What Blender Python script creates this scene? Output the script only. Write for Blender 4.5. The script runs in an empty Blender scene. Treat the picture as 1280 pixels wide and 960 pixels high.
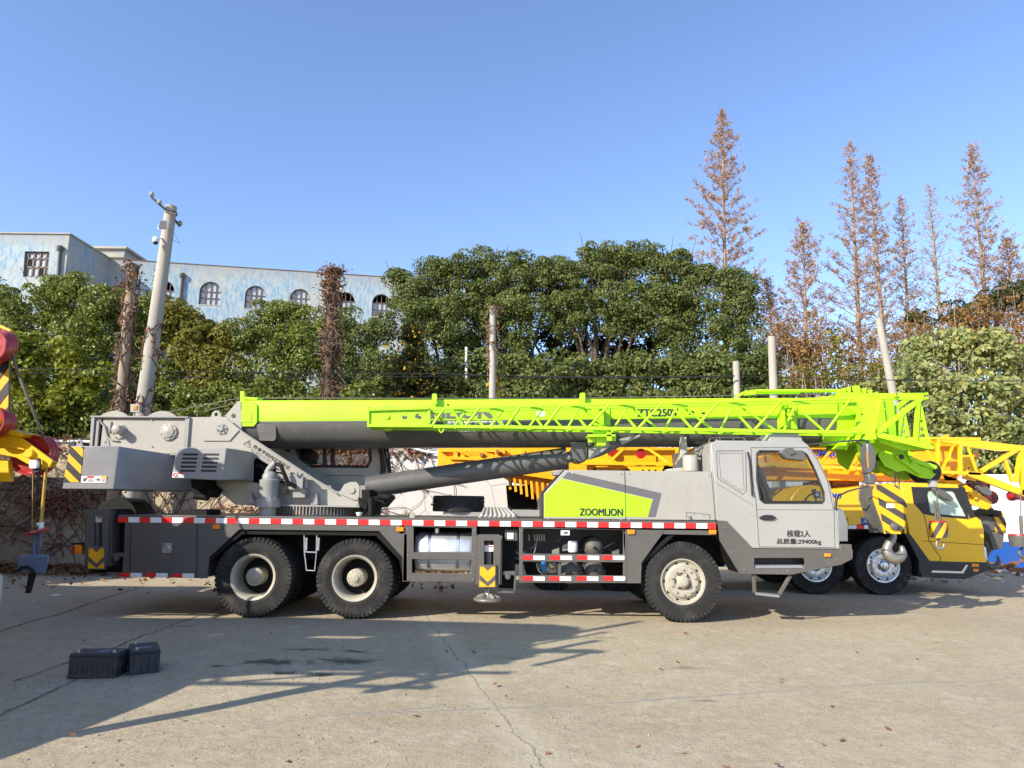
import bpy, bmesh, math, random
import numpy as np
from mathutils import Vector, Matrix
from mathutils.geometry import tessellate_polygon
R = math.radians
random.seed(7); rng = np.random.default_rng(7)
scene = bpy.context.scene
COL = scene.collection
# ------------------------------------------------------------------ camera model (used to read sizes off the photograph)
F = 890.0; CAM = Vector((0, -10.05, 1.555)); PITCH = R(9.65); ROLL = R(0.62)
CR = Matrix.Rotation(math.pi/2 + PITCH, 3, 'X') @ Matrix.Rotation(ROLL, 3, 'Z')
def ray(px, py): return CR @ Vector(((px-640)/F, -(py-480)/F, -1))
def P(px, py, Y):
    d = ray(px, py); t = (Y-CAM.y)/d.y
    return CAM + d*t
def G(px, py, z=0.0):
    d = ray(px, py); t = (z-CAM.z)/d.z
    return CAM + d*t
def S(Y): return (Y-CAM.y)/F          # metres per photo pixel at that distance
# ------------------------------------------------------------------ node helpers
def nd(nt, typ, **kw):
    n = nt.nodes.new(typ)
    for k, v in kw.items():
        if k == 'inp':
            for kk, vv in v.items(): n.inputs[kk].default_value = vv
        else: setattr(n, k, v)
    return n
def lk(nt, a, b): nt.links.new(a, b)
def c4(c): return (c[0], c[1], c[2], 1)
def noise(nt, vec, scale, detail=4, rough=.55):
    n = nd(nt, 'ShaderNodeTexNoise', inp={'Scale': scale, 'Detail': detail, 'Roughness': rough})
    if vec is not None: lk(nt, vec, n.inputs['Vector'])
    return n.outputs['Fac']
def ramp(nt, fac, stops):
    r = nd(nt, 'ShaderNodeValToRGB'); e = r.color_ramp.elements
    while len(e) < len(stops): e.new(.5)
    for i, (p, c) in enumerate(stops):
        e[i].position = p; e[i].color = c4(c) if hasattr(c, '__len__') else (c, c, c, 1)
    lk(nt, fac, r.inputs['Fac']); return r.outputs['Color']
def mixc(nt, fac, a, b, mode='MIX'):
    m = nd(nt, 'ShaderNodeMix', data_type='RGBA', blend_type=mode)
    for s, v in ((m.inputs[0], fac), (m.inputs[6], a), (m.inputs[7], b)):
        if isinstance(v, bpy.types.NodeSocket): lk(nt, v, s)
        else: s.default_value = c4(v) if hasattr(v, '__len__') else v
    return m.outputs[2]
def math_(nt, op, a, b=None, clamp=False):
    m = nd(nt, 'ShaderNodeMath', operation=op); m.use_clamp = clamp
    for i, v in enumerate((a, b)):
        if v is None: continue
        if isinstance(v, bpy.types.NodeSocket): lk(nt, v, m.inputs[i])
        else: m.inputs[i].default_value = v
    return m.outputs[0]
def newmat(name):
    m = bpy.data.materials.new(name); m.use_nodes = True
    nt = m.node_tree; b = nt.nodes['Principled BSDF']
    return m, nt, b
def paint(name, col, rough=.45, metal=0.0, var=.12, dirt=.25, dirtcol=(.16, .13, .10), bump=.0, coat=0.0, dscale=2.2, spec=.5):
    m, nt, b = newmat(name)
    geo = nd(nt, 'ShaderNodeNewGeometry').outputs['Position']
    n1 = noise(nt, geo, .9, 5); n2 = noise(nt, geo, dscale*3, 8, .68); n3 = noise(nt, geo, 34, 3)
    dk = tuple(c*(1-var) for c in col); lt = tuple(min(c*(1+var*.6), 1) for c in col)
    base = ramp(nt, n1, [(.3, dk), (.7, lt)])
    # rain streaks: noise stretched in z
    mp = nd(nt, 'ShaderNodeMapping'); mp.inputs['Scale'].default_value = (9, 9, .8); lk(nt, geo, mp.inputs[0])
    ns = noise(nt, mp.outputs[0], 1.4, 6, .6)
    dm = math_(nt, 'MULTIPLY', ramp(nt, n2, [(.5, 0), (.8, 1)]), ramp(nt, ns, [(.35, .25), (.7, 1)]))
    dm = math_(nt, 'MULTIPLY', dm, dirt)
    lk(nt, mixc(nt, dm, base, dirtcol), b.inputs['Base Color'])
    rr = nd(nt, 'ShaderNodeMapRange', inp={'From Min': .3, 'From Max': .7, 'To Min': max(rough-.1, .05), 'To Max': min(rough+.18, 1)})
    lk(nt, n2, rr.inputs[0]); lk(nt, rr.outputs[0], b.inputs['Roughness'])
    b.inputs['Metallic'].default_value = metal
    b.inputs['Specular IOR Level'].default_value = spec
    if coat: b.inputs['Coat Weight'].default_value = coat; b.inputs['Coat Roughness'].default_value = .12
    bp = nd(nt, 'ShaderNodeBump', inp={'Strength': .12+bump, 'Distance': .004})
    lk(nt, math_(nt, 'ADD', n3, math_(nt, 'MULTIPLY', n1, 4)), bp.inputs['Height']); lk(nt, bp.outputs[0], b.inputs['Normal'])
    return m
def flat(name, col, rough=.6, metal=0, emit=None):
    m, nt, b = newmat(name)
    geo = nd(nt, 'ShaderNodeNewGeometry').outputs['Position']
    n = noise(nt, geo, 11, 5, .65)
    lk(nt, ramp(nt, n, [(.3, tuple(c*.85 for c in col)), (.7, tuple(min(1, c*1.08) for c in col))]), b.inputs['Base Color'])
    b.inputs['Roughness'].default_value = rough; b.inputs['Metallic'].default_value = metal
    return m
def leafmat(name, cols, trans=.35, rough=.5, spec=.25, nscale=.35):
    m, nt, b = newmat(name)
    g = nd(nt, 'ShaderNodeNewGeometry')
    n = noise(nt, g.outputs['Position'], nscale, 3)
    f = math_(nt, 'ADD', math_(nt, 'MULTIPLY', g.outputs['Random Per Island'], .62), math_(nt, 'MULTIPLY', n, .5))
    f = math_(nt, 'SUBTRACT', f, .06, True)
    k = len(cols)
    c = ramp(nt, f, [(.1+.8*i/(k-1), cc) for i, cc in enumerate(cols)])
    lk(nt, c, b.inputs['Base Color']); b.inputs['Roughness'].default_value = rough
    b.inputs['Specular IOR Level'].default_value = spec
    tr = nd(nt, 'ShaderNodeBsdfTranslucent'); lk(nt, mixc(nt, .5, c, (1, .95, .3), 'MULTIPLY'), tr.inputs['Color'])
    mx = nd(nt, 'ShaderNodeMixShader', inp={0: trans}); out = nt.nodes['Material Output']
    lk(nt, b.outputs[0], mx.inputs[1]); lk(nt, tr.outputs[0], mx.inputs[2]); lk(nt, mx.outputs[0], out.inputs[0])
    return m
def glassmat(name, tint=(.76, .79, .80), refl=1.0):
    m, nt, b = newmat(name); nt.nodes.remove(b)
    tr = nd(nt, 'ShaderNodeBsdfTransparent'); tr.inputs[0].default_value = c4(tint)
    gl = nd(nt, 'ShaderNodeBsdfGlossy', inp={'Roughness': .03}); 
    lw = nd(nt, 'ShaderNodeLayerWeight', inp={'Blend': .5}); fr = nd(nt, 'ShaderNodeMath', operation='MULTIPLY_ADD'); lk(nt, math_(nt, 'POWER', lw.outputs['Facing'], 4.5), fr.inputs[0]); fr.inputs[1].default_value = .5; fr.inputs[2].default_value = .03
    mx = nd(nt, 'ShaderNodeMixShader')
    lk(nt, math_(nt, 'MULTIPLY', fr.outputs[0], refl), mx.inputs[0]); lk(nt, tr.outputs[0], mx.inputs[1]); lk(nt, gl.outputs[0], mx.inputs[2])
    lk(nt, mx.outputs[0], nt.nodes['Material Output'].inputs[0]); return m
MT = dict(
 disc=paint('wheel_disc_dirt_and_shade', (.10, .09, .075), .7, var=.3, dirt=.6),  # dirt, plus the shadow of the deep dish darkened into the base colour
 lime=paint('lime_paint', (.385, .73, .004), .5, var=.10, dirt=.3, dirtcol=(.2, .3, .02), coat=.06),
 grey=paint('warm_grey_paint', (.355, .335, .29), .45, var=.10, dirt=.42, coat=.25),
 grey2=paint('cool_grey_paint', (.29, .285, .27), .42, var=.10, dirt=.4, coat=.2),
 cab=paint('silver_cab_paint', (.335, .325, .30), .36, var=.07, dirt=.3, coat=.4),
 cw=paint('counterweight_paint', (.21, .215, .225), .38, var=.12, dirt=.3, coat=.3),
 skirt=paint('taupe_skirt_paint', (.098, .088, .077), .5, var=.12, dirt=.4, dirtcol=(.2, .175, .14), coat=.05),
 boomg=paint('boom_grey_paint', (.10, .096, .088), .4, var=.12, dirt=.35, dirtcol=(.24, .22, .19), coat=.1),
 dark=paint('chassis_black', (.009, .009, .009), .7, var=.3, dirt=.4, dirtcol=(.03, .026, .02), spec=.25),
 black=flat('black_plastic', (.02, .02, .022), .5),
 rubber=paint('tyre_rubber', (.026, .025, .024), .8, var=.3, dirt=.9, dirtcol=(.15, .135, .11), dscale=1.6, spec=.25),
 rim=paint('rim_cream', (.38, .345, .265), .55, var=.12, dirt=.75, dirtcol=(.15, .1, .06), dscale=5),
 chrome=paint('bright_steel', (.62, .62, .62), .28, metal=1, var=.1, dirt=.35),
 alu=paint('aluminium_tank', (.80, .80, .80), .3, metal=.75, var=.08, dirt=.4, dirtcol=(.4, .36, .3)),
 steel=paint('worn_steel', (.34, .31, .27), .42, metal=.6, var=.25, dirt=.6, dirtcol=(.2, .13, .07), dscale=6),
 red=flat('red_tape', (.75, .02, .02), .35), white=flat('white_tape', (.8, .8, .78), .4),
 redp=paint('red_paint', (.36, .012, .014), .34, var=.1, dirt=.2, dirtcol=(.2, .02, .02), coat=.4),
 amber=flat('amber_lens', (.8, .25, .01), .25), lamp=flat('clear_lamp', (.75, .76, .76), .15),
 orange=paint('crane_orange', (.88, .40, .004), .42, var=.06, dirt=.14, dirtcol=(.35, .15, .01), coat=.25),
 yellow=paint('crane_yellow', (.84, .47, .004), .36, var=.06, dirt=.15, dirtcol=(.3, .18, .02), coat=.35),
 hyel=paint('hazard_yellow', (.84, .42, .006), .45, var=.08, dirt=.35, dirtcol=(.3, .2, .03)),
 hblk=paint('hazard_black', (.018, .017, .017), .5, var=.2, dirt=.5, dirtcol=(.05, .045, .04)),
 hgrey=paint('hazard_dark_grey', (.055, .05, .047), .5, var=.2, dirt=.4, dirtcol=(.12, .1, .08)),
 maroon=paint('maroon_paint', (.13, .01, .015), .4, var=.2, dirt=.3),
 bluep=paint('blue_grey_paint', (.10, .14, .21), .4, var=.2, dirt=.4, dirtcol=(.05, .05, .06)),
 blue=flat('blue_plate', (.01, .05, .42), .35), bluef=flat('blue_filter', (.03, .2, .5), .35),
 ink=flat('ink', (.03, .028, .026), .6), inkg=flat('ink_grey', (.11, .1, .1), .6), wht=flat('white_ink', (.75, .75, .72), .5),
 shade=paint('band_grey', (.12, .115, .12), .42, var=.08, dirt=.2, coat=.2),
 glass=glassmat('window_glass'), glass2=glassmat('tinted_glass', (.5, .55, .55)),
 paleglass=flat('reflective_pale_pane', (.45, .56, .48), .12),
 ridged=paint('ribbed_grey', (.40, .39, .35), .7, var=.15, dirt=.5),
 rope=paint('steel_rope', (.17, .15, .12), .5, metal=.4, var=.3, dirt=.5),
 ropey=paint('yellow_black_rope', (.55, .33, .04), .6, var=.4, dirt=.6, dscale=9, dirtcol=(.04, .03, .02)),
 conc=paint('concrete_pole', (.37, .345, .29), .85, var=.15, dirt=.45, dirtcol=(.22, .19, .15), bump=.3, dscale=1.2, spec=.2),
 bark=paint('bark', (.13, .095, .065), .9, var=.3, dirt=.5, bump=.6, spec=.1),
 barkl=paint('pale_bark', (.34, .27, .2), .9, var=.3, dirt=.4, bump=.4, spec=.1),
 vine=paint('dry_vine', (.17, .115, .085), .9, var=.35, dirt=.4, bump=.3, spec=.1),
 wood=paint('rusty_scrap', (.25, .1, .04), .8, var=.3, dirt=.5),
)
# ------------------------------------------------------------------ mesh collector
ORG = {}
class M:
    def __init__(s): s.v = []; s.f = []; s.m = []
    def add(s, vs, fs, mi=0):
        o = len(s.v); s.v += [Vector(v) for v in vs]; s.f += [tuple(i+o for i in f) for f in fs]; s.m += [mi]*len(fs); return s
    def box(s, x0, x1, y0, y1, z0, z1, mi=0):
        vs = [(x, y, z) for x in (x0, x1) for y in (y0, y1) for z in (z0, z1)]
        return s.add(vs, [(0,1,3,2),(4,6,7,5),(0,4,5,1),(2,3,7,6),(0,2,6,4),(1,5,7,3)], mi)
    def prism(s, poly, y0, y1, holes=(), mi=0):        # poly: (x,z) list
        loops = [list(poly)] + [list(h) for h in holes]
        tris = tessellate_polygon([[Vector((a, b, 0)) for a, b in l] for l in loops])
        flatl = [p for l in loops for p in l]; n = len(flatl)
        vs = [(a, y0, b) for a, b in flatl] + [(a, y1, b) for a, b in flatl]; fs = []
        for t in tris:
            a, b, c = [Vector(flatl[i]) for i in t]
            if (b-a).x*(c-a).y-(b-a).y*(c-a).x < 0: t = (t[0], t[2], t[1])
            fs.append(tuple(t)); fs.append(tuple(i+n for i in reversed(t)))
        o = 0
        for li, l in enumerate(loops):
            ar = sum(l[i][0]*l[(i+1)%len(l)][1]-l[(i+1)%len(l)][0]*l[i][1] for i in range(len(l)))
            fl = (ar > 0) != (li > 0)
            for i in range(len(l)):
                a, b = o+i, o+(i+1) % len(l)
                fs.append((a, a+n, b+n, b) if fl else (a, b, b+n, a+n))
            o += len(l)
        return s.add(vs, fs, mi)
    def pl(s, pts, Y, th, holes=(), mi=0):             # outline measured in photo pixels at distance Y, given real thickness
        c = lambda l: [(P(x, y, Y).x, P(x, y, Y).z) for x, y in l]
        return s.prism(c(pts), Y, Y+th, [c(h) for h in holes], mi)
    def hull(s, pts, mi=0):
        bm = bmesh.new(); [bm.verts.new(p) for p in pts]
        r = bmesh.ops.convex_hull(bm, input=bm.verts[:]); bmesh.ops.delete(bm, geom=[g for g in r['geom_interior'] if isinstance(g, bmesh.types.BMVert)], context='VERTS')
        bmesh.ops.dissolve_limit(bm, angle_limit=R(1), verts=bm.verts[:], edges=bm.edges[:])
        bmesh.ops.recalc_face_normals(bm, faces=bm.faces[:])
        bm.verts.index_update(); s.add([v.co.copy() for v in bm.verts], [tuple(v.index for v in f.verts) for f in bm.faces], mi); bm.free(); return s
    def ring(s, c, u, w, r, n): return [c + u*(r*math.cos(2*math.pi*i/n)) + w*(r*math.sin(2*math.pi*i/n)) for i in range(n)]
    def tube(s, pts, r, n=8, mi=0, cap=True):
        pts = [Vector(p) for p in pts]; rs = r if hasattr(r, '__len__') else [r]*len(pts); vs = []; fs = []
        up = None
        for i, p in enumerate(pts):
            d = (pts[min(i+1, len(pts)-1)]-pts[max(i-1, 0)]).normalized()
            if up is None: up = Vector((0, 0, 1)) if abs(d.z) < .9 else Vector((0, 1, 0))
            u = (up-d*up.dot(d)).normalized(); w = d.cross(u); up = u
            vs += s.ring(p, u, w, rs[i], n)
        for i in range(len(pts)-1):
            for k in range(n):
                a, b = i*n+k, i*n+(k+1) % n; fs.append((a, b, b+n, a+n))
        if cap: fs.append(tuple(reversed(range(n)))); fs.append(tuple(range(len(vs)-n, len(vs))))
        return s.add(vs, fs, mi)
    def beam(s, a, b, w, h=None, mi=0):                # square bar
        h = h or w; a = Vector(a); b = Vector(b); d = (b-a).normalized()
        up = Vector((0, 1, 0)) if abs(d.y) < .9 else Vector((0, 0, 1))
        u = (up-d*up.dot(d)).normalized()*(w/2); v = d.cross(u).normalized()*(h/2)
        vs = [p+e*u+g*v for p in (a, b) for e, g in ((-1,-1),(1,-1),(1,1),(-1,1))]
        return s.add(vs, [(3,2,1,0),(4,5,6,7),(0,1,5,4),(1,2,6,5),(2,3,7,6),(3,0,4,7)], mi)
    def cyl(s, c, r, y0, y1, n=28, mi=0):              # axis along Y
        return s.tube([(c[0], y0, c[1]), (c[0], y1, c[1])], r, n, mi)
    def lathe(s, prof, c, axis='Y', n=40, mi=0, close=False):   # prof: (t along axis, radius)
        vs = []; fs = []; c = Vector(c)
        for t, r in prof:
            for k in range(n):
                a = 2*math.pi*k/n; ca, sa = r*math.cos(a), r*math.sin(a)
                vs.append(c+(Vector((ca, t, sa)) if axis == 'Y' else Vector((ca, -sa, t)) if axis == 'Z' else Vector((t, ca, sa))))
        for i in range(len(prof)-1):
            for k in range(n):
                a, b = i*n+k, i*n+(k+1) % n; fs.append((a, a+n, b+n, b))
        if close: fs.append(tuple(range(n))); fs.append(tuple(reversed(range(len(vs)-n, len(vs)))))
        return s.add(vs, fs, mi)
    def pieces(s):
        par = list(range(len(s.v)))
        def fd(i):
            while par[i] != i: par[i] = par[par[i]]; i = par[i]
            return i
        for f in s.f:
            r0 = fd(f[0])
            for i in f[1:]: par[fd(i)] = r0
        isl = {}
        for i in range(len(s.v)): isl.setdefault(fd(i), []).append(i)
        ks = list(isl)
        if len(ks) > 150: return [s]
        bx = [([min(s.v[i][k] for i in isl[q]) for k in range(3)], [max(s.v[i][k] for i in isl[q]) for k in range(3)]) for q in ks]
        sz = [max(h[k]-l[k] for k in range(3)) for l, h in bx]; g = list(range(len(ks)))
        def fg(i):
            while g[i] != i: i = g[i]
            return i
        for i in range(len(ks)):
            for j in range(i+1, len(ks)):
                gap = math.sqrt(sum(max(0, bx[i][0][k]-bx[j][1][k], bx[j][0][k]-bx[i][1][k])**2 for k in range(3)))
                if gap <= max(.02, .5*max(sz[i], sz[j])): g[fg(i)] = fg(j)
        grp = {}
        for i in range(len(ks)): grp.setdefault(fg(i), set()).update(isl[ks[i]])
        if not 2 <= len(grp) <= 12: return [s]
        out = []
        for vs in grp.values():
            m = M(); idx = {v: n for n, v in enumerate(sorted(vs))}; m.v = [s.v[v] for v in sorted(vs)]
            for f, mi in zip(s.f, s.m):
                if f[0] in idx: m.f.append(tuple(idx[i] for i in f)); m.m.append(mi)
            out.append(m)
        return out
    def build(s, name, mats, parent=None, bevel=0.0, smooth=50, loc=None):
        if parent is None or name in ('wound_rope', 'trunk', 'vine', 'stem', 'stems'): return s.build1(name, mats, parent, bevel, smooth, loc)
        os_ = [p.build1(name, mats, parent, bevel, smooth, loc) for p in s.pieces()]
        return os_[0]
    def build1(s, name, mats, parent=None, bevel=0.0, smooth=50, loc=None):
        me = bpy.data.meshes.new(name); o = bpy.data.objects.new(name, me)
        org = ORG.get(parent.name, Vector()) if parent else (Vector(loc) if loc is not None else None)
        if org is None:
            bb = [min(v[i] for v in s.v) for i in range(3)]; tb = [max(v[i] for v in s.v) for i in range(3)]
            org = Vector(((bb[0]+tb[0])/2, (bb[1]+tb[1])/2, bb[2]))
        if not parent: o.location = org
        me.from_pydata([v-org for v in s.v], [], s.f)
        for m in (mats if isinstance(mats, (list, tuple)) else [mats]): me.materials.append(MT[m] if isinstance(m, str) else m)
        me.polygons.foreach_set('material_index', s.m)
        me.validate(); me.update()
        if smooth: me.shade_smooth(); me.set_sharp_from_angle(angle=R(smooth))
        if bevel:
            b = o.modifiers.new('edge', 'BEVEL'); b.width = bevel; b.segments = 2; b.limit_method = 'ANGLE'; b.angle_limit = R(40); b.use_clamp_overlap = True
        COL.objects.link(o)
        if parent: o.parent = parent
        ORG[o.name] = org
        return o
def tag(o, label=None, cat=None, group=None, kind=None):
    for k, v in (('label', label), ('category', cat), ('group', group), ('kind', kind)):
        if v: o[k] = v
    return o
def thing(name, label, cat, loc, group=None):
    o = bpy.data.objects.new(name, None); o.empty_display_size = .3; o.location = loc; COL.objects.link(o)
    ORG[o.name] = Vector(loc); return tag(o, label, cat, group)
def circ(cx, cy, r, n=20, ry=None):
    ry = ry or r
    return [(cx+r*math.cos(2*math.pi*i/n), cy+ry*math.sin(2*math.pi*i/n)) for i in range(n)]
def clip(poly, quad):                                  # convex clip, both in 2D
    ar = sum(quad[i][0]*quad[(i+1)%len(quad)][1]-quad[(i+1)%len(quad)][0]*quad[i][1] for i in range(len(quad)))
    if ar < 0: quad = quad[::-1]
    out = poly
    for i in range(len(quad)):
        a, b = quad[i], quad[(i+1) % len(quad)]; inp = out; out = []
        ins = lambda p: (b[0]-a[0])*(p[1]-a[1])-(b[1]-a[1])*(p[0]-a[0]) >= -1e-9
        for k in range(len(inp)):
            p, q = inp[k-1], inp[k]
            if ins(p) != ins(q):
                d1 = (b[0]-a[0])*(p[1]-a[1])-(b[1]-a[1])*(p[0]-a[0]); d2 = (b[0]-a[0])*(q[1]-a[1])-(b[1]-a[1])*(q[0]-a[0])
                t = d1/(d1-d2); out.append((p[0]+(q[0]-p[0])*t, p[1]+(q[1]-p[1])*t))
            if ins(q): out.append(q)
        if not out: return []
    return out
def stripes(m, quad, Y, th, dx, dy, w, gap, start, n, mi=1):
    """parallel bands crossing a convex outline; (dx,dy) band direction, w width and gap measured along y"""
    L = 400
    for k in range(n):
        y = start+k*(w+gap); x0 = quad[0][0]
        s = [(x0-L*dx, y-L*dy), (x0+L*dx, y+L*dy), (x0+L*dx, y+w+L*dy), (x0-L*dx, y+w-L*dy)]
        c = clip(s, quad)
        if len(c) > 2: m.pl(c, Y, th, mi=mi)
def text(body, a, b, h, Y, mat, parent, name='lettering', shear=0.0, bold=.0, fat=0.0):
    """flat lettering: baseline from photo pixel a to b, letter height h pixels, lying at distance Y"""
    cu = bpy.data.curves.new(name, 'FONT'); cu.body = body; cu.extrude = 0; cu.offset = bold; cu.shear = shear; cu.resolution_u = 3
    t = bpy.data.objects.new('tmp_text', cu); COL.objects.link(t)
    dg = bpy.context.evaluated_depsgraph_get(); me = bpy.data.meshes.new_from_object(t.evaluated_get(dg))
    bpy.data.objects.remove(t); bpy.data.curves.remove(cu)
    xs = [v.co.x for v in me.vertices]; ys = [v.co.y for v in me.vertices]
    if not xs: return None
    x0, x1, y0, y1 = min(xs), max(xs), min(ys), max(ys)
    A = P(a[0], a[1], Y); B = P(b[0], b[1], Y); U = B-A; V = Vector((-U.z, 0, U.x)).normalized()*(h*S(Y))
    m = M(); org = ORG[parent.name]
    for v in me.vertices:
        u = (v.co.x-x0)/(x1-x0); w = (v.co.y-y0)/(y1-y0); v.co = A+U*u+V*w-org
    if fat:
        n0 = len(me.vertices); vs = [v.co.copy() for v in me.vertices]; fs = [tuple(p.vertices) for p in me.polygons]; Un = U.normalized(); e = fat*h*S(Y); VV = []; FF = []
        for q, (du, dv) in enumerate(((-1, -.6), (1, -.6), (-1, .6), (1, .6), (0, 0))): VV += [v+Un*(e*du)+V.normalized()*(e*dv)+Vector((0, -.0004*q, 0)) for v in vs]; FF += [tuple(i+q*n0 for i in f) for f in fs]
        me = bpy.data.meshes.new(name); me.from_pydata(VV, [], FF)
    me.update(); 
    o = bpy.data.objects.new(name, me); me.materials.clear(); me.materials.append(MT[mat]); COL.objects.link(o); o.parent = parent; ORG[o.name] = org
    return o
def copy_tree(o, parent=None):
    c = o.copy(); COL.objects.link(c); c.parent = parent
    for ch in list(o.children): copy_tree(ch, c)
    return c

SKY_AIR, SKY_DUST, SKY_OZ, SKY_S, EXPO = 1.0, .3, 3.8, .15, .88
MT['pane'] = flat('dull_window_pane', (.42, .45, .47), .15); MT['hill'] = flat('distant_scrub', (.05, .06, .03), 1.0)
# ================================================================== wheels shared by all cranes
def ngon_tyre_mesh(r=.54, w=.32, rr=.29, lugs=54):
    m = M()
    h = w/2
    prof = [(-h*.86, rr), (-h*.98, rr+.03), (-h*1.0, rr+.10), (-h*1.0, r-.12), (-h*.98, r-.105), (-h*.98, r-.09), (-h*.95, r-.045), (-h*.9, r-.02), (-h*.62, r-.018), (-h*.3, r-.016),
            (h*.3, r-.016), (h*.62, r-.018), (h*.9, r-.02), (h*.95, r-.045), (h*1.0, r-.12), (h*1.0, rr+.10), (h*.98, rr+.03), (h*.86, rr)]
    m.lathe(prof, (0, 0, 0), n=64)
    for k in range(lugs):
        a = 2*math.pi*k/lugs
        for sgn in (-1, 1):
            for (t0, t1, r0, r1) in ((h*.5, h*1.0, r-.045, r), (h*.05, h*.42, r-.03, r)):
                a0 = a+(.0 if t0 > h*.3 else .05)*sgn; da = 2*math.pi/lugs*.32
                vs = []
                for t in (t0, t1):
                    for rad in (r0-.02 if t == t1 else r0, (r-.012) if t == t1 and t1 > h*.5 else r1):
                        for s2 in (-1, 1):
                            aa = a0+s2*da+ (t-t0)*.35*sgn; vs.append((rad*math.cos(aa), sgn*t, rad*math.sin(aa)))
                m.add(vs, [(0,1,3,2),(4,6,7,5),(0,4,5,1),(2,3,7,6),(0,2,6,4),(1,5,7,3)])
    for rad in (r-.15, r-.17, rr+.06):                       # raised bead rings on the sidewall
        m.lathe([(-h*1.0, rad-.004), (-h*1.0-.004, rad), (-h*1.0, rad+.004)], (0, 0, 0), n=64)
    return m
def moved(src, c, flip=False):
    m = M(); c = Vector(c); m.f = list(src.f); m.m = list(src.m)
    m.v = [Vector((v.x, -v.y if flip else v.y, v.z))+c for v in src.v]
    if flip: m.f = [tuple(reversed(f)) for f in m.f]
    return m
TY = ngon_tyre_mesh()
def rim_front(mat_i=0):
    m = M()
    m.lathe([(-.13, .30), (-.145, .312), (-.15, .31), (-.148, .292), (-.12, .28), (-.10, .262), (-.115, .225), (-.15, .205), (-.155, .14), (-.15, .12), (-.10, .118), (-.10, .0)], (0,0,0), n=48)
    for k in range(10):
        a = 2*math.pi*(k+.5)/10
        m.tube([(.167*math.cos(a), -.15, .167*math.sin(a)), (.167*math.cos(a), -.178, .167*math.sin(a))], .016, 6)
        m.tube([(.095*math.cos(a), -.10, .095*math.sin(a)), (.095*math.cos(a), -.125, .095*math.sin(a))], .01, 6)
    m.lathe([(-.10, .085), (-.19, .08), (-.2, .07), (-.2, .05), (-.23, .048), (-.235, 0)], (0,0,0), n=28)
    for k in range(5):
        a = 2*math.pi*k/5
        m.beam((.05*math.cos(a), -.155, .05*math.sin(a)), (.118*math.cos(a), -.125, .118*math.sin(a)), .02, .05)
    return m
def rim_holes():
    m = M()
    for k in range(10):
        a = 2*math.pi*k/10; c = (.243*math.cos(a), .243*math.sin(a))
        m.tube([(c[0], -.1095, c[1]), (c[0], -.1065, c[1])], .021, 10)
    return m
def rim_rear():
    m = M()
    m.lathe([(-.14, .30), (-.158, .314), (-.163, .31), (-.16, .292), (-.13, .268), (-.06, .255), (.10, .25), (.17, .24)], (0,0,0), n=48)
    return m
def disc_rear():
    m = M(); m.lathe([(.155, .242), (.17, .235), (.19, .20), (.19, .15), (.15, .12), (.12, .1)], (0,0,0), n=40)
    for k in range(10):
        a = 2*math.pi*(k+.3)/10; m.tube([(.175*math.cos(a), .19, .175*math.sin(a)), (.175*math.cos(a), .14, .175*math.sin(a))], .019, 6)
    return m
def hub_rear():
    m = M()
    m.lathe([(.17, .125), (-.06, .12), (-.075, .122), (-.09, .122), (-.10, .112), (-.105, .08), (-.115, .075), (-.12, .05), (-.135, .045), (-.14, 0)], (0,0,0), n=36)
    for k in range(12):
        a = 2*math.pi*k/12; m.tube([(.1*math.cos(a), -.1, .1*math.sin(a)), (.1*math.cos(a), -.112, .1*math.sin(a))], .007, 6)
    return m
RF, RH, RR, HR, DR = rim_front(), rim_holes(), rim_rear(), hub_rear(), disc_rear()
def glyphs(word, r, spread, a0):
    out = M(); n = len(word)
    for i, ch in enumerate(word):
        cu = bpy.data.curves.new('g', 'FONT'); cu.body = ch; cu.resolution_u = 2; t_ = bpy.data.objects.new('g', cu); COL.objects.link(t_)
        me = bpy.data.meshes.new_from_object(t_.evaluated_get(bpy.context.evaluated_depsgraph_get())); bpy.data.objects.remove(t_); bpy.data.curves.remove(cu)
        cx = sum(v.co.x for v in me.vertices)/max(len(me.vertices), 1); an = a0+spread*(i-(n-1)/2)
        u = Vector((-math.sin(an), 0, math.cos(an))); w = Vector((-math.cos(an), 0, -math.sin(an)))
        out.add([Vector((0, -.1615, 0))-w*r+u*((v.co.x-cx)*.075)+w*((v.co.y)*.06-.0) for v in me.vertices], [tuple(p.vertices) for p in me.polygons]); bpy.data.meshes.remove(me)
    return out
KAY = [glyphs('KAYTOON', .455, .125, R(-72)), glyphs('KAYTOON', .455, .125, R(-50)), glyphs('KAYTOON', .455, .125, R(105))]
KN = [0]
def wheel(parent, x, y, z=.54, kind='front', rimmat='rim', flip=False, dual=False):
    axle = M().lathe([(.13, .10), (.14, .24), (.2, .24), (.2, .08), (.5, .06)], (x, y, z), n=24) if not flip else M().lathe([(-.5, .06), (-.2, .08), (-.2, .24), (-.14, .24), (-.13, .10)], (x, y, z), n=24)
    w = axle.build('wheel', 'dark', parent)
    ty = moved(TY, (x, y, z), flip)
    if not flip: g_ = moved(KAY[KN[0] % 3], (x, y, z)); ty.add(g_.v, g_.f, 1); KN[0] += 1
    ty.build1('tyre', ['rubber', 'ink'], w)
    if dual: moved(TY, (x, y+(.36 if not flip else -.36), z), flip).build('tyre', 'rubber', w)
    if kind == 'front':
        rf_ = moved(RF, (x, y, z), flip); hh_ = moved(RH, (x, y, z), flip); rf_.add(hh_.v, hh_.f, 1); rf_.build1('rim', [rimmat, 'dark'], w)
    else:
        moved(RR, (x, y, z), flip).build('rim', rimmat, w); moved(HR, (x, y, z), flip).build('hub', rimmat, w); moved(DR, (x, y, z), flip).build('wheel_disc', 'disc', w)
    return w
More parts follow.
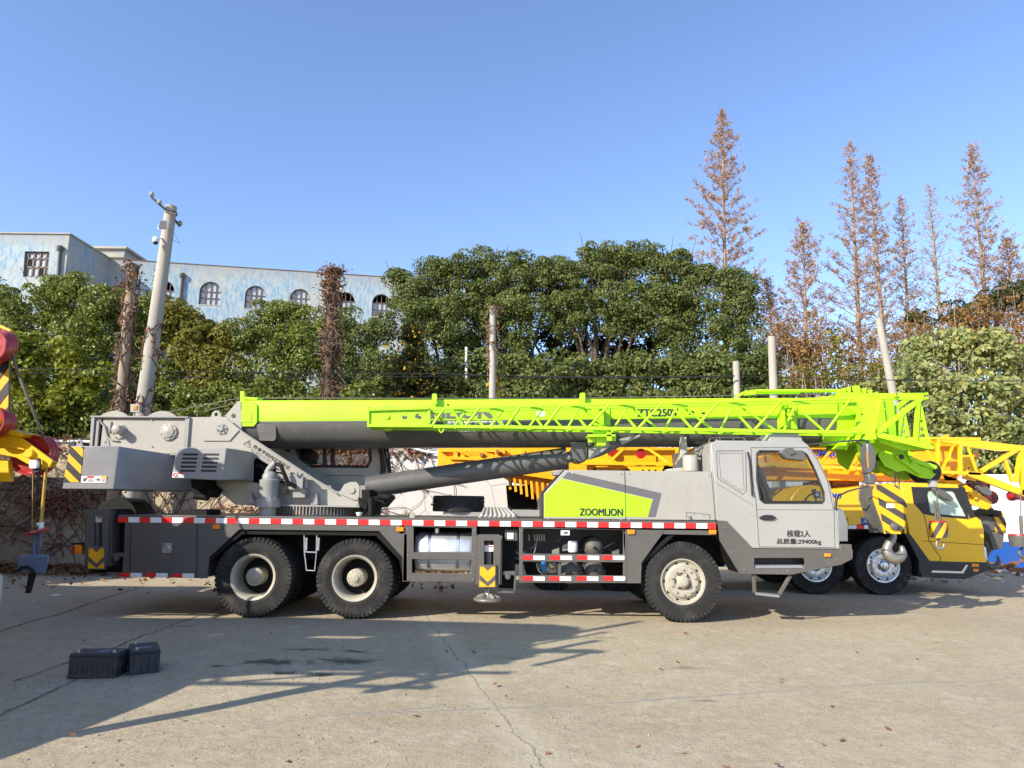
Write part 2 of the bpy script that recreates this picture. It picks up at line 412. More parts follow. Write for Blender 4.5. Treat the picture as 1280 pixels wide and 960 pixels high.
def segs(pts, m, r, n=6): 
    for a, b in pts: m.tube([a, b], r, n)
def Z0(px, py, Y): return P(px, py, Y).z
def X0(px, py, Y): return P(px, py, Y).x
# ================================================================== THE GREEN CRANE
def green_crane():
    t = thing('truck_crane', 'lime green and grey truck crane parked side-on, a lattice jib folded along its boom', 'crane truck', (0, 1.25, 0))
    b = lambda m, n, mt, p=t, bev=.006, **k: m.build(n, mt, p, bevel=bev, **k)
    zd = 1.365                                              # deck height
    XL, XR = X0(147, 650, 0), X0(896, 655, 0)
    # ---- deck, frame rails
    m = M(); m.box(XL, XR, 0.0, 2.5, zd-.05, zd); b(m, 'deck', 'skirt')
    m = M()
    for y in (.78, 1.58): m.box(XL+.1, X0(1040, 690, 0), y, y+.12, .72, 1.31)
    for x in np.linspace(XL+.3, XR, 9): m.box(x, x+.12, .9, 1.58, .78, 1.25)
    m.box(XL+1.2, XR+.5, .9, 1.58, .9, 1.0)
    b(m, 'chassis_frame', 'dark')
    m = M()                                                 # leaf springs, axles, prop shaft
    for px in (322, 447): 
        x = X0(px, 722, .1); m.tube([(x, .3, .54), (x, 2.2, .54)], .085, 12); m.tube([(x, 1.05, .56), (x, 1.45, .56)], .26, 16)
    xf = X0(851, 728, .1); m.beam((xf, .3, .5), (xf, 2.2, .5), .12, .12)
    xa, xb = X0(322, 722, .1)-.35, X0(447, 722, .1)+.35
    for y in (.72, 1.72):
        for k in range(5): m.box(xa+.1*k, xb-.1*k, y, y+.09, .66-.03*k-.028, .66-.03*k)
        for k in range(5): m.box(xf-.8+.1*k, xf+.8-.1*k, y, y+.09, .72-.03*k-.028, .72-.03*k)
    m.tube([(X0(447, 640, .1), 1.25, .58), (X0(760, 640, .1), 1.25, .8)], .06, 10)
    m.box(X0(735, 640, .1), X0(880, 640, .1), .95, 1.5, .5, 1.0)
    b(m, 'axles', 'dark')
    # ---- side skirt, rear box + arch
    m = M()
    m.pl([(156, 652), (500, 657), (500, 668), (474, 664), (299, 662), (261, 697), (259, 723), (154, 721)], 0, .03)
    b(m, 'rear_skirt', 'skirt')
    m = M(); m.pl([(157, 655), (258, 656), (258, 722), (155, 720)], .03, .7); b(m, 'tool_box', 'skirt')
    m = M(); m.pl([(246, 654), (247.2, 654), (246, 722), (244.8, 722)], -.004, .004); m.pl([(163, 656), (164, 656), (162.5, 721), (161.5, 721)], -.004, .004)
    b(m, 'panel_seam', 'black', bev=0)
    m = M(); m.pl([(203, 679), (214.5, 679), (214, 691), (202.5, 691)], -.012, .012); m.lathe([(-.03, .02), (-.03, .035), (-.012, .04)], P(209, 685, 0), n=14, close=True); b(m, 'latch', 'chrome', bev=.002)
    # arch liner behind wheels
    m = M(); m.pl([(299, 662), (474, 664), (504, 697), (504, 726), (499, 700), (470, 670), (303, 668), (264, 700), (261, 697)], .03, .62); b(m, 'mudguard', 'dark')
    m = M(); m.pl([(474, 664), (500, 667), (509, 667), (509, 727), (503, 726), (503, 697)], 0, .03); b(m, 'arch_panel', 'skirt')
    # fuel tank and its frame
    m = M(); m.pl([(505, 657), (596, 658), (594, 728), (503, 727)], 0, .035, holes=[[(517, 658.5), (590, 660), (589, 690), (517, 690)], [(515, 699), (589, 700), (588, 717), (515, 716)]]); b(m, 'tank_frame', 'skirt')
    A_ = P(519, 666, .08); B_ = P(596, 717, .08); zc, rz = (A_.z+B_.z)/2, (A_.z-B_.z)/2
    m = M(); poly = []
    for k in range(24):
        a = 2*math.pi*k/24; cx = math.copysign(abs(math.cos(a))**.6, math.cos(a)); cz = math.copysign(abs(math.sin(a))**.6, math.sin(a)); poly.append((.40+.33*cx, zc+rz*cz))
    n = len(poly)
    xs = [(A_.x, .9), (A_.x+.05, 1), (B_.x-.05, 1), (B_.x, .9)]
    vs = [(x, .40+(y-.40)*s, zc+(z-zc)*s) for x, s in xs for y, z in poly]
    m.add(vs, [(i*n+k, i*n+(k+1) % n, (i+1)*n+(k+1) % n, (i+1)*n+k) for i in range(3) for k in range(n)]+[tuple(range(n))[::-1], tuple(range(3*n, 4*n))])
    tk = b(m, 'fuel_tank', 'alu', bev=0)
    m = M()
    for px in (536, 572):
        x = X0(px, 690, .1); vs = [(x+dx, .40+(y-.40)*1.025, zc+(z-zc)*1.025) for dx in (-.02, .02) for y, z in poly]
        m.add(vs, [(k, (k+1) % n, n+(k+1) % n, n+k) for k in range(n)])
    b(m, 'tank_strap', 'chrome', tk, bev=0)
    m = M(); c = P(546, 664, .3); m.tube([c-Vector((0, 0, .03)), c+Vector((0, 0, .04))], .045, 14); b(m, 'filler_cap', 'chrome', tk, bev=0)
    # reflective tape along the deck edge
    m = M(); x = 147.0; k = 0
    while x < 893:
        y = 646.2+(x-147)*.0108; h = 6.6
        w = 13.6
        m.pl([(x, y), (min(x+w, 895), y+w*.0108), (min(x+w, 895), y+h+w*.0108), (x, y+h)], -.006, .006, mi=k % 2); x += w+.05; k += 1
    b(m, 'reflective_tape', ['red', 'white'], bev=0)
    m = M()
    for x0, y0 in ((150, 716), (182, 716.3), (215, 716.8)):
        m.pl([(x0, y0), (x0+13, y0), (x0+13, y0+5.2), (x0, y0+5.2)], -.006, .005, mi=0); m.pl([(x0+13.1, y0), (x0+27.5, y0+.2), (x0+27.5, y0+5.4), (x0+13.1, y0+5.2)], -.006, .005, mi=1)
    for y0, xs in ((694.5, (653.5, 687.5, 721.5, 753)), (720.5, (653.5, 686.5, 720.5, 754))):
        for x0 in xs:
            m.pl([(x0, y0), (x0+13, y0), (x0+13, y0+5.2), (x0, y0+5.2)], -.006, .005, mi=0); m.pl([(x0+13.1, y0), (x0+27.5, y0+.3), (x0+27.5, y0+5.5), (x0+13.1, y0+5.2)], -.006, .005, mi=1)
    b(m, 'reflective_tape', ['red', 'white'], bev=0)
    for px, py in ((270, 658.5), (500, 661.5), (789, 665), (891, 665)):
        m = M(); m.pl([(px-4.5, py-2.8), (px+4.5, py-2.8), (px+4.5, py+2.8), (px-4.5, py+2.8)], -.025, .024); b(m, 'side_marker', 'amber', bev=.004)
    # ---- open bay with frame
    m = M(); m.pl([(649, 659), (784, 662), (784, 729), (649, 728.5)], 0, .035, holes=[[(654, 660.5), (779, 662.5), (779, 693), (653.5, 692)], [(653.5, 702), (779, 703), (779, 719.5), (653.5, 719)]]); b(m, 'bay_frame', 'skirt')
    m = M(); m.pl([(698, 692), (702, 692), (701, 720), (697.5, 720)], .05, .04); b(m, 'bay_post', 'skirt')
    m = M(); m.pl([(784, 662), (828, 662.5), (828, 667.5), (802, 703), (801, 729), (784, 729)], 0, .035); m.pl([(828, 662.5), (896, 663.3), (894, 669), (844, 668), (827, 667.6)], 0.012, .03); b(m, 'arch_panel', 'skirt')
    m = M(); m.pl([(845, 668), (893, 669), (900, 676), (922, 716), (925, 700), (899, 663), (843, 663), (800, 700), (803, 706)], .04, .42); b(m, 'mudguard', 'dark')
    m = M(); m.pl([(600, 658), (784, 661), (784, 700), (600, 700)], .74, .02); b(m, 'bay_back', 'black', bev=0)
    for px, py, r, nm in ((742, 684, 12.5, 0), (743, 712, 12, 0), (712, 715, 14.5, 0)):
        c = P(px, py, .3); rr = r*S(.3); m = M()
        m.lathe([(-.12, 0), (-.11, rr*.45), (-.08, rr*.75), (-.03, rr*.95), (.02, rr), (.5, rr), (.55, rr*.6), (.56, 0)], c, n=30)
        at = b(m, 'air_tank', 'skirt', bev=0)
        m = M(); m.lathe([(.1, rr*1.02), (.1, rr*1.04), (.14, rr*1.04), (.14, rr*1.02)], c, n=30); m.tube([c+Vector((0, -.12, 0)), c+Vector((0, -.15, 0))], .02, 8); b(m, 'tank_band', 'dark', at, bev=0)
    m = M(); c = P(716, 690, .22); m.lathe([(0, .06), (.02, .068), (.12, .068), (.15, .06), (.155, 0)], c, 'Z', n=24, close=False); b(m, 'filter_canister', 'white', bev=0)
    m = M(); c = P(680, 700, .25); m.lathe([(-.16, 0), (-.155, .035), (-.02, .042), (0, .05), (.06, .052), (.07, .03), (.09, .0)], c, 'Z', n=20); b(m, 'fuel_filter', 'bluef', bev=0)
    m = M(); m.pl([(701, 662.5), (712, 662.5), (712, 669), (701, 669)], .03, .006); m.pl([(705, 665), (710, 664.3), (709, 667.6), (704, 667)], .025, .004, mi=1); b(m, 'sticker', ['white', 'inkg'], bev=0)
    m = M()
    for px in (661, 668, 671, 674, 677, 680): m.tube([P(px, 668, .3), P(px+.4, 676, .3)], .011, 6)
    b(m, 'brass_fitting', 'rim', bev=0)
    m = M()                                                  # hoses and brackets in the dark bay
    for k in range(16):
        x0, y0 = random.uniform(655, 775), random.uniform(668, 715); x1, y1 = x0+random.uniform(-26, 26), y0+random.uniform(-6, 16); Y = random.uniform(.35, .6)
        p0, p2 = P(x0, y0, Y), P(x1, min(y1, 718), Y); m.tube([p0, (p0+p2)/2+Vector((0, random.uniform(-.1, 0), -.05)), p2], .012, 6)
    for x0, y0 in ((690, 688), (725, 695), (703, 682), (765, 690)): m.pl([(x0, y0), (x0+9, y0-4), (x0+9, y0+6), (x0, y0+7)], .35, .08)
    b(m, 'hose', 'steel', bev=0)
    m = M(); m.pl([(631, 662), (647, 662), (647, 676), (631, 676)], .1, .12); b(m, 'lamp_housing', 'skirt'); m = M(); m.pl([(634, 666), (642, 666), (642, 674), (634, 674)], .085, .02); b(m, 'work_lamp', 'lamp', bev=.003)
    # ---- outriggers
    def outrigger(cx, top, bot, slot, brd, lab, floatpad):
        Y0 = -.015
        o = None
        m = M(); m.pl([(cx-16, top+5), (cx-12, top), (cx+13, top), (cx+17, top+6), (cx+16, bot-6), (cx-17, bot-6)], Y0, .05, holes=[[(cx-slot, top+8), (cx+slot, top+8), (cx+slot, bot-30), (cx-slot, bot-30)]])
        m.pl([(cx-15, top+1), (cx-13.5, top), (cx-16, bot-5), (cx-17, bot-5)], Y0, .24); m.pl([(cx+15, top+1), (cx+17, top+2), (cx+15.5, bot-6), (cx+13.5, bot-6)], Y0, .24)
        m.pl([(cx-15, top+2), (cx+16, top+2), (cx+16, bot-6), (cx-16, bot-6)], .22, .02)
        o = b(m, 'outrigger', 'skirt')
        c0 = P(cx, top+10, .11); c1 = P(cx-.5, bot-4, .11)
        b(M().tube([c0, c1], .058, 20), 'jack', 'skirt', o, bev=0)
        m = M(); m.pl([(cx-5.5, lab), (cx+6, lab), (cx+5.5, lab+8), (cx-5.8, lab+8)], .045, .003, mi=0); m.pl([(cx, lab+1), (cx+5, lab+1), (cx+5, lab+2.6), (cx, lab+2.6)], .042, .003, mi=1); b(m, 'label', ['white', 'red'], o, bev=0)
        q = [(cx-12, bot-31), (cx+9.5, bot-31), (cx+9.5, bot-2), (cx-13, bot-2)]
        m = M(); m.pl(q, -.045, .03)
        b(m, 'board', 'skirt', o)
        yq = [(cx-11, bot-28.5), (cx+8, bot-28.5), (cx+7.6, bot-3.5), (cx-12, bot-3.5)]
        m = M(); cxm = cx-1.6
        chev = lambda y0, w: [(cxm-9.6, y0), (cxm, y0+9), (cxm+9.6, y0), (cxm+9.6, y0+w), (cxm, y0+9+w), (cxm-9.6, y0+w)]
        m.pl(yq, -.05, .004, mi=0)
        b(m, 'warning_plate', 'hyel', o, bev=0)
        m = M(); m.pl([(cxm-5, bot-28.6), (cxm+5, bot-28.6), (cxm, bot-23.6)], -.054, .003)
        m.pl([(cxm-9.7, bot-18.5), (cxm, bot-9.5), (cxm+9.7, bot-18.5), (cxm+9.7, bot-12), (cxm, bot-4), (cxm-9.9, bot-12)], -.054, .003); b(m, 'chevron', 'skirt', o, bev=0)
        m = M(); m.pl([(cx+17, bot-23), (cx+34, bot-23), (cx+34, bot-18), (cx+17, bot-18)], .02, .06); m.lathe([(-.04, 0), (-.04, .035), (.0, .04), (.02, .04)], P(cx+24, bot-16, .02), n=18)
        m.pl([(cx+32, bot-18), (cx+34.5, bot-18), (cx+33, bot+4), (cx+30.5, bot+4)], .02, .05); m.pl([(cx+11, bot+1), (cx+33, bot+2), (cx+32.5, bot+4.5), (cx+11, bot+4.5)], .02, .05)
        b(m, 'bracket', 'skirt', o)
        m = M(); m.pl([(cx+17, top), (cx+34, top), (cx+32, bot-1), (cx+12, bot-2)], .3, .02); b(m, 'recess', 'dark', o, bev=0)
        if floatpad:
            c = P(cx-1, 750, .1); m = M(); m.lathe([(-.02, 0), (-.02, .16), (.0, .2), (.02, .2), (.035, .18), (.035, .08), (.06, .06), (.1, .045), (.1, 0)], c, 'Z', n=32); m.tube([c+Vector((0, 0, .08)), P(cx-.5, bot-2, .1)], .04, 16)
            for k in range(6):
                a = k*math.pi/3; m.beam(c+Vector((.06*math.cos(a), .06*math.sin(a), .08)), c+Vector((.15*math.cos(a), .15*math.sin(a), .03)), .012, .04)
            b(m, 'float_pad', 'steel', o, bev=.002)
        return o
    outrigger(611, 668, 737, 5.8, 0, 681.5, True)
    outrigger(122, 637, 714, 5.2, 0, 645, False)
    m = M(); m.pl([(93, 681), (101, 681), (101, 692.5), (93, 692.5)], -.02, .1); b(m, 'tail_lamp', 'amber', bev=.01); m = M(); m.pl([(90, 682), (93.5, 681), (93.5, 692.5), (90, 693)], 0, .1); b(m, 'tail_lamp', 'redp', bev=.005)
    m = M(); m.pl([(88, 679), (106, 678), (106, 681), (88, 681)], 0, .12); m.box(X0(108, 640, 0), X0(155, 640, 0), .25, 2.4, .55, 1.3); b(m, 'rear_beam', 'dark')
    m = M()
    for k in range(5): m.tube([P(142+k*1.6, 658, .12+.03*k), P(141+k*1.2, 678, .1+.03*k), P(143+k*2, 700, .14+.03*k)], .012, 6)
    b(m, 'hose', 'black', bev=0)
    # fenders seen above the deck at the tail
    m = M(); m.cyl((X0(151, 640, 1.9), Z0(151, 650, 1.9)), 27*S(1.9), 1.75, 2.35, 40); b(m, 'rear_fender', 'dark', bev=.01)
    m = M(); m.pl([(222, 645), (226, 638), (228, 636.5), (256, 636.5), (259, 638.5), (259, 646)], .35, .5); b(m, 'rear_fender', 'dark', bev=.01)
    m = M(); m.pl([(133, 637), (150, 636), (158, 645), (158, 652), (133, 652)], .1, .3); b(m, 'tail_bracket', 'dark')
    # ladder between the rear wheels
    m = M()
    for (a, c) in (((380, 666), (380.5, 690)), ((396, 667), (395.5, 690)), ((380.5, 690), (396, 690.5)), ((380.5, 690), (383, 713)), ((395.5, 690), (393.5, 713)), ((383, 713), (393.5, 713.5))): m.tube([P(*a, .06), P(*c, .06)], .011, 8)
    m.tube([P(383, 672, .06), P(382.5, 688, .06)], .022, 8); m.tube([P(398.5, 672, .06), P(397.5, 688, .06)], .022, 8)
    b(m, 'ladder', 'chrome', bev=0)
    # ---- wheels
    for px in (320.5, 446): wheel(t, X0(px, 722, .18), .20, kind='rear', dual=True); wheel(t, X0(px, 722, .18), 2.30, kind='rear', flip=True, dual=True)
    wheel(t, X0(851, 728, .2), .22); wheel(t, X0(851, 728, .2), 2.28, flip=True)
    # ---- engine cover
    zt, zb = Z0(800, 588.5, .03), zd+.005
    x_a, x_b, x_c, x_r = X0(679.5, 650, .03), X0(679.5, 617, .03), X0(706, 588, .03), X0(893.5, 620, .03)
    zk = Z0(679, 617, .03)
    m = M(); m.prism([(x_a, zb), (x_r, zb), (X0(889.5, 590, .03), zt), (x_c, zt), (x_b, zk)], .03, .95); ec = b(m, 'engine_cover', 'grey', bev=.012)
    m = M(); m.prism([(x_a, zb), (x_r, zb), (X0(889.5, 590, .03), zt-.1), (x_c, zt-.1), (x_b, zk-.06)], 1.6, 2.45); m.prism([(x_a-.0, zb), (x_r-.2, zb), (x_r-.2, zk), (x_b+.1, zk)], .95, 1.6); b(m, 'engine_cover', 'grey2', bev=.012)
    m = M(); m.prism([(x_a-.022, zb), (x_a-.001, zb), (x_b-.001, zk), (x_c-.001, zt), (x_c-.012, zt+.012), (x_b-.022, zk+.008)], .035, .95); b(m, 'end_panel', 'black', ec, bev=0)
    m = M(); m.pl([(680.5, 646.2), (680.5, 617.4), (702.2, 598.2), (815.5, 624.5), (809.5, 646.2)], .0265, .003); b(m, 'lime_panel', 'lime', ec, bev=0)
    m = M(); m.pl([(703, 597.5), (710, 590), (827, 616.5), (819.5, 646.2), (810.2, 646.2), (816.4, 623.6)], .0268, .0028); b(m, 'grey_band', 'shade', ec, bev=0)
    m = M(); m.pl([(780.6, 589), (781.3, 589), (782.8, 654), (782, 654)], .025, .004); m.pl([(679, 654.3), (893, 656.5), (893, 657.5), (679, 655.5)], .02, .004); b(m, 'panel_seam', 'ink', ec, bev=0)
    m = M(); m.pl([(690, 589), (704, 587), (712, 588.5), (702, 594), (692, 594)], .1, .3); b(m, 'bonnet_edge', 'grey2', ec)
    text('ZOOMLION', (724.8, 644.4), (778.5, 644.8), 8.6, .0225, 'ink', ec, fat=.045)
    text('商标 400-800-057', (743, 651.4), (780, 651.8), 3.4, .0265, 'inkg', ec)
    text('www.zoomlion.com', (743.5, 654.1), (780, 654.6), 2.9, .0265, 'inkg', ec)
    m = M()                                                   # small line emblem of a truck
    for a, c in (((858, 640.5), (858, 646)), ((858, 640.5), (878, 641.5)), ((878, 641.5), (880, 645)), ((880, 642.5), (887, 643)), ((887, 643), (887, 649)), ((864, 649.5), (887, 650)), ((868, 641), (868, 643)), ((859, 646.5), (861, 646.5))): m.beam(P(*a, .0265), P(*c, .0265), .008, .003)
    m.pl([(862, 645), (864.5, 645), (866, 649.5), (862.5, 649.5)], .0262, .003)
    for cx in (869, 879, 884): m.beam(P(cx-1.5, 651, .0265), P(cx+1.5, 651, .0265), .012, .003)
    b(m, 'emblem', 'inkg', ec, bev=0)
    m = M(); c = P(863.5, 589, .6); m.lathe([(0, .115), (.22, .115), (.235, .1), (.235, 0)], c, 'Z', n=28); b(m, 'air_intake', 'grey', bev=0)
    m = M(); c = P(875, 589, .7); m.tube([P(873, 590, .75), P(873, 569, .75), P(882, 562, .75), P(893, 556, .8)], .05, 10); m.pl([(852, 546), (858, 546), (860, 570), (856, 585), (848, 588), (843, 586), (850, 570)], .9, .12); m.pl([(835, 586), (856, 584), (856, 589), (835, 589)], .7, .3); b(m, 'exhaust_stack', 'ridged')
    # ---- ribbed cover and fittings on deck
    m = M(); z1 = Z0(600, 644.5, .55); z2 = z1+.10; xa_, xb_ = X0(597.5, 650, .55), X0(646.5, 650, .55)
    m.hull([(xa_, .55, zd+.001), (xb_, .55, zd+.001), (xa_+.02, .55, z1), (xb_-.01, .55, z1), (xa_+.02, 1.15, zd+.001), (xb_-.1, 1.15, zd+.001), (xa_+.06, 1.1, z2), (xb_-.14, 1.1, z2)])
    for k in range(8):
        f = (k+.5)/8; m.tube([(xa_+.02+(xb_-xa_-.03)*f, .545, z1-.02), (xa_+.02+(xb_-xa_-.03)*f, .56, z1+.004), (xa_+.06+(xb_-xa_-.2)*f, 1.1, z2+.004)], .026, 8)
    b(m, 'ribbed_cover', 'ridged', bev=.004)
    m = M(); m.box(X0(640, 640, 1.0), X0(680, 640, 1.0), .9, 1.3, zd+.02, zd+.12); m.box(X0(556, 640, 1.9), X0(612, 640, 1.9), 1.6, 2.3, zd, zd+.07); b(m, 'deck_fitting', 'grey2')
    m = M(); c = P(449, 645, .25); m.lathe([(0, .03), (.03, .045), (.05, .05), (.055, 0)], c, 'Z', n=16); b(m, 'level_cap', 'white', bev=0)
    m = M(); m.pl([(512, 650), (512, 643), (515, 640), (518, 641), (519, 650)], .1, .03); b(m, 'tie_hook', 'rim')
    return t, zd
GC, ZD = green_crane()
GB = lambda m, n, mt, p=GC, bev=.006, **k: m.build(n, mt, p, bevel=bev, **k)
# ------------------------------------------------------------------ superstructure
YN, YF = .72, 1.78
A1 = [(233, 521.5), (281, 521), (300, 536.5), (360, 577), (424, 616.5), (430, 606), (437, 602.5), (446, 602.5), (449.5, 608), (449.5, 624), (446, 633.5), (312, 631.5), (294, 631), (270, 611), (258, 590), (256, 568), (233, 567)]
hole1 = [(306, 587), (321, 571), (345, 585), (347, 600), (336, 606), (316, 603)]
m = M(); m.pl(A1, YN, .03, holes=[hole1, circ(438, 613, 2.6, 12)]); GB(m, 'turntable_side', 'grey', bev=.004)
zz = lambda l: [(P(x, y, YN).x, P(x, y, YN).z) for x, y in l]
m = M(); m.prism(zz(A1), YF-.03, YF); GB(m, 'turntable_side', 'grey2', bev=.004)
W1_ = [(114.5, 521), (233, 521.5), (233, 567.5), (180, 566.5), (112, 560)]
m = M(); m.pl([(300, 566), (352, 580), (354, 606), (300, 606)], YN+.3, .02); GB(m, 'shade_backing', 'dark', bev=0)  # dark plate added behind the opening in place of its inner shade
m = M(); m.pl(W1_, YN, .03); sp = GB(m, 'winch_frame', 'grey', bev=.004)
m = M(); m.prism(zz(W1_), YF-.03, YF)
m.pl([(112.5, 519.5), (235, 520.5), (235, 522.3), (112.5, 521.5)], YN-.05, .09); m.pl([(114, 522), (118, 522), (115, 560), (111.5, 560)], YN-.05, .07); m.pl([(121, 526), (124, 526), (121.5, 558), (118, 558)], YN-.03, .04); m.pl([(231.5, 521), (237, 521), (234, 560), (229, 560)], YN-.035, .04)
m.box(X0(114, 640, YN), X0(117, 640, YN), YN, YF, Z0(114, 560, YN), Z0(114, 523, YN)); m.box(X0(112, 640, YN), X0(300, 640, YN), YN, YF, Z0(180, 567, YN)-.02, Z0(180, 567, YN))
m.pl([(310, 630), (449, 632.5), (449, 634.5), (309, 632)], YN-.22, YF-YN+.4)
for (a, c) in (((321, 571), (345, 585)), ((300, 538), (422, 617.5))): m.beam(P(*a, YN-.02), P(*c, YN-.02), .05, .02)
m.pl([(310, 616), (313, 616), (320, 630), (309, 630)], YN-.1, .1); m.pl([(392, 618), (396, 616), (397, 631), (388, 631)], YN-.12, .12)
m.pl([(338, 602), (356, 610), (356, 612), (341, 620), (338, 612)], YN+.3, .02)
GB(m, 'stiffener', 'grey2', bev=.003)
m = M(); m.pl([(258, 524), (283, 523), (299.5, 537), (287, 551), (254, 551)], YN-.02, .02); GB(m, 'reinforcing_plate', 'grey', bev=.004)
m = M(); c = P(278, 536.5, YN)
m.lathe([(-.06, 0), (-.06, .03), (-.03, .05), (-.03, .085), (-.02, .09)], c, n=24)
for k in range(6): a = k*math.pi/3+.2; m.tube([c+Vector((.065*math.cos(a), -.03, .065*math.sin(a))), c+Vector((.065*math.cos(a), -.05, .065*math.sin(a)))], .012, 6)
GB(m, 'pivot_pin', 'grey2', bev=0)
m = M(); m.pl([(263, 523), (265, 516), (269, 513), (273, 513), (276, 517), (277, 522)], YN+.06, .03, holes=[circ(270, 518, 2.2, 12)]); m.pl([(279, 522), (298, 501), (301, 502), (302, 537)], YN+.12, .03, holes=[circ(292, 520, 2.8, 12)])
m.pl([(424, 617), (430, 606), (437, 602.5), (446, 602.5), (449.5, 608), (449, 626), (440, 624)], YN-.03, .03, holes=[circ(438, 613, 2.6, 12)])
m.pl([(436, 610), (438, 610), (438, 616), (436, 616)], YN-.045, .02); m.lathe([(-.05, .02), (-.05, .045), (-.03, .045)], P(440.5, 613, YN), n=14, close=True)
GB(m, 'lug_plate', 'grey', bev=.003)
for px, py, r, Yc in ((150, 539.5, 9.5, 0), (211, 540, 10.5, 1)):
    c = P(px, py, YN); m = M(); rr = r*S(YN)
    if Yc == 0: m.lathe([(-.02, 0.0), (-.02, rr*.95), (0, rr)], c, n=32); m.lathe([(-.02, rr*.6), (-.16, rr*.58), (-.17, rr*.5), (-.17, 0)], c+Vector((.02, 0, .02)), n=24)
    else: m.lathe([(0, rr), (-.025, rr), (-.03, rr*.72), (-.045, rr*.7), (-.055, rr*.3), (-.06, 0)], c, n=32)
    for k in range(8): a = k*math.pi/4+.3; m.tube([c+Vector((rr*.84*math.cos(a), -.015, rr*.84*math.sin(a))), c+Vector((rr*.84*math.cos(a), -.04, rr*.84*math.sin(a)))], .009, 6)
    GB(m, 'winch_motor', 'grey', bev=0)
for px in (156, 214):
    c = P(px, 543, 1.2); m = M(); rr = 26*S(1.2)
    m.lathe([(-.35, 0), (-.35, rr), (-.31, rr), (-.31, rr*.7), (.31, rr*.7), (.31, rr), (.35, rr), (.35, 0)], c, n=40)
    dr = GB(m, 'winch_drum', 'grey', bev=0)
    m = M(); m.lathe([(-.31+.0155*k, rr*(.8+.015*(k % 2))) for k in range(41)], c, n=32); GB(m, 'wound_rope', 'rope', dr, bev=0)
m = M(); m.tube([P(126, 528, YN-.02), P(131, 533, YN-.02), P(134, 546, YN-.02), P(140, 550, YN-.02), P(148, 551, YN-.02)], .014, 8); m.tube([P(139, 527, YN-.01), P(137, 541, YN-.01)], .012, 8)
for px, py in ((190, 525), (190, 558)): m.tube([P(px, py, YN), P(px, py, YN)+Vector((0, -.02, 0))], .01, 6)
GB(m, 'hose', 'grey2', bev=0)
for px, col in ((133, 0), (99, 1)):
    m = M(); m.pl([(px-4, 558), (px-3, 551), (px, 548.5), (px+3, 551), (px+4, 558)], .3, .03, holes=[circ(px, 553, 1.5, 10)]); GB(m, 'lifting_eye', 'grey2', bev=.002)
text('⚠', (309, 555), (316, 559.5), 11, YN-.026, 'ink', sp) if False else None
m = M()
for a, c in (((304, 555), (312, 550.5)), ((312, 550.5), (312.5, 560)), ((312.5, 560), (304, 555))): m.beam(P(*a, YN-.004), P(*c, YN-.004), .008, .004)
m.beam(P(310, 553.3, YN-.004), P(310, 556, YN-.004), .008, .004); GB(m, 'warning_triangle', 'ink', bev=0)
text('作业半径内注意安全', (315.5, 559.5), (361, 587.8), 4.8, YN-.004, 'ink', sp, fat=.03)
text('BE CAREFUL IN THE W', (313.6, 562.8), (340, 579.2), 2.3, YN-.004, 'inkg', sp)
# vent hood
y0, y1 = .0, .70
V = lambda px, py, Y: P(px, py, Y)
m = M(); m.hull([V(221, 559, 0), V(283, 560, 0), V(278, 600.5, -.02), V(214, 597.5, -.02), V(296, 561.5, .22), V(295, 599.5, .22)]+[Vector((V(a, b_, 0).x, .70, V(a, b_, 0).z)) for a, b_ in ((221, 559), (296, 561), (295, 599), (214, 597.5))]); vh = GB(m, 'vent_hood', 'grey2', bev=.012)
m = M()
for k in range(5):
    for x0 in (227.5, 253.5):
        x = x0-k*.85+.5; y = 568+k*5.1; fy = -.004-.02*(y-559)/40
        c_ = [(x+1, y-1.4), (x+19, y-1.2), (x+20, y), (x+19, y+1.5), (x+1, y+1.3), (x, y)]
        m.pl(c_, fy, .006)
GB(m, 'louvre', 'black', vh, bev=0)
m = M(); m.pl([(216, 590), (222, 590), (222, 597), (215.6, 597)], -.024, .003, mi=0); m.pl([(222.5, 590.5), (230.5, 591), (230, 597), (222.2, 596.5)], -.024, .003, mi=0); m.pl([(222.5, 590.5), (230.5, 591), (230.3, 592.5), (222.5, 592)], -.027, .003, mi=1)
cc = P(219, 593.5, -.028); m.tube([cc+Vector((.026*math.cos(a), 0, .026*math.sin(a))) for a in np.linspace(0, 6.283, 16)], .005, 5, mi=1); m.beam(cc+Vector((-.018, 0, .018)), cc+Vector((.018, 0, -.018)), .006, .003, mi=1); GB(m, 'warning_label', ['white', 'red'], vh, bev=0)
m = M(); m.pl([(238, 598), (256, 598), (256, 608), (250, 612), (240, 612)], .3, .5); m.pl([(240, 612), (262, 606), (270, 612), (262, 622), (242, 618)], .45, .3); m.tube([P(243, 620, .4), P(258, 622, .4), P(266, 612, .4)], .05, 10); GB(m, 'hydraulic_pump', 'dark')
